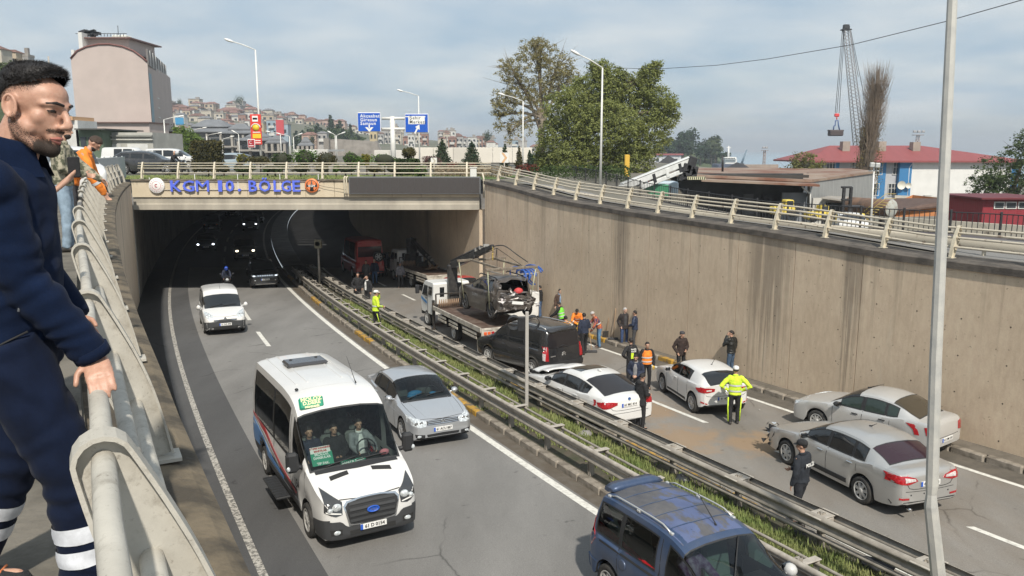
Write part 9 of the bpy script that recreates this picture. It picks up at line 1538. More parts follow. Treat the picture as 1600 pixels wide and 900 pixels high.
def headland():
 Y=420;pts=[(985,262),(1010,246),(1030,240),(1060,238),(1090,237),(1115,240),(1135,246),(1150,258)];mb=MB();A=[Vc((X(p,Y,0),Y,-9.4))for p,_ in pts];B=[Vc((X(p,Y+40,0),Y+40,Z(q,Y+40)))for p,q in pts];C_=[Vc((v.x,Y+120,-9.4))for v in B];mb.strip(A,B);mb.strip(B,C_);tag(mb.bd('headland',mat('headland_green',(.075,.10,.045),.95,col2=(.045,.065,.03),vq=.05)),kind='structure');rnd=random.Random(6);grp='trees on the wooded headland'
 for i in rg(26):
  px=rnd.uniform(1012,1142);base=pw(pts,px);h=rnd.uniform(8,15)*(1 if 1030<px<1130 else .7);yb=Y+rnd.uniform(5,40);x=X(px,yb,0);z=lerp(-9,Z(base,Y+40),(yb-Y)/40)-.5;t=thing('headland_tree','dark round tree among those crowding the far headland over the harbour','tree',(x,yb,z),0,grp);mb=MB()
  for k in rg(4):leaves(mb,Vc((rnd.uniform(-2,2),0,h*rnd.uniform(.45,.8))),(h*.27,h*.25,h*.26),90,.85,rnd,.5)
  mb.bd('crown',G6_ if i%3 else lM('leaf_headland',(.055,.075,.035),(.095,.115,.055)),t);mb=MB();mb.tu([(0,0,-1),(0,0,h*.6)],.35,5);mb.bd('trunk',BARK,t)
 t=thing('headland_house','low white house with red roof below the wooded headland','house',(X(1035,400,-2),400,Z(247,400)));mb=MB();mb.box((0,0,-3),(17,8,9));mb.bd('wall',wM('pale_far_wall',(.5,.5,.5)),t);mb=MB();mb.bb((0,0,1.7),(19,10,.9),.3);mb.bd('roof',ROOFR,t);mb=MB();[mb.box((-6+3*k,-4.02,-1),(1.4,.06,1.5))for k in rg(5)];tag(mb.bd('windows',WINM,t),kind='stuff')
headland()
def ship():
 Y=300;t=thing('cargo_ship','cargo ship upperworks with a white mast beyond the coal heaps','ship',(X(1142,Y,-5),Y,-9));b=t.location.copy();W1=mat('ship_white',(.62,.62,.60),.5);pbox('superstructure',W1,t,b,X(1133,Y,-3),X(1152,Y,-3),Y,Y+6,-9,Z(248,Y),.2);pbox('bridge',W1,t,b,X(1131,Y,-3),X(1150,Y,-3),Y-1,Y+4,Z(250,Y),Z(245.5,Y),.2);mb=MB();mb.tu([at(1138,250,Y)-b,at(1138.5,228,Y)-b],[.5,.25],6);mb.tu([at(1135,231,Y)-b,at(1142,231,Y)-b],.2,5);mb.bd('mast',W1,t)
 pbox('hull',mat('ship_hull',(.06,.07,.10),.6),t,b,X(1120,Y,-6),X(1160,Y,-6),Y-1,Y+8,-9.6,Z(256,Y),.3);mb=MB();[mb.box(at(1133+2.4*k,247.5,Y-1.1)-b,(.35,.1,.45))for k in rg(7)];tag(mb.bd('windows',WINM,t),kind='stuff');t=thing('quay_crane','slim slanting crane jib far out in the harbour','crane',(X(1156,330,-5),330,-9));b=t.location.copy();mb=MB();mb.tu([at(1155,262,330)-b,at(1167,234,330)-b],.28,4);mb.tu([at(1158,262,330)-b,at(1167,234,330)-b],.2,4);mb.bd('jib',mat('jib_blue',(.14,.20,.25),.6),t);mb=MB();mb.bb((0,0,1.8),(3,3,4),.2);mb.bd('cabin',BLACKST,t)
 t=thing('quay_wall','low brown harbour wall along the quay','wall',(X(1185,220,-5),220,-9));b=t.location.copy();pbox('wall_face',wM('quay_brown',(.30,.24,.20)),t,b,X(1148,220,-5),X(1216,220,-5),220,221,-9,Z(257,220))
ship();mb=MB();mb.add([(40,240,-9.35),(3000,240,-9.35),(3000,5000,-9.35),(-200,5000,-9.35),(40,600,-9.35)],[(0,1,2,3,4)]);tag(mb.bd('sea',mat('sea_water',(.26,.34,.40),.45,bump=.3,bq=.3)),kind='structure')  # sea colour lightened to carry the haze towards the horizon
# left: pink block, shops, hillside
def pink_block():
 Y=112;t=thing('apartment_block','tall windowless pink gable wall of a seven storey block on the left','building',(X(175,Y,-1),Y,GZ));b=t.location.copy();PK=mat('pink_render',(.455,.388,.358),.9,var=.05,vq=.35,bump=.06);SG=wM('grey_facade',(.34,.31,.28));zc=lambda q:Z(q,Y);xl,xr=X(115,Y,8),X(233.5,Y,8);ol=[Vc((xl,Y,GZ)),Vc((xl,Y,zc(92))),Vc((X(120,Y,14),Y,zc(80))),Vc((X(134,Y,15),Y,zc(73.5))),Vc((X(153,Y,15),Y,zc(69.8))),Vc((X(170,Y,15),Y,zc(69.5))),Vc((X(190,Y,15),Y,zc(73))),Vc((X(208,Y,14),Y,zc(80))),Vc((X(222,Y,13),Y,zc(90))),Vc((xr,Y,zc(97))),Vc((xr,Y,GZ))]
 mb=MB();n=len(ol);mb.add([p-b for p in ol]+[p+Vc((-7,24,0))-b for p in ol],[list(rg(n)),list(rg(n,2*n))[::-1]]+[(i,i+n,(i+1)%n+n,(i+1)%n)for i in rg(n)]);mb.bd('gable_wall',PK,t);mb=MB();mb.tu([p+Vc((0,-.06,.05))-b for p in ol[1:10]],.13,5);mb.bd('verge_trim',mat('verge_brown',(.16,.07,.06),.7),t);pbox('roof_house',PK,t,b,X(124,Y,16),X(189,Y,16),Y+2,Y+10,Z(80,Y),Z(57.5,Y));pbox('roof_slab',mat('slab_brown',(.15,.09,.08),.8),t,b,X(121,Y,17),X(196,Y,17),Y+1,Y+11,Z(58.2,Y),Z(56.2,Y))
 for a,c in((154,167),(168,178)):pbox('water_tank',mat('tank_white',(.55,.56,.52),.6)if 'tank_white' not in bpy.data.materials else bpy.data.materials['tank_white'],t,b,X(a,Y,18),X(c,Y,18),Y+3,Y+5,Z(57,Y),Z(49,Y),.15)
 pbox('chimney',WFR,t,b,X(118,Y,16),X(124,Y,16),Y+.5,Y+2,Z(76,Y),Z(49.5,Y));pbox('chimney',WFR,t,b,X(107,Y,14),X(111.5,Y,14),Y+.5,Y+2,Z(100,Y),Z(77,Y));mb=MB();mb.tu([at(185,58,Y+5)-b,at(184,40,Y+5)-b],.05,4);mb.bd('aerial',BLACKST,t);mb=MB();[mb.tu([at(128+5*k,57,Y+2)-b,at(128+5*k,52,Y+2)-b],.04,4)for k in rg(14)];mb.tu([at(118,52.5,Y+2)-b,at(198,52.5,Y+2)-b],.04,4);mb.bd('roof_railing',BLACKST,t)
 rnd=random.Random(3);mb=MB()
 for k in rg(16):c=at(rnd.uniform(127,152),rnd.uniform(49,55),Y+3)-b;mb.bb(c,(rnd.uniform(.3,1.1),.4,rnd.uniform(.2,.6)),.04,M=Matrix.Rotation(rnd.uniform(-.6,.6),3,'Y'))
 mb.bd('roof_clutter',BLACKST,t);a,c=Vc((xr,Y+.02,0)),Vc((X(262,Y+22,8),Y+22,0));d=(c-a);nrm=Vc((d.y,-d.x,0)).normalized();zt=Z(101,Y);mb=MB();mb.add([p-b for p in(a+Vc((0,0,GZ)),c+Vc((0,0,GZ)),c+Vc((0,0,zt)),a+Vc((0,0,zt)))],[(0,1,2,3)]);mb.bd('facade',SG,t);mb=MB();e=nrm*.05;mb.add([p+e-b for p in(a+d*.0+Vc((0,0,GZ)),a+d*.26+Vc((0,0,GZ)),a+d*.26+Vc((0,0,zt-1)),a+Vc((0,0,zt-1)))],[(0,1,2,3)]);mb.bd('blue_cladding',mat('blue_cladding',(.22,.32,.37),.6,var=.12),t)
 q=d.normalized();Mq=Matrix((q,-nrm,Vc((0,0,1)))).transposed()
 for f in rg(6):
  for k in rg(4):
   p=a+d*(.36+.185*k)+Vc((0,0,lerp(GZ+3.2,zt-3.0,f/5)));w=MB();w.box(p+nrm*.02-b,(2.0,.12,1.7),M=Mq);o=w.bd('window',WINM,t);w=MB();w.box(p+nrm*.10-b-Vc((0,0,.95)),(2.3,.18,.16),M=Mq);w.box(p+nrm*.10-b,(.10,.05,1.7),M=Mq);w.bd('sill',WFR,o)
 mb=MB();mb.bb(a+d*.5+Vc((0,0,zt+1.0))-b,(d.length*.98,.3,2.2),.05,M=Mq);mb.bd('attic_storey',mat('attic_grey',(.16,.15,.145),.8),t)
 for k in rg(7):
  mb=MB();mb.box(a+d*(.08+.14*k)+nrm*.18+Vc((0,0,zt+1.0))-b,(.28,.12,2.1),M=Mq);mb.bd('attic_post',WFR,t)
 pbox('side_wall',PK,t,b,X(152,Y-6,-1),X(237,Y-6,-1),Y-6,Y-.1,GZ,Z(192,Y-6));pbox('side_roof',mat('eave_brown',(.13,.08,.07),.8),t,b,X(151,Y-6,-1),X(239,Y-6,-1),Y-6.4,Y-.1,Z(192.4,Y-6),Z(190.6,Y-6))
pink_block()
def shops():
 Y=88;t=thing('shop_row','low grey and green shop row at the foot of the pink gable','building',(X(190,Y,-1),Y,GZ));b=t.location.copy();pbox('wall',wM('shop_grey',(.40,.395,.36)),t,b,X(160,Y,0),X(240,Y,0),Y,Y+8,GZ,Z(207,Y));pbox('wall',wM('shop_green',(.10,.14,.095)),t,b,X(121,Y-2,0),X(162,Y-2,0),Y-2,Y+6,GZ,Z(203,Y-2));pbox('roof',mat('shop_roof',(.06,.06,.055),.9),t,b,X(119,Y-3,0),X(166,Y-3,0),Y-3,Y+6,Z(203,Y-2),Z(201,Y-2));pbox('cornice',wM('shop_cornice',(.25,.25,.23)),t,b,X(158,Y,0),X(241,Y,0),Y-.4,Y,Z(213.5,Y),Z(211,Y));pbox('cornice',wM('shop_cornice2',(.5,.49,.45)),t,b,X(158,Y,0),X(241,Y,0),Y-.3,Y,Z(219,Y),Z(217,Y))
 for a,c in((128,136),(140,148),(151,157)):pbox('window',WINM,t,b,X(a,Y-2,0),X(c,Y-2,0),Y-2.1,Y-2.0,Z(230,Y-2),Z(214,Y-2))
 pbox('shutter',wM('shutter_pale',(.5,.5,.48)),t,b,X(170,Y,0),X(190,Y,0),Y-.1,Y,GZ,Z(225,Y));pbox('shutter',wM('shutter_white',(.6,.6,.58)),t,b,X(200,Y,0),X(232,Y,0),Y-.1,Y,GZ,Z(225,Y));t=thing('corner_shop','small pale kiosk with an orange roof edge left of the pink gable','building',(X(108,86,0),86,GZ));b=t.location.copy();pbox('wall',wM('kiosk_white',(.56,.56,.54)),t,b,X(92,86,0),X(125,86,0),86,90,GZ,Z(188,86));pbox('roof_edge',mat('roof_edge_orange',(.5,.30,.16),.7),t,b,X(90,86,0),X(121,86,0),85.6,90,Z(188,86),Z(182,86));pbox('window',WINM,t,b,X(100,86,0),X(116,86,0),85.9,86,Z(206,86),Z(192,86))
 t=thing('brick_house','small orange brick house right of the pink block','house',(X(267,130,0),130,GZ));b=t.location.copy();pbox('wall',wM('brick_orange',(.36,.15,.09)),t,b,X(262.5,130,0),X(274,130,0),130,138,GZ,Z(206.5,130));pbox('roof',BLACKST,t,b,X(261.5,130,0),X(275,130,0),129.5,138,Z(206.5,130),Z(205.3,130));pbox('lower_wall',wM('brick_lower',(.24,.19,.17)),t,b,X(263,129.6,0),X(274.5,129.6,0),129.6,130,GZ,Z(219,130));pbox('window',WINM,t,b,X(266,129.5,0),X(269,129.5,0),129.4,129.6,Z(232,130),Z(224,130))
shops();fence('pale grey metal picket fence on the left pavement',[Vc((X(128,36,-1),36,GZ)),Vc((X(196,48,-1),48,GZ))],1.25,.16,mat('fence_grey',(.42,.44,.44),.5),r=.022,post_every=12,rr=.03)
for seed,(px,py,w,h,Y)in enumerate(((295,218,15,44,120),(283,214,12,36,124),(308,224,10,34,122))):
 b0=Vc((X(px,Y,0),Y,GZ));H=Z(py-h/2,Y)-GZ;r_=w/FPX*Y;tree(('tall fresh green tree beside the small brick house','fresh green tree touching the pink block','smaller fresh green tree nearer the grey market roofs')[seed],b0,H,H*.25,[(0,0,H*.35,r_,r_*.8,H*.22,1),(r_*.3,0,H*.58,r_*.9,r_*.8,H*.2,1),(-r_*.3,0,H*.78,r_*.7,r_*.6,H*.2,.7)],lM('leaf_spring',(.10,.16,.030),(.17,.25,.05)),n=3000,size=.16,seed=seed+40,trunk_r=.16)
 # hillsides and town
RIDGE=[(-300,120),(0,108),(60,118),(110,170),(150,190),(255,172),(300,166),(345,166),(390,172),(430,178),(470,184),(510,190),(560,200),(600,208),(660,214),(720,221),(770,226),(840,229),(880,236)]
def hill_z(px,Y):return lerp(GZ,Z(pw(RIDGE,px)+3,640),max(0,min(1,(Y-330)/310))**1.1)
def hill():
 mb=MB();cols=[p for p in rg(-200,900,22)];rs=[]
 for Y in(330,400,470,540,600,640,760,1100):rs.append([Vc(((p-800)/FPX*Y,Y,hill_z(p,Y)if Y<=640 else hill_z(p,640)*(1 if Y<700 else .93 if Y<800 else .3)))for p in cols])
 mb.rings(rs,False,False);tag(mb.bd('hillside',mat('hillside_green',(.085,.098,.055),.95,col2=(.15,.14,.11),vq=.02)),kind='structure');rs=[]
 for Y,f in((118,0),(135,.55),(160,1.0),(190,1.05),(260,.4)):rs.append([Vc(((p-800)/FPX*Y,Y,lerp(GZ,Z(pw([(-200,90),(0,98),(40,104),(75,118),(100,160),(125,200),(150,235)],p),160),f)if p<150 else GZ))for p in rg(-220,170,14)])
 mb=MB();mb.rings(rs,False,False);tag(mb.bd('hillside',mat('slope_green',(.05,.072,.025),.95,col2=(.03,.045,.018),vq=.2)),kind='structure')
hill();mb=MB();rnd=random.Random(14)
for _ in rg(5200):
 px=rnd.uniform(-10,122);Y=rnd.uniform(126,160);top=Z(pw([(-200,90),(0,98),(40,104),(75,118),(100,160),(125,200),(150,235)],px),160);z=lerp(GZ,top,min(1,(Y-118)/42))+rnd.uniform(-.2,2.2)*(.5+noise.noise(Vc((px*.05,Y*.1,0))));leaves(mb,Vc(((px-800)/FPX*Y,Y,z)),(.7,.7,.7),3,.32,rnd)
tag(mb.bd('hillside_bushes',[lM('leaf_slope',(.045,.070,.020),(.10,.13,.04))]),'dense green bushes covering the near slope behind the bearded man','bushes',kind='stuff');HC=dict(cream=(.46,.42,.35),white=(.56,.55,.52),ochre=(.46,.38,.24),grey=(.34,.33,.32),salmon=(.43,.31,.26),brick=(.27,.155,.12),beige=(.44,.37,.28),blue=(.28,.36,.42));RC=dict(red=(.22,.12,.10),brown=(.16,.085,.065),grey=(.17,.17,.18),flat=(.27,.25,.23))
def hS(label,px,Y,w,ytop,ybase,wall,roof,group=None,floors=3,name='house',cat='house',zg=None,depth=None,roofm=None):
 zt=Z(ytop,Y);zb=Z(ybase,Y);x=(px-800)/FPX*Y;W_=w/FPX*Y;D=depth or W_*.9;t=thing(name,label,cat,(x,Y,zb),0,group);H=zt-zb;rh=0 if roof=='flat' else min(H*.28,W_*.2);hw_=H-rh;mb=MB();mb.box((0,D/2,hw_/2-3),(W_,D,hw_+6));mb.bd('wall',M('house_'+wall,HC[wall],.9,var=.12,vq=.25),t);mb=MB();e=W_*.06
 if roof=='flat':mb.box((0,D/2,H+.15),(W_+e,D+e,.5));mb.box((W_*.2,D/2,H+1.0),(W_*.3,D*.3,1.6))
 else:
  a=[(-W_/2-e,-e,hw_),(W_/2+e,-e,hw_),(W_/2+e,D+e,hw_),(-W_/2-e,D+e,hw_)];mb.add(a+[(-W_*.22,D/2,H),(W_*.22,D/2,H)],[(0,1,5,4),(1,2,5),(2,3,4,5),(3,0,4),(3,2,1,0)])
 mb.bd('roof',roofm or M('roof_'+roof,RC[roof],.85,var=.2,vq=.3),t);mb=MB();n=max(2,int(W_/3.4));f=max(1,int(hw_/3.0))
 for i in rg(f):
  for k in rg(n):
   xx=-W_/2+W_*(k+.5)/n;zz=hw_-(i+.55)*hw_/f if f else hw_/2;mb.box((xx,-.02,zz),(W_/n*.45,.12,min(1.5,hw_/f*.5)))
 tag(mb.bd('windows',WINM,t),kind='stuff')
 if floors>3 or random.random()<.4:
  mb=MB()
  for i in rg(f):mb.box((0,-.5,hw_-(i+.98)*hw_/f),(W_*.55,1.0,.25));mb.box((0,-.98,hw_-(i+.80)*hw_/f),(W_*.55,.08,.9))
  mb.bd('balcony',M('house_white',HC['white'],.9,var=.12,vq=.25),t)
 return t
random.seed(77);made={}
def town(n,pxs,Ys,ws,hs,walls,roofs,where,floors=3):
 for i in rg(n):
  px=random.uniform(*pxs);Y=random.uniform(*Ys);w=random.uniform(*ws);h=random.uniform(*hs);wl_=random.choice(walls);rf=random.choice(roofs);zb=hill_z(px,Y);yb=450-FPX*math.tan(math.atan(zb/Y)+PITCH);lab='%s house, %s roof, %s'%(wl_,rf if rf!='flat' else 'flat concrete',where);made.setdefault(lab,[]).append(hS(lab,px,Y,w,yb-h,yb+2,wl_,rf,'%s-walled %s-roofed houses %s'%(wl_,rf,where),floors))
town(34,(258,400),(560,645),(12,24),(9,17),('cream','white','grey','salmon','beige','brick'),('red','brown','flat','red'),'on the hilltop above the market roofs');town(40,(258,450),(420,560),(11,22),(9,17),('cream','white','grey','brick','beige','salmon'),('brown','red','flat','grey'),'on the slope above the market roofs');town(22,(410,545),(590,645),(9,16),(7,12),('cream','white','beige','salmon'),('brown','red','grey'),'on the hilltop right of the red banner')
town(14,(520,640),(560,640),(8,14),(6,11),('cream','white','salmon','beige'),('red','brown'),'on the ridge behind the left road sign');town(30,(590,760),(420,560),(9,15),(14,24),('grey','white','beige','cream','brick'),('flat','brown','red'),'in the far town below the right road sign',5);town(8,(765,850),(360,470),(12,22),(12,20),('grey','white','blue'),('flat','red'),'far behind the pale tree',5)
for lab,hs in made.items():
 if len(hs)>1:
  for o,w in zip(sorted(hs,key=lambda o:o.location.x/o.location.y),('leftmost','second from left','third from left','fourth from left','fifth from left','sixth from left','seventh from left','eighth from left')):o['label']=w+' '+lab
for a in((365,560,34,167,186,'brick','red','largest brick red house on the hilltop with a long stepped roof'),(363,556,26,176,196,'white','red','white house below the largest brick red house'),(313,600,14,163,176,'ochre','grey','yellow house with a flat grey roof on the hilltop'),(447,380,19,194,214,'blue','flat','blue glazed office block right of the red banner'),(432,400,16,188,212,'blue','flat','paler blue office block beside the glazed one'),(413,420,12,192,212,'ochre','flat','orange beige apartment house right of the red banner'),(488,300,22,206,222,'salmon','red','long salmon mansion with a red hipped roof above the stone wall'),(508,302,15,205,221,'grey','grey','grey house beside the salmon mansion'),(587,300,11,205,220,'ochre','flat','orange house under the left road sign'),(536,560,16,186,200,'salmon','red','salmon villa with a red roof over the dark trees'),(588,280,12,228,238,'ochre','flat','small yellow house left of the white hall'),(456,640,30,176,190,'white','brown','wide white house with a maroon roof on the ridge')):
 hS(a[7],a[0],a[1],a[2],a[3],a[4],a[5],a[6])
t=hS('blue hoarding fronted pale house on the slope above the market roofs',291,430,15,176,194,'white','grey');mb=MB();mb.box((.2,-.4,1.6),(4.4,.2,3.6));mb.bd('blue_hoarding',mat('hoarding_blue',(.03,.25,.48),.5),t);mb=MB();mb.box((-.6,-.5,4.3),(3.6,.5,7));mb.bd('red_frame',mat('frame_red',(.5,.06,.07),.5),[o for o in bpy.data.objects if o.get('label')=='blue glazed office block right of the red banner'][0])
for px,Y,w,a,c,wl_,rf,lab in((14,165,30,70,104,'cream','brown','cream hillside house with a brown roof at the upper left edge'),(38,170,26,76,110,'beige','brown','beige hillside house with blue balconies beside the cream one'),(60,172,18,88,114,'grey','flat','plain grey concrete house at the end of the hillside row')):hS(lab,px,Y,w,a,c,wl_,rf,floors=4)
mb=MB();q=thing('utility_pole','thin utility pole on the near left hillside','pole',at(77,112,160));mb.tu([(0,0,-1),at(75.5,88,160)-q.location],.16,6);mb.bd('pole',GALVL,q);rnd=random.Random(19)
for i in rg(40):
 px=rnd.uniform(466,572);Y=rnd.uniform(330,420);h=rnd.uniform(7,14)*(1-abs(px-515)/140);zb=GZ+(8-abs(px-515)*.06)*(Y-320)/100;t=thing('slope_tree',('dark conifer' if i%3 else 'mid green leafy tree')+' in the wooded slope right of the red banner','tree',((px-800)/FPX*Y,Y,zb),0,('dark conifers' if i%3 else 'leafy trees')+' on the wooded slope');mb=MB()
 if i%3:
  for k in rg(5):leaves(mb,Vc((0,0,h*(.2+.17*k))),(h*.22*(1.15-.2*k),h*.2*(1.15-.2*k),h*.12),60,.55,rnd,.5)
 else:
  for k in rg(3):leaves(mb,Vc((rnd.uniform(-1.5,1.5),0,h*rnd.uniform(.4,.7))),(h*.3,h*.3,h*.25),90,.55,rnd,.5)
 mb.bd('crown',G6_ if i%3 else lM('leaf_slope_mid',(.05,.085,.03),(.085,.12,.045)),t);mb=MB();mb.tu([(0,0,-3),(0,0,h*.7)],.3,5);mb.bd('trunk',BARK,t)
for lab,px,Y,h,w in(('round dark tree on the hilltop behind the red banner',384,600,13,15),('flat topped cedar on the left end of the hilltop',294,620,8,10),('round green tree between the far town and the pale tree',761,380,9,17),('leafy tree in front of the long stone wall',492,230,6,16)):
 zb=hill_z(px,Y);t=thing('hill_tree',lab,'tree',((px-800)/FPX*Y,Y,zb));mb=MB();r_=w/FPX*Y/2
 for k in rg(6):leaves(mb,Vc((rnd.uniform(-.5,.5)*r_,0,h*rnd.uniform(.5,.95))),(r_*.75,r_*.7,h*.30),150,r_*.09,rnd,.5)
 mb.bd('crown',lM('leaf_hill',(.035,.060,.025),(.07,.10,.04)),t);mb=MB();mb.tu([(0,0,-2),(0,0,h*.8)],.35,5);mb.bd('trunk',BARK,t)
def market():
 GM=mat('market_roof',(.16,.17,.185),.7,var=.12,vq=.4);WL=wM('market_wall',(.17,.175,.18),.2);CO=wM('market_column',(.32,.30,.27))
 for i,(a,c,y0,y1,yb,Y,lab)in enumerate(((278,372,190,205,244,205,'largest grey market hall with stepped hipped roofs, left of the banner'),(345,400,196,207,244,190,'middle grey market hall just left of the red banner'),(372,428,209,218,246,165,'nearest grey market hall behind the red banner'),(416,446,214,222,246,150,'small grey market hall right of the red banner'),(466,488,217,226,244,150,'small grey hipped pavilion right of the poles'))):
  t=thing('market_hall',lab,'building',(X((a+c)/2,Y,0),Y,GZ));W_=(c-a)/FPX*Y;D=W_*.6;H=Z(y1,Y)-GZ;hr=Z(y0,Y)-Z(y1,Y);mb=MB();mb.box((0,D/2+.5,H/2),(W_*.94,D*.9,H));mb.bd('wall',WL,t)
  for s_,z in((1.04,H),(.62,H+hr*.55)):
   mb=MB();w,d=W_*s_/2,D*s_/2;e=hr*.75;v=[(-w,D/2-d,z),(w,D/2-d,z),(w,D/2+d,z),(-w,D/2+d,z),(-w*.4,D/2,z+e),(w*.4,D/2,z+e)];mb.add(v+[(p[0],p[1],p[2]-.25)for p in v[:4]],[(0,1,5,4),(1,2,5),(2,3,4,5),(3,0,4),(9,8,7,6),(0,6,7,1),(1,7,8,2),(3,9,6,0)]);mb.bd('roof',GM,t)
  n=max(3,int(W_/3.2))
  for k in rg(n+1):
   mb=MB();mb.box((-W_*.47+W_*.94*k/n,-.1,H*.45),(.45,.5,H*.9));mb.bd('column',CO,t)
  mb=MB()
  for k in rg(n):
   for f in(.25,.62):mb.box((-W_*.47+W_*.94*(k+.5)/n,D*.05+.38,H*f),(W_/n*.62,.15,H*.22))
  tag(mb.bd('windows',WINM,t),kind='stuff');mb=MB();mb.box((0,-.4,H*.44),(W_,1.4,.3));mb.bd('gallery',CO,t)
market()
def halls():
 for a,c,y0,yb,Y,col,lab in((648,830,231,262,110,(.62,.585,.52),'long cream clad exhibition hall behind the shrubs'),(585,655,235,258,118,(.58,.56,.52),'white low hall below the sign mast'),(459,512,234,250,120,(.60,.59,.56),'white roofed hall behind the bright green shrub')):
  t=thing('exhibition_hall',lab,'building',(X((a+c)/2,Y,0),Y,GZ));W_=(c-a)/FPX*Y;H=Z(y0,Y)-GZ;n=max(3,int(W_/2.4));base=M('hall_%d'%a,col,.7,var=.05,vq=.3);alt=M('hall_alt_%d'%a,tuple(x*.86 for x in col),.7,var=.05,vq=.3)
  for k in rg(n):
   mb=MB();mb.bb((-W_/2+W_*(k+.5)/n,0,H/2),(W_/n-.04,.3,H),.02);mb.bd('wall_panel',alt if k%5==2 else base,t)
  mb=MB();mb.box((0,6,H-.1),(W_,11.6,.3));mb.bd('roof',base,t)
 t=thing('stone_wall','long old grey stone wall below the dark trees','wall',(X(545,250,0),250,GZ));mb=MB();P=[(510,219),(525,217),(560,219),(588,221),(594,237)];q=[Vc((X(p,250,0),250,Z(y,250)))-t.location for p,y in P];mb.strip([Vc((v.x,v.y,-.2))for v in q],q);mb.strip(q,[v+Vc((0,4,0))for v in q]);mb.bd('wall_face',mat('old_stone',(.30,.275,.25),.95,col2=(.20,.185,.165),vq=.5,bump=.5,bq=1.5),t);mb=MB();P=[(510,219),(508,238)];mb.box(Vc((X(511.5,249,0),249,Z(228,249)))-t.location,(1.6,2.5,4.6));mb.bd('tower',mat('old_stone_dark',(.22,.20,.18),.95),t)
halls()
# traffic on the upper street
p=Vc((X(233,57,-1),57,GZ));SUV2=Car('parked_suv','black suv standing on the street behind the bridge railing',p,R(4),spec_hatch(L=4.7,W_=1.85,H=1.58,deck=[(0,.72),(.05,.86),(.15,.93),(.5,1.0),(.95,1.03),(1.2,1.05),(2.0,1.02),(3.4,1.06),(4.4,1.08),(4.7,1.04)],roof=[(1.15,1.05),(1.5,1.24),(1.95,1.46),(2.3,1.55),(2.8,1.58),(3.8,1.54),(4.4,1.36),(4.64,1.14),(4.7,1.06)],wheels=(.9,3.75),wheel_r=.35,arch_r=.40,side=[(1.6,2.4),(2.46,3.3),(3.36,4.0)],rw=(4.2,4.66)),P_BLACK)
SUV2.both('tail_light',[(.45,1.0),(.86,1.03)],[(.45,.90),(.88,.88)],'B',TAILR,off=.012,nx=5,ny=2)
for sg in 'LR':SUV2.patch('tail_lamp_side',[(-2.30,1.03),(-1.95,1.0)],[(-2.30,.88),(-2.05,.90)],sg,TAILR,off=.012,nx=4,ny=2)
SUV2.plate(.72,False,'61 AP 220')
for sg in(1,-1):
 mb=MB();mb.tu([(.3,sg*.62,1.54),(.1,sg*.62,1.62),(-1.4,sg*.62,1.60),(-1.7,sg*.62,1.48)],.022,6);mb.bd('roof_rail',CHROME,SUV2.t)
Car('parked_van','white van half hidden behind the camouflage jacket on the left street',Vc((X(112,31,-1),31,GZ)),R(-52),spec_mpv(),P_WHITE,cat='van');Car('parked_van','white van beyond the black suv on the upper street',Vc((X(272,76,-1),76,GZ)),R(5),spec_mpv(L=4.9),P_WHITE,cat='van');Car('parked_van','long white van in front of the shop row shutters',Vc((X(206,82,-1),82,GZ)),R(0),spec_mpv(L=5.4,W_=1.9,H=1.95),P_WHITE,cat='van')
Car('silver_car','pale blue car behind the clipped square hedge on the bridge',Vc((X(352,60,-1),60,GZ)),R(178),spec_hatch(),paint('pale_blue_paint',(.33,.40,.44),.35,.3))
def motorbike(label,pos,rz,top,helmet,sc=1.0):
 t=thing('motorcycle',label,'motorcycle',pos,rz);t.scale=(sc,)*3
 for x in(.62,-.62):
  w=MB();w.la([(.19,-.05),(.28,-.055),(.30,0),(.28,.055),(.19,.05)],(x,0,.30),'Y',18);w.bd('wheel',TYRE,t)
 mb=MB();mb.bb((0,0,.45),(.6,.26,.36),.08);mb.bb((-.45,0,.72),(.7,.26,.14),.05);mb.ell((.15,0,.72),(.26,.15,.14));mb.bb((.58,0,.85),(.20,.34,.40),.08);mb.tu([(.62,0,.3),(.48,0,.95)],.05,6);mb.bd('body',P_BLACK,t);mb=MB();mb.tu([(.42,.38,1.02),(.50,.1,1.0),(.50,-.1,1.0),(.42,-.38,1.02)],.02,6)
 for sg in(1,-1):mb.tu([(.46,sg*.22,1.0),(.50,sg*.34,1.18)],.012,5);mb.ell((.50,sg*.36,1.2),(.02,.06,.04))
 mb.bd('handlebar',BLACKST,t);mb=MB();mb.ell((.68,0,.86),(.05,.10,.08));mb.bd('headlight',LAMPC,t);z=.0;f=rz-PI/2;q=Vc(pos)+Matrix.Rotation(rz,3,'Z')@Vc((-.25,0,-.10))*sc;r_=pS('rider in dark clothes and a '+helmet+' helmet on the '+('motorcycle behind the white panel van' if sc==1.0 and pos[1]<45 else 'motorcycle beside the black suv'),q,f,1.72,top=top,bottom=BLK,pose=dict(lean=16,armL='reach',armR='reach'),hair=None,vox=.02)
 for o in r_.children:
  if o.type=='MESH' and o.name.split('.')[0]in('body','trousers','shoe'):
   for v in o.data.vertices:
    c=v.co
    if c.z<.86 and abs(c.x)<.24 and c.y<.25:
     d=.86-c.z;v.co=Vc((c.x*1.5,d*.85+.04,.86+c.y-.04-d*.2))if d<.42 else Vc((c.x*1.5,.34+c.y,.80-(d-.42)))
 h=MB();h.ell((0,.40,1.60),(.125,.15,.145),12,9);h.bd('helmet',mat('helmet_'+helmet,(.02,.07,.42)if helmet=='blue' else(.45,.46,.48),.25,coat=.6),r_);h=MB();h.ell((0,.46,1.60),(.105,.10,.055),10,6);h.bd('visor',GLASSD,r_)
 if '_arms' in r_:del r_['_arms']
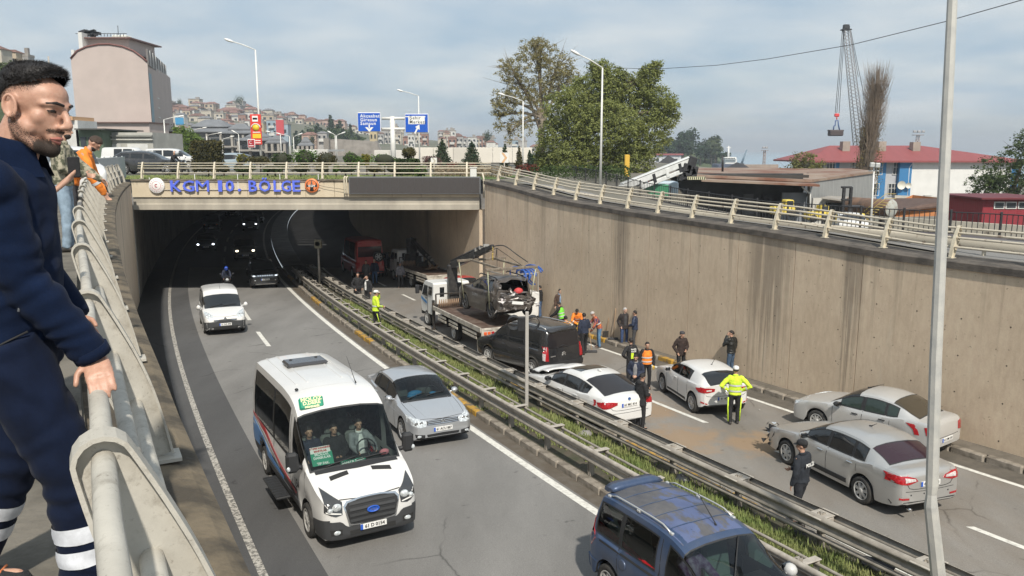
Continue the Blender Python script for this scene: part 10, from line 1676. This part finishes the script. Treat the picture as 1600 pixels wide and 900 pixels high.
pm=oR(350,458);motorbike('black motorcycle right behind the white panel van',ground_at(pm.x,pm.y+.6),rdh(pm.y),NAVY,'blue');motorbike('dark motorcycle beside the black suv on the upper street',Vc((X(275,53,-1),53,GZ)),R(-8),BLK,'silver')
# litter and bags
def bag(label,px,py,s,m,dz=.17,seed=0):
 p=oR(px,py,dz);t=thing('rubbish_bag',label,'bag',p);mb=MB();rnd=random.Random(seed);mb.ell((0,0,s[2]*.75),s,16,12)
 for i,v in enumerate(mb.v):
  q=Vc(v);k=1+.30*noise.noise(q*5+Vc((seed,0,0)))+.15*noise.noise(q*13+Vc((seed,0,0)));mb.v[i]=(q.x*k,q.y*k,max(.0,q.z*k))
 mb.tu([(0,0,s[2]*1.4),(.03,0,s[2]*1.75)],[.05,.08],6);mb.bd('bag',m,t)
BAGM=mat('black_bag_plastic',(.025,.027,.03),.35,bump=.5,bq=25);bag('grey black rubbish bag on the median near the lime jacketed officer',582,482,(.34,.30,.26),mat('grey_bag',(.09,.095,.10),.45,bump=.5,bq=25),seed=1);bag('small black rubbish bag on the grass behind the blue minivan',1065,753,(.20,.17,.09),BAGM,seed=2);bag('dark cloth bundle lying on the yellow kerb at the lower right',1372,887,(.34,.22,.10),mat('dark_cloth',(.03,.033,.04),.9,bump=.5,bq=12),.12,seed=3)
bag('dark cloth rag on the right lane edge below the policeman',1252,835,(.26,.10,.05),mat('rag_grey',(.05,.05,.055),.9),.08,seed=4);bag('crumpled grey plastic sheet on the median left of the blue minivan',913,683,(.22,.18,.09),mat('pale_plastic',(.26,.25,.24),.6,bump=.5,bq=16),seed=5);rnd=random.Random(23);mb=MB()
for _ in rg(130):
 Y=rnd.uniform(13,44);off=rnd.choice((rnd.uniform(11.3,13.8),rnd.uniform(14.0,14.8),rnd.uniform(14,20)));c=Vc((bx(Y,off),Y,rZ(Y)+(.19 if off<13.8 else .012)));s=rnd.uniform(.015,.06);mb.add([c+Vc((rnd.uniform(-s,s),rnd.uniform(-s,s),rnd.uniform(0,.03)))for _ in rg(4)],[(0,1,2),(0,2,3)])
tag(mb.bd('litter',mat('litter_pale',(.45,.43,.40),.8,col2=(.12,.10,.09),vq=1.5,fac=(.45,.5))),'small pale litter and debris scattered over the median and crash lane','litter',kind='stuff')
# thin sea air over everything
hm=bpy.data.materials.new('thin_haze');hm.use_nodes=True;hm.node_tree.nodes.clear();ho_=hm.node_tree.nodes.new('ShaderNodeOutputMaterial');hv=hm.node_tree.nodes.new('ShaderNodeVolumePrincipled');hv.inputs['Color'].default_value=(.86,.92,1.0,1);hv.inputs['Density'].default_value=.00042;hv.inputs['Anisotropy'].default_value=.2;hm.node_tree.links.new(hv.outputs[0],ho_.inputs['Volume']);mb=MB();mb.box((0,2500,24),(8400,5400,86));tag(mb.bd('haze',hm),kind='stuff')
# tidy up the workshop
bpy.data.batch_remove([_shop['o'],TMP]+_shop['old'])
